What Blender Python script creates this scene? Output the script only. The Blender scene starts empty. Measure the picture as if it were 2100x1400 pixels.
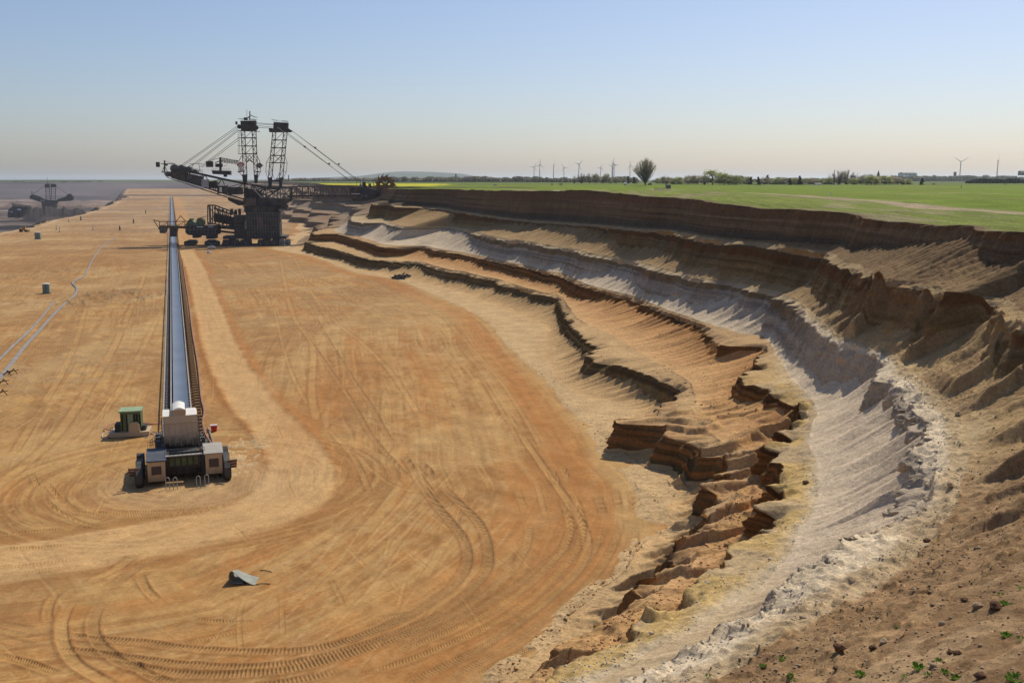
import bpy, math, random
import numpy as np
from mathutils import Vector, Matrix

R = math.radians
# ---------------------------------------------------------------- camera, sky, sun
sc = bpy.context.scene
CAMZ = 48.0
PITCH = 9.24
camd = bpy.data.cameras.new("camera")
cam = bpy.data.objects.new("camera", camd)
sc.collection.objects.link(cam)
cam.location = (0, 0, CAMZ)
cam.rotation_euler = (R(90 - PITCH), 0, 0)
camd.sensor_width = 36.0
camd.lens = 35.0
camd.clip_start = 0.5
camd.clip_end = 80000
sc.camera = cam

SUN_AZ = 56.0      # degrees from +X towards +Y
SUN_EL = 50.0
world = bpy.data.worlds.new("World")
sc.world = world
world.use_nodes = True
nt = world.node_tree
nt.nodes.clear()
sky = nt.nodes.new("ShaderNodeTexSky")
sky.sky_type = 'NISHITA'
sky.sun_disc = False
sky.sun_elevation = R(SUN_EL)
sky.sun_rotation = R(90 - SUN_AZ)
sky.altitude = 100
sky.air_density = 1.0
sky.dust_density = 1.2
sky.ozone_density = 3.5
bg = nt.nodes.new("ShaderNodeBackground")
bg.inputs[1].default_value = 0.102
wo = nt.nodes.new("ShaderNodeOutputWorld")
tint = nt.nodes.new("ShaderNodeMixRGB"); tint.blend_type = 'MULTIPLY'; tint.inputs[0].default_value = 1.0
tint.inputs[2].default_value = (1.0, .97, 1.03, 1)
nt.links.new(sky.outputs[0], tint.inputs[1]); nt.links.new(tint.outputs[0], bg.inputs[0])
nt.links.new(bg.outputs[0], wo.inputs[0])

sund = bpy.data.lights.new("sun", 'SUN')
sund.energy = 4.0
sund.angle = R(0.55)
sund.color = (1.0, 0.92, 0.79)
sun = bpy.data.objects.new("sun", sund)
sc.collection.objects.link(sun)
sdir = Vector((math.cos(R(SUN_EL)) * math.cos(R(SUN_AZ)), math.cos(R(SUN_EL)) * math.sin(R(SUN_AZ)), math.sin(R(SUN_EL))))
sun.rotation_euler = sdir.to_track_quat('Z', 'Y').to_euler()
sun.location = (200, 200, 300)

sc.view_settings.view_transform = 'Standard'
sc.view_settings.look = 'None'
sc.view_settings.exposure = 0.0
sc.view_settings.gamma = 1.0
sc.cycles.volume_bounces = 1
sc.cycles.max_bounces = 6
sc.cycles.use_denoising = True

# ---------------------------------------------------------------- projection helpers (photo pixels 2100x1400)
FPX = 35.0 / 36.0 * 2100
CP, SP = math.cos(R(PITCH)), math.sin(R(PITCH))

def ray(px, py):
    a = (px - 1050) / FPX
    b = (700 - py) / FPX
    return np.array([a, CP + b * SP, -SP + b * CP])

def at_z(px, py, z=0.0):
    d = ray(px, py)
    t = (z - CAMZ) / d[2]
    return np.array([d[0] * t, d[1] * t, z])

def at_y(px, py, y):
    d = ray(px, py)
    t = y / d[1]
    return np.array([d[0] * t, y, CAMZ + d[2] * t])

# ---------------------------------------------------------------- tagging / linking
COL = sc.collection

def tag(o, label=None, cat=None, group=None, kind=None):
    if label: o['label'] = label
    if cat: o['category'] = cat
    if group: o['group'] = group
    if kind: o['kind'] = kind
    return o

def empty(name, loc=(0, 0, 0), rz=0.0):
    o = bpy.data.objects.new(name, None)
    o.location = loc
    o.rotation_euler = (0, 0, rz)
    COL.objects.link(o)
    return o

def copy_tree(o, parent=None):
    c = o.copy()
    COL.objects.link(c)
    if parent is not None:
        c.parent = parent
    for ch in list(o.children):
        copy_tree(ch, c)
    return c

def grid_mesh(name, P, mat, colors=None, smooth=True, extra=None):
    """P: (n,m,3) grid -> one mesh object with optional per point colours"""
    n, m = P.shape[:2]
    me = bpy.data.meshes.new(name)
    me.vertices.add(n * m)
    me.vertices.foreach_set("co", P.reshape(-1).astype(np.float32))
    i = np.arange(n - 1)[:, None] * m + np.arange(m - 1)[None, :]
    q = np.stack([i, i + 1, i + m + 1, i + m], -1).reshape(-1, 4)
    nf = len(q)
    me.loops.add(nf * 4)
    me.polygons.add(nf)
    me.loops.foreach_set("vertex_index", q.reshape(-1).astype(np.int32))
    me.polygons.foreach_set("loop_start", (np.arange(nf) * 4).astype(np.int32))
    me.polygons.foreach_set("use_smooth", np.full(nf, smooth))
    me.update(calc_edges=True)
    if colors is not None:
        a = me.color_attributes.new("Col", 'FLOAT_COLOR', 'POINT')
        c4 = np.ones((n * m, 4), np.float32)
        c4[:, :3] = np.clip(colors.reshape(-1, 3), 0, 1)
        a.data.foreach_set("color", c4.reshape(-1))
    if extra is not None:
        for k, v in extra.items():
            a = me.attributes.new(k, 'FLOAT', 'POINT')
            a.data.foreach_set("value", v.reshape(-1).astype(np.float32))
    me.materials.append(mat)
    o = bpy.data.objects.new(name, me)
    COL.objects.link(o)
    return o

# ---------------------------------------------------------------- numpy noise
def _hash(ix, iy, seed):
    h = (ix.astype(np.int64) * 374761393 + iy.astype(np.int64) * 668265263 + seed * 974634777) & 0xffffffff
    h = ((h ^ (h >> 13)) * 1274126177) & 0xffffffff
    h = ((h ^ (h >> 16)) * 2246822519) & 0xffffffff
    h = h ^ (h >> 15)
    return (h & 0xffffff).astype(np.float64) / 0xffffff

def vnoise(x, y, seed=0):
    x = np.asarray(x, float); y = np.asarray(y, float)
    x, y = np.broadcast_arrays(x, y)
    ix = np.floor(x); iy = np.floor(y)
    fx = x - ix; fy = y - iy
    fx = fx * fx * (3 - 2 * fx); fy = fy * fy * (3 - 2 * fy)
    a = _hash(ix, iy, seed); b = _hash(ix + 1, iy, seed)
    c = _hash(ix, iy + 1, seed); d = _hash(ix + 1, iy + 1, seed)
    return (a * (1 - fx) + b * fx) * (1 - fy) + (c * (1 - fx) + d * fx) * fy

def fbm(x, y, seed=0, oct=4, gain=0.5):
    s = 0; a = 1; t = 0
    for k in range(oct):
        s = s + a * vnoise(np.asarray(x) * 2 ** k + 17.3 * k, np.asarray(y) * 2 ** k - 9.1 * k, seed + k)
        t += a; a *= gain
    return s / t

def sstep(a, b, x):
    t = np.clip((x - a) / (b - a), 0, 1)
    return t * t * (3 - 2 * t)

def lerp(a, b, t):
    return a + (b - a) * t

def catmull(P, n=12):
    P = np.asarray(P, float)
    Q = np.vstack([2 * P[0] - P[1], P, 2 * P[-1] - P[-2]])
    out = []
    for i in range(1, len(Q) - 2):
        p0, p1, p2, p3 = Q[i - 1], Q[i], Q[i + 1], Q[i + 2]
        for t in np.linspace(0, 1, n, endpoint=False):
            out.append(0.5 * ((2 * p1) + (-p0 + p2) * t + (2 * p0 - 5 * p1 + 4 * p2 - p3) * t * t + (-p0 + 3 * p1 - 3 * p2 + p3) * t ** 3))
    out.append(Q[-2])
    return np.array(out)
# ---------------------------------------------------------------- pit wall: feature lines traced as level benches
def lv(z, pts):
    out = []
    for x, y in pts:
        zz = z
        if z > 30:
            zz = z + np.interp(x, [780, 900, 1000, 1100, 1200, 1330], [0, -1.2, -2.2, -2.8, -1.5, 0])
        out.append(at_z(x, y, zz))
    return np.array(out)

R0 = np.vstack([[(-900, 3300, 0)], lv(0, [(430, 402), (520, 418), (585, 440), (622, 462), (618, 480), (590, 500), (560, 510), (646, 527), (731, 558), (810, 572), (875, 597), (937, 625), (999, 658),
      (1040, 706), (1108, 767), (1160, 826), (1223, 905), (1243, 937), (1300, 994), (1310, 1050), (1308, 1100), (1290, 1150), (1255, 1200), (1190, 1270), (1100, 1340), (1010, 1400)]), [(-12, 78, 0), (-38, 66, 0), (-90, 54, 0)]])
T1 = np.vstack([[(-880, 3300, 0)], lv(0, [(440, 401), (530, 416), (600, 440), (635, 460), (632, 480), (608, 502), (640, 518), (700, 542), (740, 556), (830, 572), (850, 579), (897, 590), (940, 600), (978, 616),
      (1032, 635), (1096, 661), (1124, 675), (1112, 705), (1135, 770), (1186, 811), (1271, 829), (1306, 849), (1262, 890), (1251, 923), (1271, 940), (1314, 951), (1386, 997),
      (1383, 1049), (1371, 1083), (1314, 1134), (1297, 1166), (1249, 1206), (1195, 1248), (1157, 1300), (1100, 1352), (1040, 1400)]), [(-6, 76, 0), (-32, 60, 0), (-85, 47, 0)]])
C1 = np.vstack([[(-870, 3300, 6)], lv(6, [(450, 399), (540, 412), (615, 436), (655, 455), (648, 478), (633, 497), (690, 512), (713, 518), (751, 530), (800, 536), (858, 541), (886, 549), (921, 558), (951, 562), (978, 569), (1017, 577),
      (1028, 585), (1062, 591), (1107, 605), (1143, 612), (1160, 632), (1165, 655), (1195, 690), (1222, 712), (1206, 733), (1240, 740), (1300, 757), (1370, 785), (1400, 805), (1330, 850), (1290, 862), (1340, 872), (1366, 878),
      (1440, 920), (1500, 950), (1508, 970), (1470, 1040), (1428, 1095), (1381, 1162), (1314, 1219), (1267, 1262), (1162, 1324), (1124, 1357), (1085, 1400)]), [(0, 72, 6), (-24, 56, 6), (-80, 41, 6)]])
T2 = np.vstack([[(-860, 3300, 7)], lv(7, [(455, 397), (560, 410), (630, 434), (668, 455), (664, 475), (650, 489), (700, 500), (740, 512), (800, 526), (862, 536), (890, 544), (925, 553), (955, 557), (985, 565), (1022, 572),
      (1066, 586), (1112, 599), (1150, 607), (1185, 652), (1243, 680), (1300, 714), (1357, 746), (1386, 763), (1414, 783), (1440, 830), (1455, 880), (1510, 915), (1548, 926),
      (1556, 960), (1530, 1010), (1500, 1060), (1455, 1110), (1400, 1170), (1335, 1228), (1285, 1272), (1200, 1335), (1150, 1372), (1115, 1400)]), [(5, 70, 7), (-18, 52, 7), (-75, 37, 7)]])
C2 = np.vstack([[(-850, 3300, 12)], lv(12, [(465, 395), (580, 408), (650, 430), (690, 447), (672, 466), (641, 478), (680, 480), (696, 481), (731, 491), (763, 500), (780, 506), (820, 508), (866, 508), (893, 514), (940, 521), (966, 526),
      (1009, 536), (1043, 543), (1081, 551), (1118, 561), (1150, 567), (1186, 584), (1216, 594), (1250, 603), (1282, 611), (1306, 618), (1336, 632), (1370, 646), (1403, 657), (1430, 668), (1451, 683),
      (1462, 697), (1500, 710), (1564, 711), (1550, 750), (1530, 780), (1556, 792), (1586, 802), (1610, 815), (1648, 837), (1636, 870), (1622, 903), (1600, 930), (1606, 960), (1606, 989),
      (1600, 1029), (1568, 1060), (1565, 1091), (1517, 1131), (1480, 1165), (1434, 1191), (1383, 1232), (1320, 1280), (1240, 1330), (1160, 1385), (1140, 1400)]), [(8, 64, 12), (-12, 48, 12), (-70, 33, 12)]])
T3 = np.vstack([[(-845, 3300, 13)], lv(13, [(470, 393), (590, 404), (660, 425), (700, 442), (700, 460), (690, 474), (735, 484), (766, 493), (785, 500), (824, 503), (868, 504), (897, 509), (944, 516), (970, 521), (1013, 531),
      (1047, 538), (1085, 547), (1122, 557), (1156, 563), (1192, 579), (1222, 589), (1256, 598), (1288, 607), (1312, 613), (1342, 626), (1376, 639), (1420, 652), (1470, 668), (1520, 682), (1572, 692), (1600, 735), (1640, 790), (1672, 830), (1668, 875), (1657, 910), (1680, 950),
      (1680, 1021), (1643, 1079), (1629, 1130), (1590, 1180), (1520, 1225), (1450, 1270), (1370, 1320), (1270, 1372), (1225, 1400)]), [(11, 60, 13), (-8, 45, 13), (-66, 30, 13)]])
C3 = np.vstack([[(-830, 3300, 21)], lv(21, [(480, 391), (600, 402), (690, 420), (733, 429), (722, 445), (724, 458), (745, 453), (770, 450), (787, 457), (823, 468), (850, 467), (880, 465), (899, 466), (942, 472), (983, 483), (1010, 489), (1039, 495),
      (1073, 498), (1118, 508), (1164, 513), (1203, 524), (1263, 534), (1293, 540), (1327, 549), (1357, 558), (1398, 567), (1436, 578), (1461, 582), (1489, 584), (1521, 591), (1541, 599), (1586, 606),
      (1610, 640), (1650, 668), (1676, 688), (1695, 705), (1740, 715), (1806, 739), (1802, 765), (1794, 780), (1826, 784), (1851, 807), (1886, 853), (1903, 896), (1894, 913), (1880, 927), (1891, 958), (1866, 978),
      (1874, 1010), (1834, 1053), (1800, 1063), (1769, 1084), (1737, 1118), (1706, 1147), (1671, 1164), (1614, 1186), (1590, 1205), (1571, 1233), (1543, 1257), (1457, 1305), (1381, 1345), (1319, 1376), (1281, 1400)]), [(13, 50, 21), (-2, 38, 21), (-60, 24, 21)]])
T4 = np.vstack([[(-820, 3300, 22)], lv(22, [(485, 390), (610, 399), (700, 416), (742, 423), (748, 440), (756, 448), (776, 446), (792, 452), (827, 464), (854, 463), (884, 461), (903, 462), (946, 468), (987, 478), (1014, 485), (1043, 491),
      (1077, 494), (1122, 503), (1168, 509), (1208, 520), (1268, 530), (1298, 535), (1333, 544), (1363, 553), (1404, 562), (1442, 573), (1467, 577), (1495, 579), (1527, 586), (1548, 592), (1600, 598),
      (1640, 632), (1680, 660), (1712, 688), (1765, 705), (1835, 738), (1880, 772), (1930, 812), (1962, 850), (1985, 910), (1985, 960), (1972, 1010), (1925, 1082), (1850, 1165), (1750, 1235), (1650, 1285), (1500, 1345), (1380, 1400)]), [(17, 44, 22), (5, 34, 22), (-50, 18, 22)]])
C4 = np.vstack([[(-800, 3300, 31)], lv(31, [(500, 388), (620, 395), (700, 400), (742, 403)]), [(-84, 850, 31), (-82, 800, 31), (-88, 765, 31)], lv(31, [(768, 417), (774, 424), (812, 425), (850, 426), (906, 430), (931, 436), (961, 441), (1009, 447), (1064, 454), (1110, 457), (1160, 461), (1229, 466), (1293, 473), (1353, 476), (1393, 483),
      (1442, 494), (1479, 498), (1521, 505), (1575, 514), (1628, 520), (1690, 524), (1712, 545), (1740, 556), (1764, 570), (1797, 592), (1850, 605), (1905, 612), (1940, 622), (1975, 622), (2010, 615), (2050, 632), (2062, 655), (2100, 680)]),
      [(62, 101, 31), (61, 90, 31), (57, 78, 31), (48, 65, 31), (37, 52, 31), (25, 41, 31), (12, 33, 31), (-2, 25, 31), (-50, 10, 31)]])
T5 = np.vstack([[(-795, 3300, 32)], lv(32, [(505, 387), (630, 393), (705, 397), (745, 400)]), [(-80, 850, 32), (-78, 800, 32), (-84, 763, 32)], lv(32, [(773, 412), (782, 419), (815, 421), (853, 422), (909, 426), (934, 432), (964, 437), (1012, 443), (1067, 450), (1113, 453), (1163, 457), (1233, 462), (1298, 468), (1358, 471), (1400, 477),
      (1450, 486), (1490, 490), (1535, 496), (1590, 503), (1640, 509), (1702, 515), (1730, 532), (1770, 546), (1800, 566), (1835, 586), (1880, 595), (1925, 600), (1970, 606), (2030, 604), (2070, 616), (2090, 636), (2140, 665)]),
      [(67, 100, 32), (66, 88, 32), (62, 74, 32), (53, 61, 32), (42, 47, 32), (30, 35, 32), (16, 26, 32), (0, 18, 32), (-45, 4, 32)]])
def edge_pt(px, py, y):
    return at_y(px, py, y)
E = np.vstack([[(-770, 3300, 41)], np.array([edge_pt(*p) for p in [(430, 374, 2300), (500, 376.5, 1500), (600, 380.5, 1120), (690, 383, 950)]]), [(-118, 880, 41.3), (-84, 845, 41.3), (-60, 790, 41.3), (-74, 762, 41.3)], np.array([edge_pt(*p) for p in [(786, 387, 750), (787, 387, 735), (810, 387.3, 690), (850, 388, 640), (950, 391, 520), (1050, 392, 452),
      (1090, 389.5, 430), (1150, 391, 408), (1200, 395, 388), (1300, 402, 350), (1400, 409, 312), (1500, 420, 278), (1560, 427, 262), (1640, 431, 243), (1700, 437, 227), (1740, 443, 216), (1790, 450, 203),
      (1850, 455, 190), (1900, 460, 178), (1980, 464, 165), (2030, 474, 153), (2100, 477, 143)]]), [(77, 128, 40.7), (78, 112, 41), (77, 96, 41.5), (74, 80, 42), (68, 66, 42.5), (58, 52, 43), (48, 36, 43.4), (38, 20, 43.8), (26, 6, 44.2), (6, -1, 44.8), (-40, -14, 45)]])

MP = np.array([(-1080, 3800), (-850, 3300), (-500, 2100), (-330, 1400), (-200, 950), (-120, 740), (-60, 600), (-12, 480), (20, 390), (36, 310), (45, 240), (47, 200), (44, 160), (38, 130), (29, 104), (18, 84), (4, 68), (-14, 54), (-40, 42), (-75, 34)], float)
Md = catmull(MP, 200)
seg = np.linalg.norm(np.diff(Md, axis=0), axis=1)
arc = np.concatenate([[0], np.cumsum(seg)])
# adaptive samples along the wall
svals = []
s = 120.0
while s < arc[-1] - 2:
    svals.append(s)
    x = np.interp(s, arc, Md[:, 0]); y = np.interp(s, arc, Md[:, 1])
    dist = math.hypot(x, y)
    s += min(max(0.0019 * dist, 0.13), 6.0) if dist < 1000 else 8.0
svals = np.array(svals)
SM = np.stack([np.interp(svals, arc, Md[:, 0]), np.interp(svals, arc, Md[:, 1])], 1)
sm_arc = np.arange(0, arc[-1], 1.0)
tx = np.interp(sm_arc, arc, Md[:, 0]); ty = np.interp(sm_arc, arc, Md[:, 1])
k = np.ones(31) / 31
dxs = np.convolve(np.pad(np.gradient(tx), 15, mode='edge'), k, 'valid'); dys = np.convolve(np.pad(np.gradient(ty), 15, mode='edge'), k, 'valid')
tdx = np.interp(svals, sm_arc, dxs); tdy = np.interp(svals, sm_arc, dys)
tl = np.hypot(tdx, tdy)
SN = np.stack([-tdy / tl, tdx / tl], 1)           # outward normal
NS = len(svals)
SD = np.hypot(SM[:, 0], SM[:, 1])

def offsets(curve, smooth=1.0):
    P = catmull(curve, 10)
    out = np.full(NS, np.nan); zz = np.full(NS, np.nan)
    A = P[:-1, :2]; B = P[1:, :2]; D = B - A
    prev = None
    for i in range(NS):
        m = SM[i]; n = SN[i]
        # solve m + n d = A + D u
        den = n[0] * (-D[:, 1]) - n[1] * (-D[:, 0])
        rx = A[:, 0] - m[0]; ry = A[:, 1] - m[1]
        d = (rx * (-D[:, 1]) - ry * (-D[:, 0])) / den
        u = (n[0] * ry - n[1] * rx) / den
        ok = (u >= 0) & (u <= 1) & (np.abs(d) < 160)
        if ok.any():
            idx = np.where(ok)[0]
            j = idx[np.argmin(np.abs(d[idx] - (prev if prev is not None else 0)))]
            out[i] = d[j]; zz[i] = P[j, 2] + (P[j + 1, 2] - P[j, 2]) * u[j]
            prev = d[j]
    good = ~np.isnan(out)
    out = np.interp(svals, svals[good], out[good]); zz = np.interp(svals, svals[good], zz[good])
    return out, zz

curves = [R0, T1, C1, T2, C2, T3, C3, T4, C4, T5, E]
offs = [offsets(c) for c in curves]
dO = np.array([o[0] for o in offs]); zO = np.array([o[1] for o in offs])
# the far stretch (beyond 1 km) runs straight
far_d = np.array([-40, -28, -16, -8, 2, 8, 22, 32, 46, 52, 66.0])
wfar = sstep(0, 1, (SD - 1000) / 500.)
dO = dO * (1 - wfar) + far_d[:, None] * wfar
zO = zO * (1 - wfar) + np.array([0, 0, 6, 7, 12, 13, 21, 22, 31, 32, 41.3])[:, None] * wfar
rg_ = np.random.RandomState(3)
for i in range(10):
    wob = np.interp(svals, np.arange(0, 4100, 26.0), rg_.uniform(-1, 1, len(np.arange(0, 4100, 26.0))))
    dO[i] += 13 * wob * sstep(780, 900, SD)
# below the picture's lower edge the benches simply carry on
hold_d = np.array([-19, -16.2, -10.4, -7.8, -1.2, 3.2, 13.2, 18.9, 34.5, 41.5, 50.4])
wh_ = sstep(3919, 3927, svals)
dO[:8] = dO[:8] * (1 - wh_) + hold_d[:8, None] * wh_
gaps = [2.0, 3.4, 1.3, 3.0, 1.3, 4.6, 1.3, 5.4, 1.1, 4.8]
for i in range(5, 11):
    dO[i] = np.maximum(dO[i], dO[i - 1] + gaps[i - 1])
for i in range(3, -1, -1):
    dO[i] = np.minimum(dO[i], dO[i + 1] - gaps[i])
def smooth_s(v, w):
    """moving average over a window of w metres-equivalent samples"""
    out = v.copy()
    kk = np.hanning(w + 2)[1:-1]; kk /= kk.sum()
    return np.convolve(np.pad(v, w // 2, mode='edge'), kk, 'valid')[:len(v)]
for i in range(11):
    dO[i] = smooth_s(dO[i], 5)
    zO[i] = smooth_s(zO[i], 9)
# ---------------------------------------------------------------- ground materials
def earth_mat(name, scale=1.0, bump=0.5, dist=0.25, spec=0.1, var=0.35):
    m = bpy.data.materials.new(name)
    m.use_nodes = True
    t = m.node_tree
    b = t.nodes["Principled BSDF"]
    b.inputs["Roughness"].default_value = 0.95
    b.inputs["Specular IOR Level"].default_value = spec
    at = t.nodes.new("ShaderNodeAttribute"); at.attribute_name = "Col"
    tc = t.nodes.new("ShaderNodeTexCoord")
    n1 = t.nodes.new("ShaderNodeTexNoise"); n1.inputs["Scale"].default_value = 2.2 * scale; n1.inputs["Detail"].default_value = 8; n1.inputs["Roughness"].default_value = 0.72
    n2 = t.nodes.new("ShaderNodeTexNoise"); n2.inputs["Scale"].default_value = 0.16 * scale; n2.inputs["Detail"].default_value = 5
    t.links.new(tc.outputs["Object"], n1.inputs["Vector"]); t.links.new(tc.outputs["Object"], n2.inputs["Vector"])
    mr = t.nodes.new("ShaderNodeMapRange"); mr.inputs[1].default_value = 0.3; mr.inputs[2].default_value = 0.7; mr.inputs[3].default_value = 1 - var; mr.inputs[4].default_value = 1 + var
    t.links.new(n1.outputs["Fac"], mr.inputs[0])
    mr2 = t.nodes.new("ShaderNodeMapRange"); mr2.inputs[1].default_value = 0.3; mr2.inputs[2].default_value = 0.7; mr2.inputs[3].default_value = 0.88; mr2.inputs[4].default_value = 1.12
    t.links.new(n2.outputs["Fac"], mr2.inputs[0])
    mu = t.nodes.new("ShaderNodeMath"); mu.operation = 'MULTIPLY'
    t.links.new(mr.outputs[0], mu.inputs[0]); t.links.new(mr2.outputs[0], mu.inputs[1])
    vm = t.nodes.new("ShaderNodeVectorMath"); vm.operation = 'SCALE'
    t.links.new(at.outputs["Color"], vm.inputs[0]); t.links.new(mu.outputs[0], vm.inputs["Scale"])
    t.links.new(vm.outputs[0], b.inputs["Base Color"])
    n3 = t.nodes.new("ShaderNodeTexNoise"); n3.inputs["Scale"].default_value = 9.0 * scale; n3.inputs["Detail"].default_value = 4; n3.inputs["Roughness"].default_value = .8
    t.links.new(tc.outputs["Object"], n3.inputs["Vector"])
    mr3 = t.nodes.new("ShaderNodeMapRange"); mr3.inputs[1].default_value = 0.35; mr3.inputs[2].default_value = 0.65; mr3.inputs[3].default_value = 1 - var * .8; mr3.inputs[4].default_value = 1 + var * .8
    t.links.new(n3.outputs["Fac"], mr3.inputs[0])
    mu3 = t.nodes.new("ShaderNodeMath"); mu3.operation = 'MULTIPLY'
    t.links.new(mu.outputs[0], mu3.inputs[0]); t.links.new(mr3.outputs[0], mu3.inputs[1]); t.links.new(mu3.outputs[0], vm.inputs["Scale"])
    bp = t.nodes.new("ShaderNodeBump"); bp.inputs["Strength"].default_value = bump; bp.inputs["Distance"].default_value = dist
    t.links.new(n1.outputs["Fac"], bp.inputs["Height"])
    t.links.new(bp.outputs[0], b.inputs["Normal"])
    return m

M_wall = earth_mat("sand and clay", 1.0, 0.6, 0.3)
M_floor = earth_mat("graded sand", 1.0, 0.35, 0.12, var=0.2)
M_field = earth_mat("young crop field", 0.8, 0.8, 0.4, var=0.5)

# ---------------------------------------------------------------- pit wall loft
def rnd_cell(c, seed):
    return _hash(np.floor(c), np.zeros_like(c), seed)

S = svals
near = 1 - sstep(150, 230, SD)       # 1 close to the viewer
vnear = 1 - sstep(80, 115, SD)

def phase(lam, seed):
    """lam may vary along the wall"""
    lam = np.broadcast_to(lam, S.shape)
    ph = np.concatenate([[0], np.cumsum(np.diff(S) / lam[1:])])
    return ph + 1.3 * (fbm(ph / 3.1, 0 * S, seed, 2) - 0.5)

def nodes():
    d = []; z = []
    jit = lambda sc, a, sd: a * (fbm(S / sc, 0 * S, sd, 3) - 0.5) * 2
    d.append(dO[0] - 3.0); z.append(np.full(NS, -0.6))
    d.append(dO[0] + jit(6, 0.8, 3)); z.append(np.full(NS, 0.10))
    tops = []
    for f in range(5):
        ti = 1 + 2 * f; ci = 2 + 2 * f
        dt, zt, dc, zc = dO[ti], zO[ti].copy(), dO[ci], zO[ci].copy()
        if f == 0: zt = zt + 0.35
        dt = dt + jit(5, 0.5, 10 + f)
        dc = dc + jit(3.0, 0.45, 20 + f)
        zc = zc + jit(9, 0.35, 30 + f)
        W = np.maximum(dc - dt, 0.5); H = zc - zt
        tt, tf = math.tan(R(32.5)), math.tan(R(74))
        a = (W - H / tf) / (1 / tt - 1 / tf)
        ph = phase(LAM[f] * 0.9, 40 + f)
        tri = np.abs((ph % 1.0) - 0.5) * 2
        cone = (tri * (0.5 + 0.9 * rnd_cell(ph, 50 + f)) - 0.5) * 0.5 + 0.5 * (fbm(ph / 5, 0 * S, 60 + f, 2) - 0.5)
        a = a * [.40, .30, .74 + .20 * near, .74 + .26 * near, 1][f]
        if f == 4: a = a * (.7 - .5 * sstep(225, 270, SD))
        if f == 3: a = a * (1 - .35 * sstep(400, 500, SD))
        a = np.clip(a, 0.06 * H, 0.86 * H) * (1 + CONE[f] * cone)
        a = np.clip(a, 0.05 * H, 0.93 * H)
        xf = W * (a / tt) / (a / tt + (H - a) / tf)
        if f < 4:
            xs = np.maximum(W - (H - a) / tf * 1.3, .3 * W)
            kk_ = 1 if f < 2 else 1 - near
            xf = xf * (1 - kk_) + xs * kk_
        d += [dt, dt + xf, dc]; z += [zt, zt + a, zc]
    return np.array(d), np.array(z)

LAM = [np.where(near > .5, 9.5, 3.4), np.where(near > .5, 8.5, 3.8), np.where(near > .5, 6.0, 5.2), np.where(near > .5, 7.5, 4.2), np.where(SD < 215, 2.6, 3.0)]
LAM = [smooth_s(l, 41) for l in LAM]
CONE = [0.9, 0.9, 0.7, 0.8, 0.5]
ND, NZ = nodes()
for f_ in (0,):
    wv = 1 - sstep(70, 105, SD)
    k0, k1 = 11, 16
    for q in range(12, 16):
        u = (q - 11) / 5.0
        ND[q] = ND[q] * (1 - wv) + (ND[11] + (ND[16] - ND[11]) * u) * wv
        NZ[q] = NZ[q] * (1 - wv) + (NZ[11] + (NZ[16] - NZ[11]) * (u ** 1.15)) * wv
    w2 = (1 - sstep(62, 82, SD)) * .75
    NZ[10] = NZ[10] - 1.8 * w2; NZ[9] = NZ[9] - 2.0 * w2
# node order: 0 buried,1 R0, then (T,F,C)x5 -> 2..16
nseg = [3, 12, 26, 30, 14, 32, 32, 16, 56, 34, 22, 60, 36, 14, 44, 56]
NN = 17
SEG = []; TT = []
for k_ in range(NN - 1):
    m_ = nseg[k_]
    SEG += [k_] * m_; TT += list(np.arange(m_) / m_)
SEG.append(NN - 2); TT.append(1.0)
SEG = np.array(SEG); TT = np.array(TT)
NV = len(SEG)
Dg = ND[SEG] * (1 - TT)[:, None] + ND[SEG + 1] * TT[:, None]      # (NV,NS)
Zg = NZ[SEG] * (1 - TT)[:, None] + NZ[SEG + 1] * TT[:, None]
for q in (2, 5, 8, 11):
    mk = SEG == q
    Zg[mk] = NZ[q] + (NZ[q + 1] - NZ[q]) * (TT[mk] ** (1.7 if q < 8 else 1.25))[:, None]
# arc length down the profile
dl = np.hypot(np.diff(Dg, axis=0), np.diff(Zg, axis=0))
Vg = np.vstack([np.zeros(NS), np.cumsum(dl, 0)])
Sg = np.broadcast_to(S, Dg.shape)
SDg = np.broadcast_to(SD, Dg.shape)
nearg = np.broadcast_to(near, Dg.shape)
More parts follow.
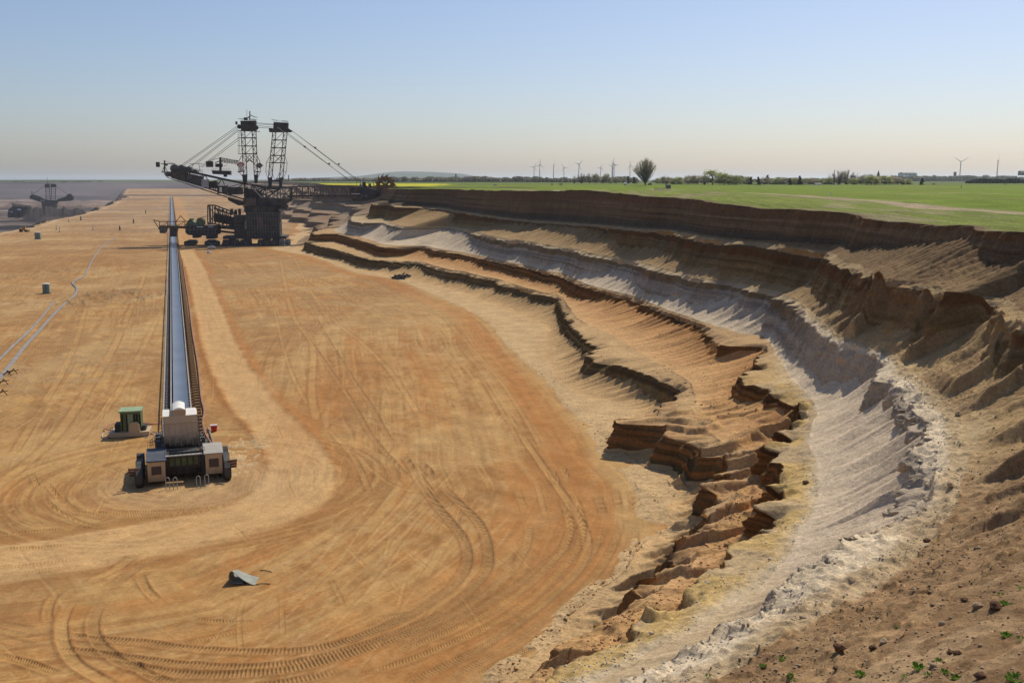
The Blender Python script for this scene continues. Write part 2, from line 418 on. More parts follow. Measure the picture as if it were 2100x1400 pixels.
# round the crests a little and give concave talus
disp = np.zeros_like(Dg); dz = np.zeros_like(Dg)
rough = np.zeros_like(Dg)
AMPF = [1.1, 1.3, 1.5, 1.3, 0.35]
AMPN = [4.6, 4.4, 0.5, 2.0, 0.45]
rib_store = np.zeros_like(Dg)
for f in range(5):
    it, iF, ic = 2 + 3 * f, 3 + 3 * f, 4 + 3 * f
    w = np.zeros(NV)
    tal = SEG == it; fac = SEG == iF; led = SEG == ic; pre = SEG == it - 1
    w[tal] = (0.12 + 0.78 * TT[tal] ** 0.8) if f > 1 else (0.30 + 0.65 * TT[tal] ** .8)
    w[fac] = 0.9 + 0.1 * TT[fac]
    if f < 4: w[led] = np.clip(1 - TT[led] * 1.6, 0, 1) ** 1.5
    w[pre] = np.maximum(w[pre], 0.12 * TT[pre] ** 3)
    slant = 0.05
    ph = phase(LAM[f], 70 + f)
    x = ph[None, :] + slant * (Zg - NZ[it][None, :]) / LAM[f][None, :] + 0.35 * (fbm(Sg / 9, Zg / 3, 75 + f, 2) - 0.5)
    cell = np.floor(x)
    hc = _hash(cell, np.zeros_like(cell), 80 + f)
    fr = x - cell
    sym = (1 - np.abs(np.sin(np.pi * x))) ** 1.3
    saw = fr ** (1.2 + 1.2 * hc) * (1 - sstep(0.74, 1.0, fr))
    big = 0.15 + 1.2 * hc
    A = AMPF[f] * (1 - nearg) * (0.6 + 0.8 * fbm(Sg / 30, 0 * Sg, 85 + f, 2)) 
    r = sym * A + saw * AMPN[f] * nearg * big * (sstep(72, 108, SDg) if f >= 2 else .4 + .6 * sstep(75, 120, SDg))
    disp -= r * w[:, None]
    rib_store += r * w[:, None]
    # second finer comb on talus
    ph2 = phase(LAM[f] * 0.33, 90 + f)
    x2 = ph2[None, :] + 0.6 * (fbm(Sg / 3, Vg / 5, 95 + f, 2) - 0.5)
    comb = (1 - np.abs(np.sin(np.pi * x2)))
    wt = np.zeros(NV); wt[tal] = np.sin(np.pi * np.clip(TT[tal] * 0.9 + 0.05, 0, 1)); wt[fac] = 0.5
    disp -= comb * wt[:, None] * (0.22 + 0.1 * hc) * (1 - (.75 * nearg if f == 2 else 0))
    # ragged crests: bites of collapsed ground
    bite = np.clip(fbm(Sg / 2.2, Zg / 1.5, 100 + f, 3) - 0.55, 0, 1) * 3.0
    wc = np.zeros(NV); wc[fac] = TT[fac] ** 2; 
    if f < 4: wc[led] = np.clip(1 - TT[led] * 2.0, 0, 1)
    disp += bite * wc[:, None] * (0.5 + 0.5 * nearg)
# blocky white cliff along the third crest close by
f = 2
fac = SEG == 9; led = SEG == 10
blk = _hash(np.floor(Sg / 1.5 + 0.6 * fbm(Sg / 2, Zg / 2, 111, 2)), np.floor(Zg / 1.3 + 1.2 * vnoise(Sg / 2.5, 0 * Sg, 112)), 113)
blk2 = _hash(np.floor(Sg / 0.7), np.floor(Zg / 0.6), 114)
wb = np.zeros(NV); wb[fac] = np.sin(np.pi * np.clip(TT[fac] * .75 + .2, 0, 1)); wb[led] = np.clip(1 - TT[led] * 2.2, 0, 1) ** 2 * .5
disp -= (blk * 1.5 + blk2 * 0.45 - 0.7) * wb[:, None] * (1 - sstep(125, 165, SDg)) * sstep(45, 60, SDg)
# drape wobble and rubble
tal_mask = np.isin(SEG, [2, 5, 8, 11, 14]).astype(float)
fac_mask = np.isin(SEG, [3, 6, 9, 12, 15]).astype(float)
led_mask = np.isin(SEG, [1, 4, 7, 10, 13]).astype(float)
n_big = fbm(Sg / 7.0, Vg / 7.0, 120, 4) - 0.5
n_mid = fbm(Sg / 1.4, Vg / 1.4, 121, 4) - 0.5
n_cl = np.clip(fbm(Sg / 0.55, Vg / 0.55, 122, 3) - 0.52, 0, 1)
n_line = fbm(Sg / 0.6, Vg / 9.0, 123, 3) - 0.5
dz += n_big * (0.9 * led_mask + 0.5 * tal_mask + .2 * fac_mask)[:, None] * (0.5 + nearg)
edge_w = sstep(0, 6, Vg - Vg[3][None, :])
dz += n_mid * (0.30 * led_mask + 0.14 * tal_mask)[:, None] * (0.5 + nearg) * (0.3 + 0.7 * edge_w)
smoothwhite = (SEG == 8).astype(float)
cl_amt = (0.5 * led_mask + 0.35 * tal_mask)[:, None] * (1 - 0.93 * smoothwhite[:, None] * nearg)
browns = ((SEG >= 10)).astype(float)[:, None] * nearg
dz += n_cl * cl_amt * (0.5 + nearg * 0.9 + browns * 0.9 + .5 * np.broadcast_to(vnear, Dg.shape) * browns)
disp -= n_line * (0.35 * tal_mask + 0.25 * fac_mask)[:, None]
disp -= n_mid * (0.6 * fac_mask)[:, None] * (1 + nearg)
low = np.isin(SEG, [2, 3, 4, 5, 6]).astype(float)[:, None] * nearg
disp -= (fbm(Sg / 2.6, Zg / 1.2, 124, 4) - .5) * low * (1.0 + sstep(90, 130, SDg))
disp -= (np.abs(fbm(Sg / .9, Zg / .5, 125, 3) - .5) * -2 + .3) * np.isin(SEG, [3, 6]).astype(float)[:, None] * nearg * .6
# long erosion ridges on the brown slope near the viewer (between third and fourth crest and up to the field edge)
phr = phase(np.full(NS, 9.0), 130)
xr = phr[None, :] + 0.012 * (Vg - Vg[11 * 0][None, :]) + 0.5 * (fbm(Sg / 14, Vg / 16, 131, 3) - 0.5) * 2
frr = xr - np.floor(xr); hr = _hash(np.floor(xr), 0 * xr, 132)
ridge = frr ** 2.0 * (1 - sstep(0.86, 1.0, frr)) * (0.2 + hr)
wr = (np.isin(SEG, [11, 12]).astype(float)[:, None] + np.isin(SEG, [13, 14]).astype(float)[:, None] * (1 - sstep(100, 125, SDg))) * nearg * sstep(58, 90, SDg)
tw = np.where(SEG == 11, sstep(0.02, 0.35, TT), 1.0)[:, None]
dz += ridge * wr * tw * 3.4 * sstep(70, 100, SDg)
# slanted fins between the floor and the yellow ledge
phf = phase(np.full(NS, 6.2), 133)
xf_ = phf[None, :] + 0.035 * Vg + 0.9 * (fbm(Sg / 10, Vg / 7, 134, 3) - 0.5) * 2
frf = xf_ - np.floor(xf_); hf = _hash(np.floor(xf_), 0 * xf_, 135)
fin = frf ** 1.6 * (1 - sstep(0.80, 1.0, frf)) * (0.1 + 1.1 * hf)
finw = np.zeros(NV); finw[SEG == 2] = sstep(0, .7, TT[SEG == 2]); finw[SEG == 3] = 1; finw[SEG == 4] = 1; finw[SEG == 5] = .9; finw[SEG == 6] = .8; finw[SEG == 7] = np.clip(1 - TT[SEG == 7] * 1.7, 0, 1) * .8
finn = sstep(56, 70, SDg) * (1 - sstep(165, 195, SDg))
dz += fin * finw[:, None] * finn * 2.0 - .45 * finw[:, None] * finn
dz += np.clip(fbm(Sg / .3, Vg / .3, 136, 3) - .5, 0, 1) * .30 * np.broadcast_to(vnear, Dg.shape) * (SEG >= 10)[:, None]
dz += np.clip(fbm(Sg / 1.0, Vg / .8, 137, 4) - .5, 0, 1) * .9 * np.broadcast_to(vnear, Dg.shape) * (SEG >= 10)[:, None] * sstep(.5, .6, fbm(Sg / 6, Vg / 2.5, 138, 3))
for q in (3, 6, 9, 12):
    mk = (SEG == q)[:, None] * TT[:, None] + (SEG == q + 1)[:, None] * np.clip(1 - TT * 2.2, 0, 1)[:, None]
    sl = np.clip(fbm(Sg / (4.0 + q * .4), 0 * Sg + q, 180 + q, 3) - .5, 0, 1) * 8
    disp += sl * mk * (SDg < 700) * (.5 if q == 9 else .8)
    dz -= sl * mk * .45 * (SDg < 700)
# last row must meet the field edge cleanly
DD = Dg + disp
ZZ = Zg + dz
lastw = ((SEG == 15) * sstep(0.9, 1.0, TT))[:, None]
ZZ = ZZ * (1 - lastw) + Zg * lastw
X = SM[:, 0][None, :] + SN[:, 0][None, :] * DD
Y = SM[:, 1][None, :] + SN[:, 1][None, :] * DD

def C(r, g, b): return np.array([r, g, b], float)
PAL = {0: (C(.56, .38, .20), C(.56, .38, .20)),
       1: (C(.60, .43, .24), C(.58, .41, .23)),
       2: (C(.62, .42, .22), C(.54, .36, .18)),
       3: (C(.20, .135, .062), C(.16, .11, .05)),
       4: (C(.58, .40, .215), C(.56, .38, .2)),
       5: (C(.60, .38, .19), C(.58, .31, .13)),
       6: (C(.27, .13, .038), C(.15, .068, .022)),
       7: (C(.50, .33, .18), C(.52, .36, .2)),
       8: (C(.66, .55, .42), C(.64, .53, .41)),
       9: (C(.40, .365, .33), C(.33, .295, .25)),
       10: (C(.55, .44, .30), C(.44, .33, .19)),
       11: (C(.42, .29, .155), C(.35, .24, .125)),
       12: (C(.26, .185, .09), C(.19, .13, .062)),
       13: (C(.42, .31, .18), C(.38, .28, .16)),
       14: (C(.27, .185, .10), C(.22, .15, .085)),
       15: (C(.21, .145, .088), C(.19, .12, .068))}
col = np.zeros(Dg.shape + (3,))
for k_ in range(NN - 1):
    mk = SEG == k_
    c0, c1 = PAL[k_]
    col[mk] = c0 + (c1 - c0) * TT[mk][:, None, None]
def mixc(mask, c):
    global col
    m_ = np.clip(mask, 0, 1)[..., None]
    col = col * (1 - m_) + c * m_
tb = np.broadcast_to(TT[:, None], Dg.shape) + 0.25 * (fbm(Sg / 5, Vg / 5, 140, 3) - 0.5)
tn = np.broadcast_to(TT[:, None], Dg.shape) + 0.07 * (fbm(Sg / 20, 0 * Vg, 141, 3) - 0.5)
sg = SEG[:, None]
# strata
st = fbm(Sg / 60, Zg * 1.7, 142, 4)
st2 = fbm(Sg / 90, Zg * 4.0, 143, 3)
facf = fac_mask[:, None]
col *= (1 + facf[..., None] * ((st - 0.5) * 1.2 + (st2 - .5) * .6)[..., None])
mixc((sg == 6) * sstep(0.25, 0.4, st) * 0.0 + (sg == 6) * sstep(.52, .6, st) * .7, C(.36, .17, .055))
mixc((sg == 3) * sstep(.55, .62, st) * .6, C(.34, .25, .12))
mixc((sg == 3) * nearg * .75 * sstep(.42, .55, st), C(.36, .15, .045))
mixc((sg == 9) * sstep(0.62, 0.72, tn) * (1 - nearg), C(.24, .18, .11))
mixc((sg == 12) * sstep(0.55, 0.7, tn), C(.17, .085, .035))
mixc((sg == 12) * sstep(0.86, 0.95, tn), C(.15, .10, .055))
f5 = (sg == 15)
mixc(f5 * (1 - sstep(0.14, 0.24, tn)) * (1 - sstep(200, 260, SDg) * 0 ) * (1 - nearg * .7), C(.115, .095, .07))
mixc((sg == 14) * (1 - nearg) * .75 * sstep(280, 330, SDg), C(.13, .105, .075))
mixc(f5 * sstep(0.66, 0.78, tn), C(.20, .115, .06))
mixc(f5 * sstep(0.93, 0.98, tb), C(.15, .10, .055))
# near zone character
mixc((sg == 7) * nearg, C(.60, .43, .19))
mixc((sg == 7) * nearg * sstep(.45, 1.0, tb + .4 * (fbm(Sg / 2.5, Vg / 1.5, 149, 3) - .5)), C(.60, .50, .36))
mixc((sg == 7) * nearg * sstep(.45, .6, fbm(Sg / 6, Vg / 6, 150, 3)) * .8, C(.52, .40, .26))
mixc((sg == 8) * nearg * sstep(-.05, 0.22, tb + .2 * (fbm(Sg / 1.2, Vg / 3, 148, 3) - .5)), C(.68, .56, .43))
mixc((sg == 8) * nearg * (1 - sstep(74, 96, SDg + 24 * (fbm(Sg / 4, Vg / 4, 147, 3) - .5))) * .75, C(.57, .43, .26))
mixc((sg == 9) * nearg, C(.50, .42, .335))
mixc((sg == 10) * nearg * (1 - sstep(.4, .9, tb)), C(.74, .63, .48))
mixc((sg == 10) * nearg * sstep(.4, .9, tb), C(.52, .40, .25))
mixc((sg == 11) * nearg * (1 - sstep(.0, .3, tb)), C(.52, .40, .24))
patch = fbm(Sg / 8, Vg / 5, 151, 4)
brn = np.isin(SEG, [11, 12, 13, 14])[:, None] * nearg
mixc(brn * sstep(.5, .62, patch) * .7, C(.33, .215, .115))
mixc(brn * sstep(.56, .46, patch) * .0 + brn * (1 - sstep(.36, .46, patch)) * .6, C(.52, .37, .19))
mixc((sg == 5) * nearg * sstep(.45, .6, patch) * .8, C(.56, .34, .15))
mixc((sg == 4) * nearg * sstep(.5, .6, patch) * .7, C(.50, .29, .14))
mixc((sg == 2) * nearg * (1 - sstep(.4, .5, patch)) * .7, C(.50, .36, .20))
# very near brown, pinkish ground under the viewer
vn = np.broadcast_to(vnear, Dg.shape)
mixc(vn * (SEG >= 11)[:, None] * .85, C(.36, .235, .13))
mixc(vn * (SEG >= 11)[:, None] * sstep(.5, .58, fbm(Sg / 2.2, Vg / 1.6, 155, 4)) * .5, C(.24, .145, .075))
mixc(vn * (SEG >= 12)[:, None] * sstep(.46, .56, fbm(Sg / 9, Vg / 2.6, 152, 4)) * .85, C(.50, .35, .205))
mixc(vn * (SEG == 10)[:, None] * .6 * sstep(.4, .6, patch), C(.50, .38, .25))
# orange lip beside the floor close to the viewer
mixc((sg == 3) * vn * .7, C(.46, .25, .10)); mixc((sg == 4) * vn * .6, C(.58, .35, .15)); mixc((sg == 2) * vn * .5, C(.56, .40, .22))
mixc((sg == 6) * vn * .7, C(.50, .33, .15))
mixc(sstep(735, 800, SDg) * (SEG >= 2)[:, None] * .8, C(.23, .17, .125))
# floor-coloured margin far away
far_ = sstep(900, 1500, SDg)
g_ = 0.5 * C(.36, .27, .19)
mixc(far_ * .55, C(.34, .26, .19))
mixc((sg == 14) * (1 - sstep(200, 225, SDg)) * sstep(85, 110, SDg) * .6, C(.22, .145, .08))
col *= np.array([1.02, .97, .86]) * .80
face_shade = np.isin(SEG, [3, 6, 12, 15]).astype(float)[:, None, None]
col *= 1 - .12 * face_shade  # steep faces darkened, some of their shade put into the colour
# streaks and speckle along the fall line
col *= (1 + 0.30 * (fbm(Sg / 0.8, Vg / 12, 153, 3) - 0.5))[..., None]
col *= (1 + 0.35 * (fbm(Sg / 1.1, Vg / 1.1, 154, 4) - 0.5) * (1 - .6 * smoothwhite[:, None] * nearg))[..., None]
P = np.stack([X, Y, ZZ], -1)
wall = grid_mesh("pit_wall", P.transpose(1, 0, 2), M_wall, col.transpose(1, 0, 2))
tag(wall, kind='structure')

# ---------------------------------------------------------------- plateau field beyond the edge
def field_color(x, y, n=None):
    shp = x.shape
    g = C(.165, .235, .012) * np.ones(shp + (3,))
    def mx(m_, c):
        nonlocal g
        m_ = np.clip(m_, 0, 1)[..., None]
        g = g * (1 - m_) + c * m_
    nz = fbm(x / 40, y / 60, 160, 4)
    mx(sstep(.45, .65, nz) * .6, C(.19, .215, .03))
    rat = x / y
    # near strip rougher
    mx(sstep(115, 100, x + 0.02 * y) * 0 + (1 - sstep(98, 106, x)) * (y < 620) * .75, C(.20, .225, .045))
    mx((1 - sstep(98, 106, x)) * (y < 620) * sstep(.50, .62, fbm(x / 9, y / 30, 161, 4)) * .8, C(.28, .24, .12))
    # track parallel to the edge
    tr = np.abs(x - (106 + 6 * np.sin(y / 120) - 0.012 * (y - 400)))
    mx((1 - sstep(3.2, 6.0, tr + 3 * (nz - .5))) * (y < 700), C(.42, .32, .2))
    mx((1 - sstep(1, 1.6, np.abs(tr - 9))) * .35 * (y < 700), C(.3, .27, .14))
    # second and third brown lanes further out
    l2 = np.abs(y - (840 - 1.05 * (x - 288)) )
    mx((1 - sstep(6, 22, l2)) * (x > 200), C(.20, .15, .08))
    l3 = np.abs(y - (505 - 0.55 * (x - 190)))
    mx((1 - sstep(3, 9, l3)) * (x > 175) * .8, C(.34, .27, .15))
    l4 = np.abs(y - (430 - 0.35 * (x - 180)))
    mx((1 - sstep(2, 6, l4)) * (x > 180) * .6 * sstep(.4, .55, fbm(x / 15, y / 15, 162)), C(.40, .32, .18))
    # pale stony path near the bump in the rim
    l5 = np.abs(y - (455 + 2.3 * (x - 14)))
    mx((1 - sstep(6, 16, l5 + 12 * (nz - .5))) * (x < 60) * (x > -60) * (y < 560), C(.46, .40, .32))
    # far strips
    mx(sstep(760, 800, y) * (1 - sstep(860, 900, y)) * (rat < .02) * .8, C(.10, .08, .05))
    mx(sstep(1150, 1200, y) * .8, C(.13, .17, .03))
    mx(sstep(1010, 1050, y) * (1 - sstep(1500, 1700, y)) * (rat < -.07 + .03 * (nz - .5)), C(.55, .50, .03))
    mx(sstep(1900, 2000, y) * .8, C(.10, .13, .05))
    mx((1 - sstep(560, 640, y)) * .0, C(0, 0, 0))
    g *= .84 * (1 + 0.55 * (fbm(x / 7, y / 22, 164, 4) - .5))[..., None]
    g *= (1 + 0.35 * (fbm(x / 3, y / 12, 163, 4) - 0.5) + 0.12 * np.sin(x / 1.5 * 2) * (y < 500))[..., None]
    return g

ext = np.concatenate([[0, .25, .6, 1.1, 1.8, 2.8, 4.2], np.geomspace(6, 9000, 110)])
sub = np.arange(0, NS, 2)
e0x = X[-1, sub]; e0y = Y[-1, sub]; e0z = ZZ[-1, sub]
FX = e0x[:, None] + SN[sub, 0][:, None] * ext[None, :]
FY = e0y[:, None] + SN[sub, 1][:, None] * ext[None, :]
bl = sstep(15, 130, ext)[None, :]
FZ = e0z[:, None] * (1 - bl) + (41.2 - 0.0006 * np.clip(ext[None, :] - 300, 0, 4000)) * bl
FZ = FZ + (fbm(FX / 25, FY / 25, 170, 3) - .5) * 1.2 * sstep(3, 40, ext)[None, :] + (fbm(FX / .9, FY / .9, 171, 3) - .5) * .25 * (1 - sstep(60, 200, ext))[None, :]
FZ[:, 0] = e0z - 0.02
FC = field_color(FX, FY)
lip = (1 - sstep(.6, 2.6, ext[None, :] + 1.5 * (fbm(FX / 1.5, FY / 1.5, 172, 3) - .5)))[..., None]
FC = FC * (1 - lip) + C(.17, .115, .06) * lip
field = grid_mesh("field", np.stack([FX, FY, FZ], -1), M_field, FC)
tag(field, kind='structure')

def wall_point(x, y):
    """height of the wall/near bank surface nearest to plan point"""
    j = np.argmin((X - x) ** 2 + (Y - y) ** 2)
    return float(ZZ.reshape(-1)[j])

def wall_hit(px, py):
    """surface point of the pit wall under a photo pixel (visible surface)"""
    dx = X; dy = Y; dzz = ZZ - CAMZ
    dep = dy * CP - dzz * SP
    u = 1050 + FPX * dx / dep
    v = 700 - FPX * (dy * SP + dzz * CP) / dep
    e = np.where(dep > 1, np.hypot(u - px, v - py), 1e9)
    cand = e < max(3.0, e.min() * 1.5)
    dd = np.where(cand, dep, 1e9)
    j = np.argmin(dd)
    return np.array([X.reshape(-1)[j], Y.reshape(-1)[j], ZZ.reshape(-1)[j]])
# ---------------------------------------------------------------- pit floor: one sheet, fine where it shows
yy = np.concatenate([np.linspace(1900, 1460, 12), np.arange(1445, 560, -1.55), np.arange(560, 470, -1.0), np.arange(470, 425, -.7)])
elev = R(PITCH) - np.arctan((700 - yy) / FPX)
rowY = 48.0 / np.tan(elev)
rowY = np.concatenate([[-60, -20, 10], rowY, np.geomspace(rowY[-1] * 1.01, 5200, 60)])
rat = np.concatenate([[-6, -3, -1.5, -.9, -.65], np.arange(-.545, .150, .00066), [.17, .2, .25]])
GX = rat[None, :] * np.maximum(rowY, 30)[:, None]
GY = np.broadcast_to(rowY[:, None], GX.shape).copy()
GZ = np.zeros_like(GX)

def poly_dist(pts, x, y, rad):
    """distance and arc length to a polyline, only filled within rad"""
    out = np.full(x.shape, 1e9); al = np.zeros(x.shape); side = np.zeros(x.shape)
    a0 = 0.0
    for i in range(len(pts) - 1):
        p = pts[i][:2]; q = pts[i + 1][:2]
        L = math.hypot(q[0] - p[0], q[1] - p[1])
        if L < 1e-6: continue
        bx0, bx1 = min(p[0], q[0]) - rad, max(p[0], q[0]) + rad
        by0, by1 = min(p[1], q[1]) - rad, max(p[1], q[1]) + rad
        r0 = np.searchsorted(rowY, by0); r1 = np.searchsorted(rowY, by1)
        if r1 <= r0:
            a0 += L; continue
        ya = max(rowY[r0], 30); yb = max(rowY[min(r1, len(rowY) - 1)], 30)
        lo = min(bx0 / ya, bx0 / yb); hi = max(bx1 / ya, bx1 / yb)
        c0 = np.searchsorted(rat, lo); c1 = np.searchsorted(rat, hi)
        if c1 <= c0:
            a0 += L; continue
        xs = x[r0:r1, c0:c1]; ys = y[r0:r1, c0:c1]
        ux, uy = (q[0] - p[0]) / L, (q[1] - p[1]) / L
        t = np.clip((xs - p[0]) * ux + (ys - p[1]) * uy, 0, L)
        dx = xs - p[0] - t * ux; dy = ys - p[1] - t * uy
        dd = np.hypot(dx, dy)
        cur = out[r0:r1, c0:c1]
        m_ = dd < cur
        cur[m_] = dd[m_]
        al[r0:r1, c0:c1][m_] = (a0 + t)[m_]
        side[r0:r1, c0:c1][m_] = np.sign((dx * uy - dy * ux))[m_]
        a0 += L
    return out, al, side, a0

def fl(pts, n=10):
    P_ = catmull(np.array([at_z(x, y, 0)[:2] for x, y in pts]), n)
    return P_

# signed distance to the wall margin drives long streaks that follow the wall
r0c = catmull(R0, 10)[:, :2]
dW, aW, _, _ = poly_dist(r0c, GX, GY, 130)
dW = np.minimum(dW, 130)
FCOL = C(.475, .265, .098) * np.ones(GX.shape + (3,))
def mf(m_, c):
    global FCOL
    m_ = np.clip(m_, 0, 1)[..., None]
    FCOL = FCOL * (1 - m_) + c * m_
light = C(.55, .35, .142); dark = C(.36, .19, .07); pale = C(.57, .40, .19); red = C(.43, .20, .065)
# conveyor-aligned coordinates
CA = math.atan(0.3384)
cu = GX * math.cos(CA) + GY * math.sin(CA)       # across
cv = -GX * math.sin(CA) + GY * math.cos(CA)      # along
n1 = fbm(GX / 22, GY / 30, 200, 5)
mf(sstep(.42, .62, n1) * .55, light)
nf = fbm(GX / 3.5, GY / 7, 199, 5)
mf(sstep(.52, .66, nf) * .45, dark)
mf(sstep(.52, .66, 1 - nf) * .4, pale)
ng = fbm(GX / 1.1, GY / 2.2, 198, 4)
mf(sstep(.55, .66, ng) * .4 * (1 - sstep(500, 800, GY)), dark * .9)
mf(sstep(.55, .66, 1 - ng) * .35 * (1 - sstep(500, 800, GY)), pale)
# streaks along the wall on the right side
wR = 1 - sstep(60, 120, dW)
stW = fbm(dW / 1.3, aW / 55, 201, 4)
stW2 = fbm(dW / 4.5, aW / 90, 202, 3)
mf(wR * sstep(.50, .68, stW) * .7, light)
mf(wR * sstep(.52, .7, 1 - stW) * .55, dark)
mf(wR * sstep(.5, .65, stW2) * .5, red * 1.15)
# streaks along the conveyor elsewhere
wL = 1 - wR
stC = fbm(cu / 1.6, cv / 45, 203, 4)
mf(wL * sstep(.5, .68, stC) * .75, light)
mf(wL * sstep(.52, .7, 1 - stC) * .5, dark)
stD = fbm((cu + .35 * cv) / 2.4, (cv - .3 * cu) / 60, 204, 4)
mf(sstep(.54, .7, stD) * .2, pale)
st3 = fbm((GX * .8 + GY * .6) / 60, (GY * .8 - GX * .6) / 2.2, 205, 4)
mf(sstep(.55, .7, st3) * .2 * sstep(200, 330, GY), light)
# paler, greyer far floor
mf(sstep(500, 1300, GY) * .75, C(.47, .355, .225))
stF = fbm(GX / 160, GY / 50, 206, 5)
mf(sstep(600, 1000, GY) * sstep(.48, .6, stF) * .7, C(.33, .24, .17))
stG = fbm(GX / 45, GY / 28, 212, 5)
mf(sstep(220, 420, GY) * sstep(.50, .60, stG) * .5, C(.37, .235, .12))
mf(sstep(220, 420, GY) * sstep(.54, .62, 1 - stG) * .5, C(.56, .42, .23))
mf((GX < -30) * sstep(.50, .60, fbm(GX / 14, GY / 22, 213, 5)) * .5, C(.36, .215, .095))
# crisp scrape lines: thin ridged traces in three families
def lines(c, a, wc, wa, seed, lo=.955):
    n_ = fbm(c / wc, a / wa, seed, 3)
    q_ = 1 - np.abs(((n_ * 7) % 1.0) * 2 - 1)
    return sstep(.72, .95, q_)
for (c_, a_, wc_, wa_, sd_, msk) in [(dW, aW, 5.0, 110, 214, wR), (cu, cv, 6.0, 90, 215, wL), ((cu + .5 * cv), (cv - .5 * cu), 9.0, 90, 216, sstep(.45, .6, n1)), ((cu - .6 * cv), (cv + .6 * cu), 9.0, 100, 217, sstep(.45, .6, 1 - n1))]:
    ln = lines(c_, a_, wc_, wa_, sd_) * msk * (1 - sstep(500, 900, GY)) * sstep(.42, .55, fbm(c_ / 14, a_ / 40, sd_ + 20, 3))
    mf(ln * .38, pale * 1.02)
    ln2 = lines(c_ + .6, a_, wc_, wa_, sd_) * msk * (1 - sstep(500, 900, GY)) * sstep(.42, .55, fbm(c_ / 14, a_ / 40, sd_ + 21, 3))
    mf(ln2 * .38, dark * .85)
    GZ -= ln * .035
# strip of pale sand at the foot of the wall
mf((1 - sstep(0.5, 5, dW + 5 * (n1 - .5))) * .5, pale)
mf((1 - sstep(1, 7, np.abs(dW - 7 + 5 * (n1 - .5)))) * .55, red * 1.1)

# graded haul road that sweeps past the drive station
road = fl([(352, 470), (372, 500), (397, 540), (425, 620), (458, 720), (512, 815), (572, 880), (612, 935), (612, 985), (560, 1035), (450, 1075), (300, 1105), (130, 1135), (-60, 1165)])
rd, ra, rs, _ = poly_dist(road, GX, GY, 16)
rdn = rd + 1.6 * (fbm(GX / 3, GY / 3, 207, 3) - .5)
mf((1 - sstep(4.2, 9.5, rdn)) * .95 * (.35 + .65 * sstep(150, 175, GY)), C(.42, .19, .06))
mf((1 - sstep(3.8, 6.0, rdn - 2.5 * (1 - sstep(140, 170, GY)))) * .9, C(.64, .43, .21))
mf((1 - sstep(2.0, 3.2, rdn)) * sstep(.45, .6, fbm(rd / .5 * rs, ra / 30, 208, 3)) * .6, C(.55, .37, .18))
GZ += np.where(rd < 12, 0.22 * np.exp(-((rd - 5.4) / .9) ** 2) * (0.5 + fbm(ra / 2, rs, 209, 3)), 0)
# beyond the far loader the road runs on beside the belt
road2 = np.array([(-0.3384 * y_ + 12, y_) for y_ in (700, 1200, 2000, 2700)])
rd2, _, _, _ = poly_dist(road2, GX, GY, 20)
mf((1 - sstep(5, 11, rd2)) * .8, C(.55, .33, .15))

for (px_, py_, hx_, hy_, st_, c_) in [(262, 690, 45, 90, .6, pale), (150, 900, 120, 60, .45, pale), (495, 930, 40, 60, .5, pale), (300, 560, 40, 35, .4, pale), (60, 650, 60, 50, .35, dark), (230, 610, 60, 22, .5, dark), (430, 640, 26, 110, .0, red),
        (700, 800, 90, 110, .35, red), (1120, 1010, 70, 150, .35, red), (1250, 1150, 60, 90, .35, red), (860, 640, 120, 50, .3, pale), (640, 720, 40, 120, .35, pale), (950, 900, 140, 60, .3, pale), (560, 560, 120, 26, .35, C(.40, .28, .15)), (150, 540, 130, 30, .3, dark), (60, 1010, 140, 40, .4, red), (330, 1230, 160, 50, .25, light), (820, 1240, 160, 60, .25, light)]:
    a_ = at_z(px_, py_)[:2]; wx = hx_ / FPX * (a_[1] * CP + 8); wy = abs(at_z(px_, py_ - hy_)[1] - at_z(px_, py_ + hy_)[1]) / 2
    q_ = ((GX - a_[0]) / wx) ** 2 + ((GY - a_[1]) / wy) ** 2
    mf((1 - sstep(.3, 1.3, q_ + 1.2 * (nf - .5) + 1.0 * (n1 - .5))) * st_, c_)

# swirls round the drive station
cx, cy = at_z(385, 985)[:2]
rad = np.hypot(GX - cx, (GY - cy))
ang = np.arctan2(GY - cy, GX - cx)
sw = fbm(rad / .8, ang * 2.0, 210, 3)
offr = sstep(4.5, 8, rd)
mf((rad < 34) * (rad > 7) * sstep(.5, .64, sw) * .6 * offr, light)
mf((rad < 34) * (rad > 7) * sstep(.5, .64, 1 - sw) * .55 * offr, dark)
mf((1 - sstep(.6, 2.6, np.abs(rdn - 8.5))) * (GY < 175) * .5, dark)
GZ += np.where((rad < 36) & (rad > 8), (sw - .5) * .22, 0)
mf((1 - sstep(9, 20, rad + 8 * (n1 - .5))) * .45, C(.56, .42, .25))

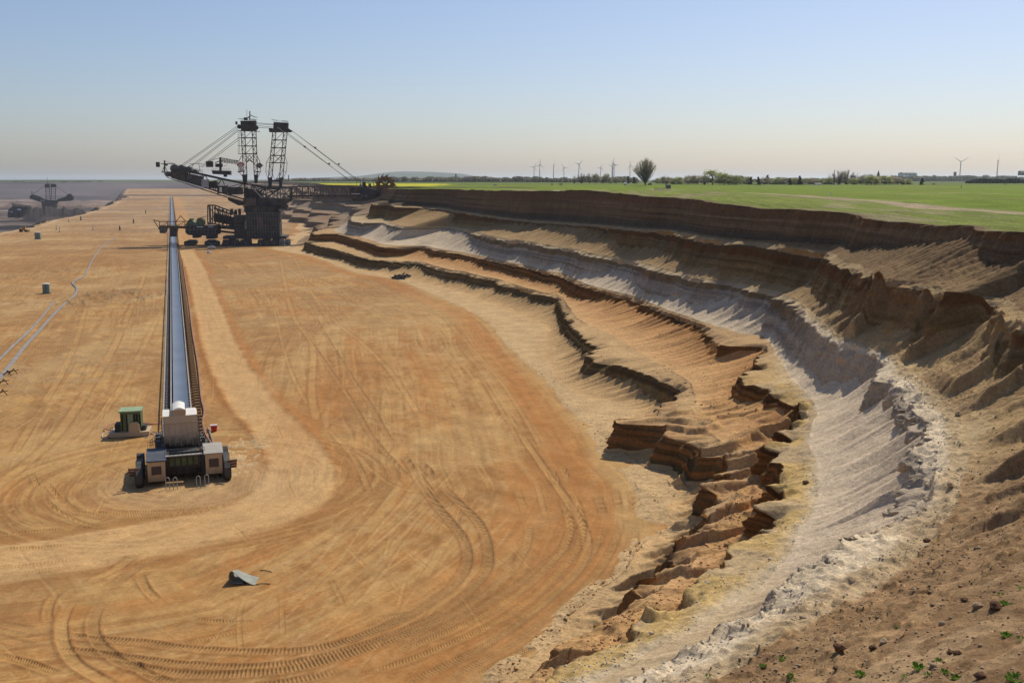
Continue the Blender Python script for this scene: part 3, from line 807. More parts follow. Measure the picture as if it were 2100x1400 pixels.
# wheel tracks with lugs, worn into the sand
def crop5(p): return [(x / 1.909, 1000 + y / 1.909) for x, y in p]
tracks = [
 (crop5([(1580, -130), (1660, 0), (1720, 80), (1780, 150), (1820, 210), (1832, 290), (1790, 370), (1700, 440), (1560, 520), (1380, 590), (1250, 625), (1100, 640), (900, 640), (700, 625), (550, 605), (350, 590), (200, 570), (100, 550), (-40, 520)]), 1.15, 1, 1.0),
 (crop5([(1640, -110), (1740, 0), (1800, 60), (1870, 130), (1905, 200), (1915, 290), (1890, 350), (1800, 440), (1700, 505), (1500, 590), (1300, 650), (1100, 690), (900, 700), (700, 690), (500, 665), (350, 645), (200, 632), (100, 610), (-40, 575)]), 1.15, 1, 1.0),
 (crop5([(560, 250), (480, 300), (440, 325), (350, 370), (290, 430), (250, 500), (240, 560), (255, 630), (300, 690), (380, 740), (470, 790)]), 1.3, 0, 1.0),
 (crop5([(640, 260), (560, 300), (500, 340), (430, 400), (385, 470), (365, 530), (375, 590), (430, 650), (520, 700), (700, 728), (900, 730), (1150, 705), (1400, 640), (1600, 570), (1800, 480), (1930, 380)]), 1.3, 1, 1.0),
 (crop5([(470, 655), (600, 740), (800, 790)]), 1.1, 1, .9),
 (crop5([(900, 790), (1200, 745), (1450, 680), (1650, 590), (1800, 510), (1990, 400), (2150, 290), (2250, 200)]), 1.2, 1, .8),
 (crop5([(-40, 650), (100, 685), (200, 720), (330, 770)]), 1.1, 2, 1.0),
 (crop5([(545, 330), (570, 390), (620, 440), (700, 490), (800, 520), (1000, 530)]), 1.0, 2, .9),
 (crop5([(270, 380), (210, 430), (188, 480), (190, 520), (215, 560)]), 1.0, 2, .9),
 (crop5([(690, 615), (800, 590), (900, 565), (1020, 535)]), .9, 2, .7),
 (crop5([(1420, 525), (1520, 505), (1640, 488)]), .9, 2, .7),
 (crop5([(1330, 440), (1400, 370), (1470, 310), (1510, 280)]), .8, 1, .7),
 (crop5([(1200, 420), (1280, 330), (1350, 270), (1420, 200)]), .8, 1, .6),
 (crop5([(-40, 250), (150, 235), (330, 215), (520, 190), (700, 150)]), .9, 2, .6),
 (crop5([(-40, 190), (150, 170), (300, 160), (500, 130), (800, 95), (960, 50)]), .9, 2, .8),
 (crop5([(-40, 130), (120, 60), (300, 95), (500, 95), (750, 85), (900, 60), (1010, 0)]), .9, 2, .7),
 (crop5([(180, -20), (260, 60), (420, 100), (640, 105), (860, 75)]), .8, 2, .7),
 (crop5([(120, -60), (190, 60), (330, 140), (480, 150)]), .8, 2, .6),
 (crop5([(-40, 350), (150, 330), (350, 300), (560, 270)]), .9, 2, .5),
 (crop5([(-40, 315), (200, 290), (420, 250), (640, 190), (860, 100)]), .7, 1, .4),
 ([(1300, 1010), (1305, 1060), (1295, 1120), (1262, 1180), (1200, 1245), (1110, 1310), (1020, 1365), (960, 1400)], 1.2, 1, 1.0),
 ([(1262, 1000), (1272, 1060), (1262, 1110), (1225, 1175), (1150, 1240), (1060, 1310), (950, 1375), (900, 1400)], 1.0, 1, .7),
 ([(1040, 850), (1110, 950), (1180, 1050), (1205, 1110), (1190, 1160), (1130, 1220), (1040, 1290), (930, 1350)], 1.2, 0, .9),
 ([(1330, 930), (1290, 1000)][:0] + [(1225, 1010), (1240, 1070), (1222, 1120), (1180, 1180), (1100, 1250), (1000, 1320), (880, 1380), (820, 1400)], 1.1, 1, .8),
 ([(1150, 950), (1190, 1050), (1190, 1110), (1150, 1170), (1080, 1235), (980, 1295), (850, 1350), (740, 1385)], 1.1, 2, .8),
 ([(1130, 960), (1165, 1050), (1165, 1105), (1125, 1160), (1055, 1222), (955, 1280), (830, 1333)], 1.1, 2, .8),
 ([(1060, 1000), (1085, 1080), (1070, 1140), (1020, 1200), (930, 1265)], 1.0, 1, .6),
 ([(1100, 1400), (1180, 1330), (1250, 1250), (1290, 1190)], 1.2, 2, 1.0),
 ([(1030, 1400), (1110, 1350), (1190, 1280), (1240, 1215)], 1.2, 2, .9),
 ([(700, 900), (760, 960), (820, 1000), (900, 1010)], .8, 0, .5),
 ([(560, 620), (590, 740), (640, 840), (720, 930), (760, 1010)], .9, 0, .5),
 ([(640, 640), (700, 740), (760, 830), (800, 900), (850, 960), (900, 1030)], .9, 1, .7),
 ([(610, 660), (665, 740), (720, 820), (760, 890), (810, 950), (860, 1000), (872, 1010)], .9, 1, .7),
 ([(600, 520), (640, 600), (690, 660), (740, 700), (800, 760), (860, 850)], 1.2, 0, .6),
 ([(575, 530), (600, 640), (640, 700), (640, 800), (650, 860)], 1.6, 0, .6),
 ([(610, 655), (680, 625), (760, 610)], .8, 0, .6),
 ([(860, 640), (960, 740), (1040, 860), (1090, 960), (1120, 1060)], .8, 0, .5),
 ([(900, 640), (1010, 760), (1090, 880), (1150, 1000)], .8, 0, .5),
 ([(180, 620), (150, 720), (90, 830), (30, 930)], 1.4, 0, .5),
 ([(300, 560), (240, 700), (180, 800), (110, 900), (-20, 1010)], 1.8, 0, .7),
 ([(330, 640), (270, 760), (200, 860), (120, 940)], 1.4, 0, .5),
]
rng = np.random.RandomState(5)
for i in range(26):      # faint criss-cross traces
    x0 = rng.uniform(420, 1050); y0 = rng.uniform(560, 1250)
    a_ = rng.uniform(-.5, .9) + (1.2 if i % 3 else 0)
    L_ = rng.uniform(70, 220) * (y0 / 900.)
    b_ = rng.uniform(-40, 40)
    tracks.append(([(x0, y0), (x0 + .5 * L_ * math.cos(a_) + b_, y0 + .5 * L_ * math.sin(a_)), (x0 + L_ * math.cos(a_), y0 + L_ * math.sin(a_))], .5, 0, .35))
for i in range(16):
    x0 = rng.uniform(0, 330); y0 = rng.uniform(520, 960)
    a_ = rng.uniform(1.9, 2.6)
    L_ = rng.uniform(60, 200)
    tracks.append(([(x0, y0), (x0 + .5 * L_ * math.cos(a_) + rng.uniform(-15, 15), y0 + .5 * L_ * math.sin(a_)), (x0 + L_ * math.cos(a_), y0 + L_ * math.sin(a_))], .5, 0, .4))
for pts, wid, style, strn in tracks:
    tp = fl(pts, 8)
    if strn < .45 and np.any(tp[:, 1] > 900): continue
    td, ta, ts, tl_ = poly_dist(tp, GX, GY, wid + 1.2)
    hw = wid * .5
    fade = np.clip(ta / 4, 0, 1) * np.clip((tl_ - ta) / 4, 0, 1) * sstep(.18, .45, fbm(ta / 14, 0 * ta, 220, 2)) 
    ins = (1 - sstep(hw * .85, hw * 1.1, td)) * fade * strn
    berm = np.exp(-((td - hw * 1.25) / (.22 * wid)) ** 2) * fade * strn
    pitch = .42
    if style == 0: tread = .5 + 0 * ta
    elif style == 1: tread = .5 + .5 * np.sin(2 * np.pi * ta / pitch)
    else: tread = .5 + .5 * np.sin(2 * np.pi * (ta + td * .55) / (pitch * .9))
    tread = np.where(style > 0, sstep(.25, .75, tread), tread)
    GZ += np.where(td < wid + 1.2, -0.07 * ins + .12 * ins * (tread - .5) + .09 * berm, 0)
    mf(ins * (.6 if style else .7), light * 1.04)
    if style: mf(ins * (1 - tread) * .6, dark * .85)
    mf(berm * .6, C(.36, .19, .075))
    if style == 1 and strn >= .7: mf(ins * .35, C(.30, .18, .09))
# small-scale ground relief and old rake marks
GZ += (fbm(GX / 1.3, GY / 1.3, 230, 3) - .5) * .10 * (1 - sstep(350, 600, GY))
GZ += (stW - .5) * .16 * wR * (1 - sstep(350, 700, GY)) + (stC - .5) * .16 * wL * (1 - sstep(400, 700, GY))
# rows of dumped clods left of the belt, and the dark heap by the wall
def blob(px0, px1, py0, py1, amp, sc_, seed, c, thr=.45):
    a_ = at_z((px0 + px1) / 2, (py0 + py1) / 2)[:2]
    hx = abs(at_z(px1, (py0 + py1) / 2)[0] - at_z(px0, (py0 + py1) / 2)[0]) / 2
    hy = abs(at_z(px0, py0)[1] - at_z(px0, py1)[1]) / 2
    q = ((GX - a_[0]) / hx) ** 2 + ((GY - a_[1]) / hy) ** 2
    w_ = 1 - sstep(.5, 1.1, q)
    n_ = np.clip(fbm(GX / sc_, GY / sc_, seed, 3) - thr, 0, 1)
    global GZ
    GZ = GZ + w_ * n_ * amp
    mf(w_ * sstep(0, .1, n_) * .8, c)
blob(132, 290, 588, 628, 3.0, 3.2, 240, C(.36, .25, .13))
blob(40, 150, 548, 574, 2.5, 3.5, 241, C(.40, .26, .13))
blob(285, 335, 590, 625, 3, 2.0, 242, C(.40, .29, .16))
blob(0, 330, 700, 800, .6, 2.0, 243, C(.45, .31, .16), .5)
blob(420, 545, 880, 1000, .7, 1.0, 244, C(.60, .46, .28), .5)

# the deeper coal bench on the far left
LE = np.array([at_z(x, y)[:2] for x, y in [(-260, 540), (-40, 487), (0, 478.5), (62, 466), (130, 448), (196, 432.5), (232, 416), (250, 410), (262, 404)]] + [(-1500, 3900), (-2050, 5400)])
lex = np.interp(GY, LE[:, 1], LE[:, 0])
dep = (lex + 30 * (fbm(GX / 60, GY / 130, 250, 4) - .5)) - GX
GZ = GZ + np.where(dep > 0, -56 * sstep(0, 70, dep), 0)
coal = (GZ < -1)
mf(coal * 1.0, C(.028, .026, .03))
GZ = GZ + coal * 9 * np.clip(fbm(GX / 60, GY / 45, 252, 4) - .45, 0, 1)
mf(coal * sstep(2650, 2950, GY + 500 * (fbm(GX / 200, GY / 90, 253, 3) - .5)) * .9, C(.24, .185, .155))
mf(coal * (1 - sstep(60, 120, np.abs(GY - 3080 - .1 * (GX + 1200)))) * .9, C(.05, .045, .05))
mf(coal * (1 - sstep(90, 160, np.abs(GY - 3300))) * sstep(.4, .5, fbm(GX / 300, GY / 90, 254, 2)) * .8, C(.07, .06, .065))
mf(coal * sstep(.5, .6, fbm(GX / 260, GY / 60, 251, 4)) * sstep(1950, 2300, GY) * .9, C(.26, .22, .20))
mf(coal * sstep(3400, 3700, GY) * .7, C(.32, .25, .21))
bn = fbm(GX / 420, GY / 75, 255, 4)
mf(coal * sstep(2500, 2900, GY) * sstep(.52, .58, bn) * .85, C(.055, .05, .055))
mf(coal * sstep(2500, 2900, GY) * (1 - sstep(.38, .44, bn)) * .8, C(.42, .33, .27))
rr_ = 1050 + FPX * GX / np.maximum(GY, 50)
md = 34 * np.exp(-((GY - 2650) / 110.) ** 2) * sstep(35, 75, rr_) * (1 - sstep(170, 205, rr_)) * fbm(rr_ / 22, GY / 400, 256, 4) * 1.5
md2 = 22 * np.exp(-((GY - 3600) / 200.) ** 2) * (1 - sstep(190, 240, rr_)) * fbm(rr_ / 40, GY / 600, 257, 4) * 1.4
GZ = GZ + coal * (md + md2)
mf(coal * sstep(4, 9, md) * .9, C(.03, .028, .03))
mf(coal * sstep(4, 9, md2) * .6, C(.20, .15, .12))
mf(coal * (1 - sstep(10, 30, np.abs(GY - 2050 - .05 * GX))) * (GX < -900) * .7, C(.35, .31, .28))
mf((dep < 0) * (1 - sstep(0, 10, -dep)) * (GY > 800) * .7, C(.66, .50, .32))  # pale rim strip: the sunlit edge painted into the floor colour
# dark bands across the far end of the floor
mf((1 - coal) * (1 - sstep(60, 160, np.abs(GY - 3050 + .2 * (GX + 1000)))) * (GX < -800) * .9, C(.10, .09, .10))
mf((1 - coal) * (1 - sstep(60, 130, np.abs(GY - 2420 - .05 * (GX + 1000)))) * (GX < -850) * .7, C(.24, .18, .15))
mf((1 - coal) * (1 - sstep(60, 130, np.abs(GY - 1700 - .3 * (GX + 500)))) * sstep(.45, .6, stF) * .6, C(.30, .24, .22))
GZ[rowY < 60] = 0
# sink under the wall so only the wall mesh shows there
FCOL *= np.array([.78, .72, .64]) * (1 + .30 * (fbm(GX / .9, GY / .9, 231, 4) - .5))[..., None]
floor = grid_mesh("ground", np.stack([GX, GY, GZ], -1).transpose(1, 0, 2), M_floor, FCOL.transpose(1, 0, 2))
tag(floor, kind='structure')

# ---------------------------------------------------------------- far side of the pit, horizon land, distant hills
fx = np.linspace(-5200, -300, 240)
prof = [(0, -62), (500, -40), (560, -38), (900, -10), (980, -8), (1250, 18), (1330, 20), (1560, 41), (2500, 42), (9000, 40), (26000, 36)]
PF = []
for dyy, z_ in prof:
    base = 5000 - 0.0 * fx + 350 * (fbm(fx / 900, 0 * fx, 260, 3) - .5) - 500 * sstep(-2200, -900, fx)
    zz_ = z_ + (fbm(fx / 240, np.full_like(fx, dyy / 200.), 261, 3) - .5) * (8 if z_ < 40 else 5)
    PF.append(np.stack([fx * (1 + dyy / 5000.), base + dyy, zz_ + 0 * fx], -1))
PF = np.array(PF)
fc = C(.10, .085, .085) * np.ones(PF.shape[:2] + (3,))
fc *= (1 + 1.4 * (fbm(fx[None, :] / 700, np.arange(len(prof))[:, None] * 1.3, 263, 3) - 0.5))[..., None]
fc *= (1 + .5 * (fbm(fx[None, :] / 300, np.arange(len(prof))[:, None] * 2.0, 262, 3) - .5))[..., None]
fc[7:] = C(.09, .12, .05)
far = grid_mesh("far_terrain", PF[:, ::-1], M_wall, fc[:, ::-1])
tag(far, kind='structure')

def ridge_mesh(name, x0, x1, y0, zf, depth, c, n=160):
    xs = np.linspace(x0, x1, n)
    rows = []
    for t_ in (0, .15, .4, .7, 1.0):
        rows.append(np.stack([xs, np.full_like(xs, y0 + depth * t_), 30 + (zf(xs) - 30) * math.sin(math.pi / 2 * min(1, t_ * 1.3))], -1))
    g = np.array(rows)
    o = grid_mesh(name, g[:, ::-1], M_wall, c * np.ones(g.shape[:2] + (3,)))
    return tag(o, kind='structure')
def px_x(px, y): return (px - 1050) / FPX * y
hz = lambda xs: 41 + 128 * np.exp(-((xs - px_x(850, 15000)) / 900) ** 4) * (0.8 + .2 * fbm(xs / 700, 0 * xs, 270, 2)) + 55 * np.exp(-((xs - px_x(690, 15000)) / 900) ** 2)
ridge_mesh("hills", px_x(560, 15000), px_x(1090, 15000), 15000, hz, 3000, C(.07, .09, .06))
# land out to the horizon on every side
ring_r = np.geomspace(9000, 60000, 14); ring_a = np.linspace(R(-60), R(60), 90)
RG = np.stack([np.sin(ring_a)[None, :] * ring_r[:, None], np.cos(ring_a)[None, :] * ring_r[:, None], np.full((14, 90), 36.0) - (ring_r[:, None] / 1000) * .1], -1)
outer = grid_mesh("plain", RG[:, ::-1], M_field, C(.10, .12, .05) * np.ones((14, 90, 3)))
tag(outer, kind='structure')

# ---------------------------------------------------------------- haze: one closed box of thin air
def add_box_mesh(name, lo, hi, mat):
    me = bpy.data.meshes.new(name)
    vs = [(x, y, z) for z in (lo[2], hi[2]) for y in (lo[1], hi[1]) for x in (lo[0], hi[0])]
    me.from_pydata(vs, [], [(0, 2, 3, 1), (4, 5, 7, 6), (0, 1, 5, 4), (2, 6, 7, 3), (0, 4, 6, 2), (1, 3, 7, 5)])
    me.materials.append(mat)
    o = bpy.data.objects.new(name, me); COL.objects.link(o)
    return o
hm = bpy.data.materials.new("thin haze"); hm.use_nodes = True
hn = hm.node_tree; hn.nodes.clear()
pv = hn.nodes.new("ShaderNodeVolumePrincipled"); ho = hn.nodes.new("ShaderNodeOutputMaterial")
pv.inputs["Color"].default_value = (.86, .92, 1.0, 1)
pv.inputs["Density"].default_value = 0.000032
pv.inputs["Anisotropy"].default_value = 0.45
hn.links.new(pv.outputs[0], ho.inputs["Volume"])
haze = add_box_mesh("haze", (-62000, -3000, -70), (62000, 62000, 215), hm)
tag(haze, kind='stuff')
# ---------------------------------------------------------------- materials for the things
def solid(name, c, rough=.7, metal=0.0, var=.25, scale=.6, c2=None, spec=.3):
    m = bpy.data.materials.new(name); m.use_nodes = True
    t = m.node_tree; b = t.nodes["Principled BSDF"]
    b.inputs["Roughness"].default_value = rough; b.inputs["Metallic"].default_value = metal
    b.inputs["Specular IOR Level"].default_value = spec
    tc = t.nodes.new("ShaderNodeTexCoord"); n = t.nodes.new("ShaderNodeTexNoise")
    n.inputs["Scale"].default_value = scale; n.inputs["Detail"].default_value = 6; n.inputs["Roughness"].default_value = .65
    t.links.new(tc.outputs["Object"], n.inputs["Vector"])
    r = t.nodes.new("ShaderNodeValToRGB")
    c2 = c2 or tuple(x * (1 - var) for x in c)
    r.color_ramp.elements[0].position = .38; r.color_ramp.elements[1].position = .62
    r.color_ramp.elements[0].color = (*c2, 1); r.color_ramp.elements[1].color = (*[min(1, x * (1 + var * .6)) for x in c], 1)
    t.links.new(n.outputs["Fac"], r.inputs[0]); t.links.new(r.outputs[0], b.inputs["Base Color"])
    return m

def bottom_stain(name, c, stain, z0, z1):
    """painted sheet with soot and grease towards its lower edge"""
    m = solid(name, c, .6, var=.08, scale=.4)
    t = m.node_tree; b = t.nodes["Principled BSDF"]
    src = b.inputs["Base Color"].links[0].from_socket
    tc = t.nodes.new("ShaderNodeTexCoord"); sx = t.nodes.new("ShaderNodeSeparateXYZ"); t.links.new(tc.outputs["Object"], sx.inputs[0])
    n = t.nodes.new("ShaderNodeTexNoise"); n.inputs["Scale"].default_value = 1.1; n.inputs["Detail"].default_value = 4
    t.links.new(tc.outputs["Object"], n.inputs["Vector"])
    ad = t.nodes.new("ShaderNodeMath"); ad.operation = 'MULTIPLY_ADD'; ad.inputs[1].default_value = 2.2
    t.links.new(n.outputs["Fac"], ad.inputs[0]); t.links.new(sx.outputs["Z"], ad.inputs[2])
    mr = t.nodes.new("ShaderNodeMapRange"); mr.inputs[1].default_value = z0 + 1.1; mr.inputs[2].default_value = z1 + 1.1; mr.inputs[3].default_value = 1; mr.inputs[4].default_value = 0
    t.links.new(ad.outputs[0], mr.inputs[0])
    mx = t.nodes.new("ShaderNodeMixRGB"); t.links.new(mr.outputs[0], mx.inputs[0]); t.links.new(src, mx.inputs[1]); mx.inputs[2].default_value = (*stain, 1)
    t.links.new(mx.outputs[0], b.inputs["Base Color"])
    return m

M = {
 'steel': solid("dusty dark steel", (.060, .060, .056), .75, var=.45, scale=.25),
 'steel2': solid("grey steel", (.13, .13, .12), .6, var=.35, scale=.3),
 'rust': solid("rusty brown steel", (.16, .09, .05), .85, var=.45, scale=.4),
 'brown': solid("brown sheet steel", (.13, .095, .08), .7, var=.3, scale=.2),
 'panel': solid("pale grey cladding", (.36, .36, .38), .6, var=.12),
 'rope': solid("steel rope", (.10, .10, .10), .5, var=.1),
 'red': solid("red enamel sign", (.42, .05, .06), .5, var=.15), 'pinkwhite': solid("white enamel sign", (.62, .50, .50), .5, var=.1),
 'white': solid("white paint", (.78, .78, .76), .4, var=.05),
 'cream': solid("cream roof sheet", (.72, .70, .63), .55, var=.08),
 'tan': solid("tan sheet cladding", (.48, .365, .23), .6, var=.08, scale=.5),
 'green': solid("green painted steel", (.12, .17, .075), .5, var=.25, scale=1.0),
 'palegreen': solid("faded green panel", (.27, .36, .20), .6, var=.2),
 'kiosk': solid("grey green kiosk", (.17, .25, .21), .6, var=.15),
 'belt': solid("rubber conveyor belt", (.125, .15, .185), .38, var=.14, scale=.08, spec=.6),
 'rail': solid("galvanised rail", (.34, .33, .31), .55, var=.2),
 'shoe': solid("rusty idler shoe", (.20, .115, .05), .85, var=.4, scale=2),
 'hose': solid("grey hose", (.27, .25, .225), .6, var=.2, scale=.3),
 'cable': solid("reddish cable", (.30, .16, .10), .7, var=.2),
 'yellow': solid("yellow machine paint", (.50, .25, .03), .5, var=.3, scale=1),
 'black': solid("black rubber", (.02, .02, .02), .8, var=.3),
 'glass': solid("dark window glass", (.03, .04, .05), .12, var=.1, spec=.8),
 'redbox': solid("red box", (.55, .03, .03), .5, var=.1),
 'mat': solid("weathered rubber mat and sunlit crawlers", (.27, .28, .235), .7, var=.18, scale=1.2),
 'orange': solid("ochre wheel steel", (.22, .12, .055), .85, var=.5, scale=.35),
 'turbine': solid("off white turbine", (.60, .60, .62), .5, var=.04),
 'wallwhite': solid("white render", (.70, .70, .68), .8, var=.08),
 'roof': solid("brown tiles", (.20, .11, .08), .8, var=.2),
 'slate': solid("slate roof", (.07, .08, .10), .7, var=.2),
 'brick': solid("grey brick", (.22, .18, .16), .85, var=.2),
 'wood': solid("weathered timber", (.20, .19, .18), .85, var=.2),
 'bark': solid("bark", (.12, .09, .065), .9, var=.3, scale=1),
}

class MB:
    def __init__(s):
        s.v = []; s.f = []
    def _add(s, vs, fs):
        n = len(s.v); s.v += [tuple(p) for p in vs]; s.f += [tuple(i + n for i in f) for f in fs]
    def box(s, lo, hi):
        x0, y0, z0 = lo; x1, y1, z1 = hi
        s._add([(x0, y0, z0), (x1, y0, z0), (x1, y1, z0), (x0, y1, z0), (x0, y0, z1), (x1, y0, z1), (x1, y1, z1), (x0, y1, z1)],
               [(0, 3, 2, 1), (4, 5, 6, 7), (0, 1, 5, 4), (1, 2, 6, 5), (2, 3, 7, 6), (3, 0, 4, 7)])
        return s
    def cbox(s, c, size):
        return s.box([c[i] - size[i] / 2 for i in range(3)], [c[i] + size[i] / 2 for i in range(3)])
    def beam(s, p, q, w, h=None):
        p = Vector(p); q = Vector(q); h = h or w
        d = q - p
        if d.length < 1e-6: return s
        d.normalize()
        up = Vector((0, 0, 1)) if abs(d.z) < .95 else Vector((0, 1, 0))
        a = d.cross(up).normalized(); b = a.cross(d).normalized()
        a *= w / 2; b *= h / 2
        vs = [p - a - b, p + a - b, p + a + b, p - a + b, q - a - b, q + a - b, q + a + b, q - a + b]
        s._add(vs, [(0, 1, 2, 3), (4, 7, 6, 5), (0, 4, 5, 1), (1, 5, 6, 2), (2, 6, 7, 3), (3, 7, 4, 0)])
        return s
    def tube(s, pts, r, n=6, cap=True):
        pts = [Vector(p) for p in pts]; rr = r if hasattr(r, '__len__') else [r] * len(pts)
        rings = []
        base = len(s.v)
        prev = None
        for i, p in enumerate(pts):
            d = (pts[min(i + 1, len(pts) - 1)] - pts[max(i - 1, 0)]).normalized()
            if prev is None:
                up = Vector((0, 0, 1)) if abs(d.z) < .9 else Vector((1, 0, 0))
                a = d.cross(up).normalized()
            else:
                a = (prev - d * prev.dot(d)).normalized()
            prev = a; b = d.cross(a)
            for k in range(n):
                t = 2 * math.pi * k / n
                s.v.append(tuple(p + (a * math.cos(t) + b * math.sin(t)) * rr[i]))
        for i in range(len(pts) - 1):
            for k in range(n):
                s.f.append((base + i * n + k, base + i * n + (k + 1) % n, base + (i + 1) * n + (k + 1) % n, base + (i + 1) * n + k))
        if cap:
            s.f.append(tuple(base + k for k in range(n))[::-1]); s.f.append(tuple(base + (len(pts) - 1) * n + k for k in range(n)))
        return s
    def prism(s, poly, y0, y1):
        """poly in x,z extruded from y0 to y1"""
        n = len(poly); vs = [(x, y0, z) for x, z in poly] + [(x, y1, z) for x, z in poly]
        fs = [tuple(range(n)), tuple(range(2 * n - 1, n - 1, -1))] + [(i, i + n, (i + 1) % n + n, (i + 1) % n) for i in range(n)]
        s._add(vs, fs); return s
    def prism_x(s, poly, x0, x1):
        n = len(poly); vs = [(x0, y, z) for y, z in poly] + [(x1, y, z) for y, z in poly]
        fs = [tuple(range(n))[::-1], tuple(range(n, 2 * n))] + [(i, (i + 1) % n, (i + 1) % n + n, i + n) for i in range(n)]
        s._add(vs, fs); return s
    def disc(s, c, r, axis, th, n=20, r0=0):
        """cylinder (or ring) with its axis along x or y"""
        c = Vector(c)
        ax = {'x': Vector((1, 0, 0)), 'y': Vector((0, 1, 0)), 'z': Vector((0, 0, 1))}[axis]
        u = {'x': Vector((0, 1, 0)), 'y': Vector((1, 0, 0)), 'z': Vector((1, 0, 0))}[axis]; w = ax.cross(u)
        base = len(s.v)
        rr = [(r, -th / 2), (r, th / 2)] + ([(r0, th / 2), (r0, -th / 2)] if r0 else [])
        for (q, o) in rr:
            for k in range(n):
                t = 2 * math.pi * k / n
                s.v.append(tuple(c + ax * o + (u * math.cos(t) + w * math.sin(t)) * q))
        m_ = len(rr)
        for j in range(m_ if r0 else 1):
            for k in range(n):
                s.f.append((base + j * n + k, base + j * n + (k + 1) % n, base + ((j + 1) % m_) * n + (k + 1) % n, base + ((j + 1) % m_) * n + k))
        if not r0:
            s.f.append(tuple(base + k for k in range(n))[::-1]); s.f.append(tuple(base + n + k for k in range(n)))
        return s
    def lattice(s, p, q, w, h, n, ch=.3, br=.18):
        """four-chord box girder"""
        p = Vector(p); q = Vector(q); d = (q - p).normalized()
        up = Vector((0, 1, 0)) if abs(d.y) < .9 else Vector((0, 0, 1))
        a = up.cross(d).normalized() * w / 2; b = up * h / 2
        cs = [(-a - b), (a - b), (a + b), (-a + b)]
        for c in cs: s.beam(p + c, q + c, ch)
        for i in range(n):
            t0 = p.lerp(q, i / n); t1 = p.lerp(q, (i + 1) / n)
            for j in range(4):
                c0, c1 = cs[j], cs[(j + 1) % 4]
                if i % 2 == 0: s.beam(t0 + c0, t1 + c1, br)
                else: s.beam(t0 + c1, t1 + c0, br)
                s.beam(t1 + c0, t1 + c1, br)
        return s
    def rails(s, p, q, hgt=1.1, n=8, r=.07):
        p = Vector(p); q = Vector(q); u = Vector((0, 0, hgt))
        s.beam(p + u, q + u, r); s.beam(p + u * .5, q + u * .5, r)
        for i in range(n + 1):
            t = p.lerp(q, i / n); s.beam(t, t + u, r)
        return s
    def build(s, name, mat, parent=None, smooth=False, loc=None):
        me = bpy.data.meshes.new(name); me.from_pydata(s.v, [], s.f); me.materials.append(mat)
        if smooth:
            me.polygons.foreach_set("use_smooth", [True] * len(me.polygons))
        me.update()
        o = bpy.data.objects.new(name, me); COL.objects.link(o)
        if parent is not None: o.parent = parent
        if loc is not None: o.location = loc
        return o

def frame(name, px, Y0, yaw_deg, z=0.0):
    X0 = (px - 1050) / FPX * (Y0 * CP + (CAMZ - z) * SP)
    e = empty(name, (X0, Y0, z), R(yaw_deg))
    ct, st = math.cos(R(yaw_deg)), math.sin(R(yaw_deg))
    def L(px_, py_, yo=0.0):
        # a lone x or y pixel is paired with a typical value on the machine
        d = ray(px_ if px_ else px, py_ if py_ else 420)
        # plane: (P - P0).n = yo ; n = (-st, ct)
        t = (yo + (-st) * X0 + ct * Y0) / (-st * d[0] + ct * d[1])
        P_ = d * t + np.array([0, 0, CAMZ])
        x = (P_[0] - X0) * ct + (P_[1] - Y0) * st
        return Vector((x, yo, P_[2] - z))
    return e, L

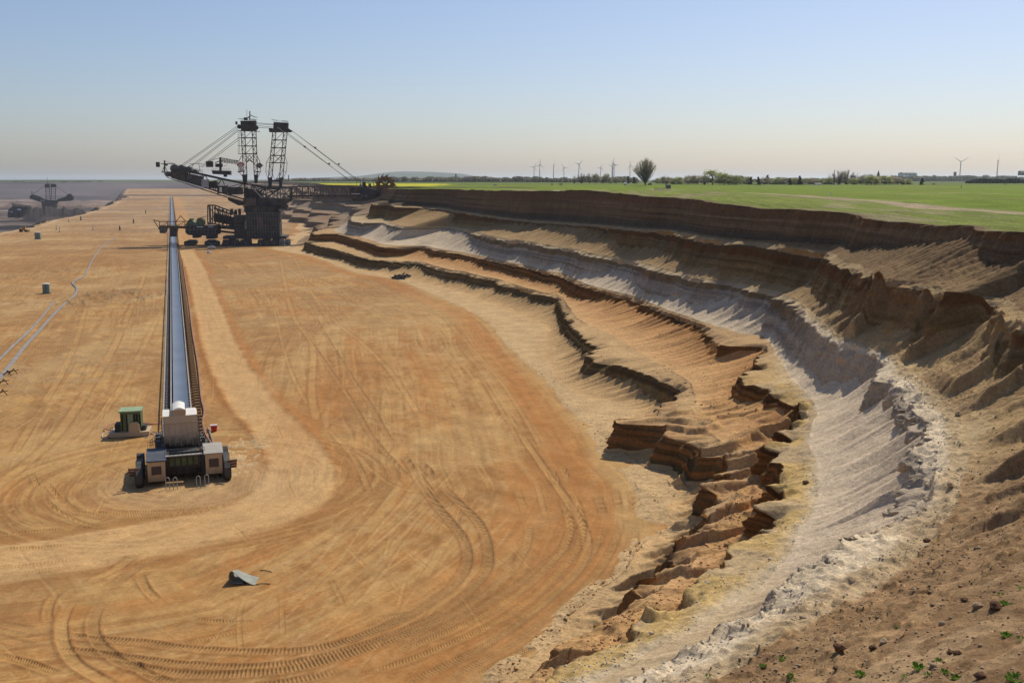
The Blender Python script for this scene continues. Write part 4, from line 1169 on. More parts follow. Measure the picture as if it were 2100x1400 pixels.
# ---------------------------------------------------------------- the big bucket wheel excavator
def excavator():
    e, L = frame("bucket_wheel_excavator", 540, 750, 8)
    tag(e, 'huge dark bucket wheel excavator with two lattice towers, working against the brown pit wall', 'excavator', 'bucket wheel excavators in the pit')
    S_, S2, RU, BR = M['steel'], M['steel2'], M['rust'], M['brown']
    def poly(pts, yo): return [(L(x, y, yo)[0], L(x, y, yo)[2]) for x, y in pts]
    def pr(pts, y0, y1): return MB().prism(poly(pts, y0), y0, y1)
    # crawlers
    for (x0, x1, yo, mt) in [(457, 473, -15, S_), (475, 491, -15, S_), (493, 516, -15, S_), (529, 541, -18, S_), (542, 556, -18, S_), (557, 571, -18, S_), (573, 583, -16, M['mat']), (584, 596, -16, M['mat']), (470, 486, 12, S_), (500, 516, 12, S_), (560, 575, 12, S_), (540, 556, 12, S_)]:  # right-hand pair takes a paler material, sunlight put into its colour
        a = L(x0, 500, yo)[0]; b = L(x1, 500, yo)[0]; w = b - a; h = 4.2
        m_ = MB()
        prof = [(a + .9, 0.02), (b - .9, 0.02), (b, 1.2), (b, h - 1.4), (b - 1.0, h), (a + 1.0, h), (a, h - 1.4), (a, 1.2)]
        m_.prism(prof, yo - 3.4, yo + 3.4)
        c = m_.build("crawler_track", mt, e)
        g = MB()
        for i in range(7):
            yy_ = yo - 3.2 + i * 1.06
            g.box((a + .3, yy_, .1), (b - .3, yy_ + .5, h + .12))
        g.build("track_shoe", mt, c)
        d = MB().disc(((a + b) / 2, yo - 3.5, 1.6), .7, 'y', .5).disc(((a + b) / 2, yo - 3.5, 3.1), .4, 'y', .4)
        d.build("roller", S2, c)
    um = MB()
    um.box((L(462, 490)[0], -12, 4.6), (L(516, 490)[0], 10, 6.6)).box((L(527, 490)[0], -15, 4.6), (L(590, 490)[0], 12, 6.4))
    um.prism([(L(500, 490)[0], 6), (L(572, 490)[0], 6), (L(566, 480)[0], 10), (L(508, 480)[0], 10)], -12, 12)
    um.build("undercarriage", S_, e)
    # substructure house and turntable
    h = MB(); a = L(505, 440, -13)[0]; b = L(571, 440, -13)[0]; z0 = L(540, 489, -13)[2]; z1 = L(540, 436, -13)[2]
    h.box((a, -13, z0), (b, 13, z1))
    hs = h.build("substructure", S_, e)
    g = MB()
    for i in range(13):
        xx = a + (b - a) * i / 12
        g.box((xx - .25, -13.5, z0), (xx + .25, -13.02, z1))
    for k in range(5):
        zz = z0 + (z1 - z0) * k / 4
        g.box((a - .2, -13.7, zz - .2), (b + .2, -13.52, zz + .2))
    g.build("stiffener", S2, hs)
    g = MB().box((L(530, 450)[0], -13.45, z0 + 7), (L(542, 450)[0], -13.03, z1 - 3)); g.build("access_door", BR, hs)
    g = MB()
    zb = z0 + 1
    for k in range(6):
        g.rails((b + .3, -12.8 + 0 * k, zb + k * 3.2), (b + 2.2, -12.8, zb + (k + .8) * 3.2), n=3)
        g.beam((b + .3, -12, zb + k * 3.2), (b + 2.2, -12, zb + (k + .8) * 3.2), .9, .15)
    g.box((b + .1, -13.2, zb), (b + .4, -11.5, z1)); g.build("stairway", RU, hs)
    lh = MB(); a2 = L(479, 440, -9)[0]; lh.box((a2, -9, L(500, 486, -9)[2]), (a - .02, 9, L(500, 442, -9)[2]))
    lh.prism([(a2 - 6, L(0, 462)[2]), (a2, L(0, 462)[2]), (a2, L(0, 470)[2]), (a2 - 6, L(0, 468)[2])], -6, 6)
    lhs = lh.build("transfer_house", S_, e)
    g = MB()
    for k in range(5):
        zz = L(0, 445 + k * 9, -9)[2]; g.rails((a2 - .2, -9.6, zz), (a - .3, -9.6, zz), n=7, r=.1); g.box((a2 - .2, -10, zz - .1), (a - .3, -9.02, zz + .1))
    g.build("walkway", S2, lhs)
    g = MB()
    for k in range(3):
        g.box((L(474 + k * 8, 440)[0], -4, L(0, 440)[2]), (L(478 + k * 8, 440)[0], 2, L(0, 428 + 2 * (k % 2))[2]))
    g.rails((L(484, 0)[0], -5, L(0, 438)[2]), (L(504, 0)[0], -5, L(0, 438)[2]), hgt=3, n=6, r=.2)
    g.build("deck_gear", S_, e)
    tt = MB()
    tt.disc((L(538, 430)[0], 0, L(0, 428)[2]), 13.2, 'z', 4.6, 40); tt.disc((L(538, 430)[0], 0, L(0, 433.5)[2]), 12.2, 'z', 1.6, 40)
    tt.disc((L(538, 430)[0], 0, L(0, 423)[2]), 14.0, 'z', .8, 40)
    tt.build("turntable", S_, e, smooth=False)
    up = MB()
    up.prism(poly([(503, 421), (582, 421), (594, 413), (594, 408), (500, 405), (498, 414)], -9), -9, 9)
    up.box((L(575, 0)[0], -7, L(0, 428)[2]), (L(590, 0)[0], 7, L(0, 420)[2]))
    up.build("superstructure", S_, e)
    cb = MB().box((L(505, 0, -10)[0], -12, L(0, 421.5, -10)[2]), (L(526, 0, -10)[0], -9.05, L(0, 407, -10)[2])); cbo = cb.build("electrical_room", BR, e)
    # right side spoil chute lattice
    g = MB().lattice(L(573, 428, -6), L(583, 440, -6), 1.6, 3, 5, .3, .2); g.build("ladder_boom", M['panel'], e)
    # lettering on the side
    for i, ch in enumerate("289"):   # number painted on the house
        cu_ = bpy.data.curves.new("number", 'FONT'); cu_.body = ch; cu_.size = 3.2; cu_.extrude = .05; cu_.align_x = 'CENTER'
        t_ = bpy.data.objects.new("number_text", cu_); COL.objects.link(t_)
        bpy.context.view_layer.update()
        me = bpy.data.meshes.new_from_object(t_.evaluated_get(bpy.context.evaluated_depsgraph_get()))
        bpy.data.objects.remove(t_)
        t_ = bpy.data.objects.new("number", me); COL.objects.link(t_); me.materials.clear(); me.materials.append(M['cream'])
        t_.location = L(503.5, 457 + i * 6.5, -9.3); t_.rotation_euler = (R(90), 0, 0); t_.parent = lhs
    # left conveyor bridge (tilted lattice)
    g = MB()
    for yo in (-5.5, 5.5):
        pts_t = [(426, 421), (441, 421), (480, 436)]; pts_b = [(426, 459), (440, 459), (482, 468)]
        for A_, B_ in zip(pts_t[:-1], pts_t[1:]): g.beam(L(*A_, yo), L(*B_, yo), .9)
        for A_, B_ in zip(pts_b[:-1], pts_b[1:]): g.beam(L(*A_, yo), L(*B_, yo), .9)
        for (x1, yt, yb) in [(426, 421, 459), (431, 421, 459), (436, 421, 459), (441, 421, 459), (449, 424.5, 460), (457, 428, 462), (465, 430.5, 464), (473, 433.5, 466), (480, 436, 467)]:
            g.beam(L(x1, yt, yo), L(x1, yb, yo), .7)
        for (xa, ya, xb, yb) in [(426, 421, 441, 440), (441, 440, 426, 459), (441, 421, 457, 462), (441, 459, 457, 428), (457, 428, 473, 466), (457, 462, 473, 433), (441, 440, 480, 450)]:
            g.beam(L(xa, ya, yo), L(xb, yb, yo), .5)
    g.prism(poly([(440, 436), (480, 446), (480, 462), (440, 454)], 0), -4.4, 4.4)
    g.prism(poly([(441, 424), (478, 438), (478, 441), (441, 428)], 0), -6.4, -5.9)
    bo = g.build("bridge_truss", S_, e)
    g = MB(); g.box((L(428, 0, -6)[0], -7, L(0, 458, -6)[2]), (L(432, 0, -6)[0], -6.05, L(0, 422, -6)[2])); g.beam(L(441, 421.5, -6.8), L(479, 436.5, -6.8), .5, .3)
    for k in range(6): g.beam(L(447 + k * 4.5, 430 + k * 1.6, -6.9), L(447 + k * 4.5, 440 + k * 1.6, -6.9), .35)
    g.build("cladding", S2, bo)
    g = MB().beam(L(447, 466, 0), L(500, 470, 0), 6, 1.6).beam(L(450, 474, -3), L(486, 478, -3), 2.4, 1.4); g.build("link_conveyor", S_, e)
    # counterweight boom going up to the left
    g = MB()
    top = [(352, 350), (386, 352), (420, 359), (455, 367), (500, 376), (545, 385), (575, 388)]
    bot = [(352, 364), (380, 372), (408, 380), (440, 391), (470, 400), (503, 409), (530, 413)]
    for yo in (-7, 7):
        for A_, B_ in zip(top[:-1], top[1:]): g.beam(L(*A_, yo), L(*B_, yo), 1.1, 1.6)
        for A_, B_ in zip(bot[:-1], bot[1:]): g.beam(L(*A_, yo), L(*B_, yo), .8, .9)
        for i in range(len(top)):
            g.beam(L(*top[i], yo), L(*bot[i], yo), .6)
            if i < len(top) - 1:
                g.beam(L(*top[i], yo), L(*bot[i + 1], yo), .55); g.beam(L(*bot[i], yo), L(*top[i + 1], yo), .45)
    for i in range(len(top)):
        g.beam(L(*top[i], -7), L(*top[i], 7), .6); g.beam(L(*bot[i], -7), L(*bot[i], 7), .6)
    cwb = g.build("counterweight_boom", S_, e)
    g = MB()
    g.prism(poly([(352, 352), (379, 353), (379, 371), (366, 367), (352, 364)], -6), -6, 6)
    g.prism(poly([(380, 355), (414, 362), (412, 380), (384, 372)], -5), -5, 5)
    g.prism(poly([(340, 352), (352, 352), (352, 363), (341, 362), (337, 358)], -4), -4, 4)
    g.build("counterweight", S2, cwb)
    g = MB().box((L(370, 0, -6.4)[0], -6.9, L(0, 368, -6)[2]), (L(378, 0, -6.4)[0], -6.03, L(0, 355, -6)[2])); g.build("hatch", BR, cwb)
    g = MB().box((L(416, 0, -8)[0], -9, L(0, 384, -8)[2]), (L(430, 0, -8)[0], -5.2, L(0, 368, -8)[2])); g.build("control_cabin", M['panel'], cwb)
    g = MB()
    g.box((L(447, 0, -8)[0], -9, L(0, 397, -8)[2]), (L(468, 0, -8)[0], -3, L(0, 380, -8)[2]))
    g.box((L(470, 0, -6)[0], -7, L(0, 399, -8)[2]), (L(498, 0, -6)[0], -2, L(0, 384, -8)[2]))
    g.box((L(430, 0, -5)[0], -6, L(0, 386, -8)[2]), (L(446, 0, -5)[0], 4, L(0, 372, -8)[2]))
    g.prism(poly([(500, 385), (535, 392), (535, 412), (500, 404)], -3), -3, 3)
    mh = g.build("machine_house", S_, cwb)
    g = MB().box((L(449, 0, -8)[0], -9.4, L(0, 381, -9)[2]), (L(467, 0, -8)[0], -9.05, L(0, 379, -9)[2])); g.box((L(452, 0, -8)[0], -9.3, L(0, 394, -9)[2]), (L(457, 0, -8)[0], -9.04, L(0, 384, -9)[2]))
    g.build("eave", M['cream'], mh)
    g = MB()
    for (x, y, r_) in [(360, 346, 3.1), (374, 345, 2.4), (389, 348, 2.2), (382, 347, 1.8), (366, 352, 2.0), (402, 352, 1.6)]:
        g.disc(L(x, y, 0), r_, 'y', 9, 20)
    g.build("winch_drum", S2, cwb)
    g = MB()
    g.rails(L(385, 350, -6), L(416, 356, -6), 2.5, 8, .16); g.rails(L(350, 350, -6), L(385, 351, -6), 1.4, 10, .12)
    g.beam(L(388, 336, -3), L(415, 336, -3), .3); g.beam(L(398, 336, -3), L(388, 350, -3), .3); g.beam(L(408, 336, -3), L(410, 352, -3), .3); g.beam(L(380, 345, -3), L(398, 336, -3), .4)
    g.beam(L(343, 364, -7), L(380, 376, -7), .5); g.beam(L(335, 352, -7), L(343, 364, -7), .5); g.beam(L(380, 376, -7), L(412, 387, -7), .6); g.beam(L(412, 387, -7), L(470, 406, -7), .7)
    g.build("gangway", S_, cwb)
    # small jib at the very tip
    g = MB(); g.beam(L(337.5, 352), L(337.5, 329), .9); g.beam(L(330, 336), L(359, 336), .5); g.beam(L(337, 330), L(357, 336), .2); g.beam(L(331, 353), L(345, 353), .6); g.beam(L(332, 353), L(337, 341), .35); g.beam(L(344, 353), L(338, 341), .35)
    g.box((L(325, 0)[0], -1.2, L(0, 343)[2]), (L(332, 0)[0], 1.2, L(0, 333)[2])); g.box((L(342, 0)[0], -1, L(0, 340.5)[2]), (L(348, 0)[0], 1, L(0, 337)[2]))
    g.build("tip_crane", S_, cwb)
    # slewing crane on top of the boom
    g = MB()
    g.prism(poly([(434, 349.5), (472, 350.5), (472, 359), (436, 357)], -4), -4, 4)
    g.beam(L(452, 350), L(452, 323), 1.5); g.box((L(427, 0)[0], -1.6, L(0, 343)[2]), (L(441, 0)[0], 1.6, L(0, 331)[2]))
    g.box((L(446, 0)[0], -2.2, L(0, 343)[2]), (L(460, 0)[0], 2.2, L(0, 336)[2])); g.beam(L(441, 334), L(452, 330), .6); g.beam(L(427, 330), L(452, 324), .3)
    g.lattice(L(453, 329), L(488, 333), 2.6, 1.6, 10, .28, .2); g.beam(L(452, 323), L(488, 330.5), .35)
    g.rails(L(434, 350, -4), L(472, 350.5, -4), 1.6, 9, .1); g.box((L(462, 0)[0], -2, L(0, 363)[2]), (L(468, 0)[0], 2, L(0, 358)[2])); g.beam(L(465, 335), L(465, 340), .2)
    g.box((L(464.3, 0)[0], -.4, L(0, 341.5)[2]), (L(465.7, 0)[0], .4, L(0, 339.5)[2]))
    g.build("deck_crane", S_, cwb)
    # tilted conveyor piece below the boom
    g = MB().prism(poly([(468, 405), (503, 413), (503, 421), (490, 421), (470, 411)], 0), -4, 4)
    dc = g.build("discharge_conveyor", S_, e)
    g = MB().beam(L(470, 405, -4.4), L(501, 413.5, -4.4), .5); g.rails(L(470, 405, -4.2), L(501, 412.5, -4.2), 1.0, 10, .12); g.build("handrail", M['panel'], dc)
    # dense knot of lattice under the towers
    g = MB()
    rs = random.Random(3)
    A1 = [(500, 376), (520, 380), (545, 384), (575, 384), (598, 384)]; B1 = [(505, 404), (520, 407), (545, 409), (575, 410), (598, 410)]
    for yo in (-7.5, -3, 3, 7.5):
        for i in range(len(A1)):
            for j in range(len(B1)):
                if abs(i - j) <= 1: g.beam(L(*A1[i], yo), L(*B1[j], yo), .55)
        for i in range(4):
            g.beam(L(*A1[i], yo), L(*A1[i + 1], yo), .8); g.beam(L(*B1[i], yo), L(*B1[i + 1], yo), .8)
        g.beam(L(506, 372, yo), L(541, 409, yo), .9)
    for x in range(508, 600, 7):
        g.beam(L(x, 382, -7), L(x + rs.uniform(-5, 5), 408, -7), .4)
    g.build("tower_base_truss", S_, e)
    g = MB().beam(L(506, 373, -8.4), L(537, 405, -8.4), .8); g.build("brace", M['panel'], e)
    # towers
    def tower(tl, tr, bl, br, head, bars, ybot, foot):
        (xl0, xl1), (xr0, xr1) = tl, tr
        y0 = head[3]
        t_ = MB()
        def cx(top, bot, y): 
            u = (y - y0) / (ybot - y0); return top + (bot - top) * u
        ys = np.linspace(y0, ybot, 13)
        for side in ((tl, bl), (tr, br)):
            (a0, a1), (b0, b1) = side
            for yo in (-1.6, 1.6):
                t_.beam(L(a0, y0, yo), L(b0, ybot, yo), .55); t_.beam(L(a1, y0, yo), L(b1, ybot, yo), .55)
                for i in range(12):
                    ya, yb = ys[i], ys[i + 1]
                    if i % 2: t_.beam(L(cx(a0, b0, ya), ya, yo), L(cx(a1, b1, yb), yb, yo), .34)
                    else: t_.beam(L(cx(a1, b1, ya), ya, yo), L(cx(a0, b0, yb), yb, yo), .34)
                    t_.beam(L(cx(a0, b0, yb), yb, yo), L(cx(a1, b1, yb), yb, yo), .3)
            for y in ys[::2]:
                t_.beam(L(cx(a0, b0, y), y, -1.6), L(cx(a0, b0, y), y, 1.6), .3); t_.beam(L(cx(a1, b1, y), y, -1.6), L(cx(a1, b1, y), y, 1.6), .3)
        for i, y in enumerate(bars):
            t_.beam(L(cx(xl0, bl[0], y), y, 0), L(cx(xr1, br[1], y), y, 0), .6, .7)
        for y, y2 in zip([y0] + bars[:-1], bars):
            xa = cx(xl1, bl[1], y2); xb = cx(xr0, br[0], y); xm = (xa + xb) / 2
            t_.beam(L(xa, y2, 0), L(xb, y, 0), .28)
        return t_, cx
    t_, cx = tower((494.3, 502), (517, 525), (499.5, 506.5), (521.5, 528.5), (493, 525, 247.6, 269), [283, 299.7, 315.8], 359, None)
    xm = 511.5
    t_.beam(L(503, 317, 0), L(xm, 327, 0), .35); t_.beam(L(521, 317, 0), L(xm, 327, 0), .35)
    for k in range(2):
        o_ = k * 3.2
        t_.beam(L(504.5, 334 - o_ * 0 + k * 0, 0), L(xm, 325.5 + o_, 0), .5); t_.beam(L(519.5, 334, 0), L(xm, 325.5 + o_, 0), .5)
    t_.beam(L(504, 330, 0), L(xm, 318, 0), .35); t_.beam(L(520, 330, 0), L(xm, 318, 0), .35)
    for s_, xs_ in ((-1, (495.5, 490, 489.5, 499)), (1, (526.5, 533, 534.5, 529))):
        t_.beam(L(xs_[0], 319, 0), L(xs_[1], 331, 0), .4); t_.beam(L(xs_[1], 331, 0), L(xs_[2], 352, 0), .35); t_.beam(L(xs_[2], 352, 0), L(xs_[3], 364, 0), .35); t_.beam(L(xs_[2], 352, 0), L(xs_[3], 352, 0), .4)
    for (a_, b_, c_, d_) in ((497, 507, 499, 506.5), (521, 529, 522.5, 528)):
        t_.prism(poly([(a_, 358), (b_, 358), (d_, 376), (c_, 376)], 0), -1.8, 1.8)
    to = t_.build("tower", S_, e)
    g = MB(); g.prism(poly([(493, 248), (524.5, 247.5), (525, 268), (494, 268)], -3), -3.2, 3.2); g.box((L(490.5, 0)[0], -1.6, L(0, 256)[2]), (L(494, 0)[0], 1.6, L(0, 250)[2]))
    g.beam(L(489, 268.5), L(533, 270), 1.2, .4)
    for k in range(6): g.beam(L(496 + k * 5.2, 249, -3.4), L(496.3 + k * 5.2, 268, -3.4), .3)
    g.disc(L(526, 262), 1.5, 'y', 2, 14); g.disc(L(491, 260), 1.6, 'y', 2, 14); g.build("tower_head", S_, to)
    g = MB(); g.rails(L(494, 248, -3), L(524, 247.5, -3), 1.4, 8, .12); g.rails(L(494, 248, 3), L(524, 247.5, 3), 1.4, 8, .12)
    g.beam(L(488, 244), L(505, 243.5), .3); g.beam(L(512, 246), L(528, 246.4), .3); g.beam(L(506.3, 247), L(506.2, 225), .22); g.beam(L(512.3, 247), L(512.3, 228), .7)
    g.beam(L(508, 242), L(514, 238), .7); g.beam(L(514, 236), L(521, 240), .5); g.beam(L(520, 240), L(528, 241), .4); g.box((L(507.5, 0)[0], -.8, L(0, 247)[2]), (L(515, 0)[0], .8, L(0, 241.5)[2])); g.build("mast", S_, to)
    g = MB()
    for k in range(12):
        y = 268 + k * 4; g.beam(L(488, y), L(492.5, y), .12); g.beam(L(488, y), L(492.5, y + 4), .12)
    g.beam(L(488, 268), L(488, 316), .1); g.beam(L(490, 268), L(492, 316), .1)
    for y in (283, 299.5, 315.5): g.beam(L(488, y), L(496, y), .4)
    g.build("ladder", S_, to)
    g = MB().prism(poly([(485, 338.3), (493.5, 331.5), (502, 338.3), (495, 344.8), (491.5, 344.8)], -3), -3.2, -2.9); sg_ = g.build("diamond_sign", M['red'], to)
    g = MB().prism(poly([(489, 337), (493.5, 335.2), (498, 337), (498, 342), (493.5, 344.5), (489, 342)], -3), -3.35, -3.22); g.build("emblem", M['pinkwhite'], sg_)
    g = MB().prism(poly([(491, 345), (498.5, 345), (498.5, 351.5), (491, 351.5)], -3), -3.3, -3.0); g.build("sign_plate", M['pinkwhite'], to)
    g = MB().prism(poly([(523.5, 339.5), (532.5, 333), (540, 339.5), (532.5, 346)], -3), -3.2, -2.9); g.build("diamond_sign", S2, to)
    g = MB().box((L(491, 0)[0], -2, L(0, 353.5)[2]), (L(499, 0)[0], 0, L(0, 351.6)[2])); g.build("ballast_box", S_, to); g = MB(); g.box((L(528, 0)[0], -2, L(0, 354)[2]), (L(535, 0)[0], 0, L(0, 352)[2])); g.build("ballast_box", S_, to)
    t2, cx = tower((559.2, 566), (581.8, 589), (550.3, 557.8), (573, 580), (560, 591, 250, 271), [287.5, 303.5, 319, 334], 365, None)
    for (xa, xb, ya, yb) in [(562, 580, 319, 334), (578, 563, 319, 334)]: t2.beam(L(xa, ya), L(xb, yb), .28)
    for pts in ([(554.5, 319), (546.5, 333), (545, 352), (550, 369)], [(584.5, 320), (589, 334.5), (587, 352), (579.5, 370)]):
        for A_, B_ in zip(pts[:-1], pts[1:]): t2.beam(L(*A_), L(*B_), .3)
    t2.beam(L(546.5, 333), L(589, 335), .3); t2.beam(L(545, 351.5), L(553, 352), .25); t2.beam(L(579, 352), L(587, 352.3), .25)
    t2.beam(L(558, 355), L(564, 370), .28); t2.beam(L(573, 355), L(565, 370), .28)
    for (a_, b_, c_, d_) in ((549.5, 558, 551.5, 557), (572.5, 580.5, 573, 578)): t2.prism(poly([(a_, 364), (b_, 364), (d_, 386), (c_, 386)], 0), -1.8, 1.8)
    t2.prism(poly([(556, 368.5), (575, 369.5), (575, 373), (556, 372)], 0), -1.2, 1.2)
    to2 = t2.build("tower", S_, e)
    g = MB(); g.prism(poly([(561, 250.5), (591, 252), (590, 271), (560, 270)], -3), -3.2, 3.2); g.prism(poly([(551.5, 262.5), (559.5, 264), (559.5, 271), (552, 269.5)], 0), -1.8, 1.8)
    g.prism(poly([(591, 263), (597, 267), (599.5, 270), (591, 271)], 0), -1.8, 1.8)
    for k in range(6): g.beam(L(563 + k * 5, 252, -3.4), L(563 + k * 5, 269, -3.4), .3)
    g.beam(L(552, 271), L(598, 271), .8, .5); g.build("tower_head", S_, to2)
    g = MB(); g.rails(L(561, 250.5, -3), L(590, 252, -3), 1.4, 8, .12); g.beam(L(556.5, 245), L(569, 247.5), .3); g.beam(L(578.5, 248), L(592, 250), .3); g.beam(L(569, 261, -3.5), L(584, 272, -3.5), .5); g.build("mast", M['panel'], to2)
    # ropes
    ropes = [((488, 258), (372, 339), -3), ((488, 262), (378, 338), 3), ((489, 265), (398, 336), -3), ((489, 268), (402, 337), 3), ((489, 283), (411, 342), -3), ((490, 287), (414, 343), 3),
             ((524, 252), (561, 255), -1), ((524, 254.5), (561, 256.5), 1), ((525, 258), (561, 261), -1.5), ((525, 261.5), (561, 263.5), 1.5),
             ((597, 267), (736, 373), -4), ((598, 268), (740, 373), 4), ((590, 273), (716, 370), -4), ((589, 276), (719, 371), 4)]
    for (a_, b_, yo) in ropes:
        MB().tube([L(*a_, yo), L(*b_, yo)], .16, 5).build("rope", M['rope'], e)
    for (x, y) in [(646.5, 303), (695, 336.5), (625, 301), (675, 336)]: MB().cbox(L(x, y, -4), (1.4, 1, 1.1)).build("rope_clamp", S_, e)
    # bucket wheel boom
    g = MB()
    n = 12; xs = np.linspace(596, 742, n + 1)
    for yo in (-5, 5):
        for i in range(n):
            yt = 383 - 2.0 * (xs[i] - 575) / 170 * 0 ; 
            g.beam(L(xs[i], 383.5, yo), L(xs[i + 1], 383.2, yo), .9); g.beam(L(xs[i], 406.5, yo), L(xs[i + 1], 406.5, yo), .9)
            g.beam(L(xs[i], 383.5, yo), L(xs[i], 406.5, yo), .75)
            if i % 2: g.beam(L(xs[i], 383.5, yo), L(xs[i + 1], 406.5, yo), .5)
            else: g.beam(L(xs[i], 406.5, yo), L(xs[i + 1], 383.5, yo), .5)
            xm_ = (xs[i] + xs[i + 1]) / 2
            g.beam(L(xm_, 395, yo), L(xs[i + 1] if not i % 2 else xs[i], 406.5, yo), .3)
            g.beam(L(xs[i], 395, yo), L(xs[i + 1], 395, yo), .25)
    for x in xs: g.beam(L(x, 383.5, -5), L(x, 383.5, 5), .5); g.beam(L(x, 406.5, -5), L(x, 406.5, 5), .5)
    wb = g.build("wheel_boom", BR, e)
    g = MB(); g.beam(L(590, 402.5, 0), L(742, 401, 0), 5, 1.5); g.build("boom_conveyor", S_, wb)
    g = MB(); g.beam(L(575, 411, -5.6), L(722, 411.5, -5.6), 1.6, .5); g.beam(L(575, 413.2, -5.6), L(722, 413.6, -5.6), .4, .5); g.rails(L(576, 410.5, -6.2), L(720, 411, -6.2), 1.0, 30, .09); g.build("service_gangway", S2, wb)
    g = MB(); rs = random.Random(9)
    for k in range(22):
        x = 600 + k * 6.2; g.beam(L(x, 398 + rs.uniform(-3, 3), 5.6), L(x + rs.uniform(-5, 5), 386, 5.6), .35)
    g.build("cable_loom", S_, wb); g = MB(); g.rails(L(600, 383, -5), L(740, 382.5, -5), 1.1, 30, .1); g.build("handrail", S_, wb)
    g = MB()
    g.prism(poly([(715, 386), (738, 383), (756, 386), (770, 390), (782, 393), (781, 402), (768, 408), (752, 412.5), (724, 413), (718, 405)], -4), -4, 4)
    g.beam(L(745, 411, -5), L(781, 390, -5), 1.8, 1.2); g.prism(poly([(735, 384), (748, 376), (754, 384)], 0), -2, 2)
    g.box((L(744, 0)[0], -2, L(0, 384)[2]), (L(751, 0)[0], 2, L(0, 373)[2])); g.box((L(757, 0)[0], -2, L(0, 384)[2]), (L(762, 0)[0], 2, L(0, 377)[2]))
    for x in (731, 738.5, 755.5, 766): g.beam(L(x, 385), L(x, 367 + (x % 3) * 2), .25)
    dh = g.build("drive_head", S_, e)
    g = MB().box((L(721, 0, -5)[0], -6.5, L(0, 398.6, -5)[2]), (L(738, 0, -5)[0], -4.2, L(0, 397.2, -5)[2])); g.build("pale_plate", M['cream'], dh)  # platform, its sunlit white put into the cream colour
    for x in (726, 733, 742, 750): MB().disc(L(x, 402, -4.4), 1.1, 'y', .7, 14).build("pulley", S2, dh)
    MB().prism(poly([(736, 381), (740, 375.5), (745, 384), (736, 385)], -4), -4.6, -4.1).build("cover_sheet", M['panel'], dh)
    # the wheel itself
    wc = L(790, 381, -1); g = MB()
    g.disc(wc, 6.9, 'y', 3.0, 40, 4.6); g.disc(wc, 4.65, 'y', 1.0, 32, 3.9); g.disc(wc, 1.5, 'y', 3.4, 20)
    for k in range(8):
        a_ = k * math.pi / 4; g.beam(wc, wc + Vector((math.cos(a_), 0, math.sin(a_))) * 4.7, .7, 1.4)
    wh = g.build("bucket_wheel", M['orange'], e)
    for k in range(14):
        a_ = 2 * math.pi * k / 14 + .12
        rd_ = Vector((math.cos(a_), 0, math.sin(a_))); tn_ = Vector((-math.sin(a_), 0, math.cos(a_)))
        P_ = [(6.2, .9), (6.3, -1.1), (7.2, -1.0), (8.6, -1.9), (8.5, -1.5), (7.9, -.1), (7.0, .9)]
        pl = []
        vs = []
        for yo in (-1.7, 1.7):
            for r_, t0 in P_: vs.append(wc + rd_ * r_ + tn_ * t0 + Vector((0, yo, 0)))
        n_ = len(P_); b_ = MB()
        b_._add(vs, [tuple(range(n_)), tuple(range(2 * n_ - 1, n_ - 1, -1))] + [(i, i + n_, (i + 1) % n_ + n_, (i + 1) % n_) for i in range(n_)])
        for yo in (-1.4, -.5, .5, 1.4): b_.beam(wc + rd_ * 8.5 - tn_ * 1.6 + Vector((0, yo, 0)), wc + rd_ * 9.1 - tn_ * 2.3 + Vector((0, yo, 0)), .25)
        b_.build("bucket", M['orange'], wh)
    return e

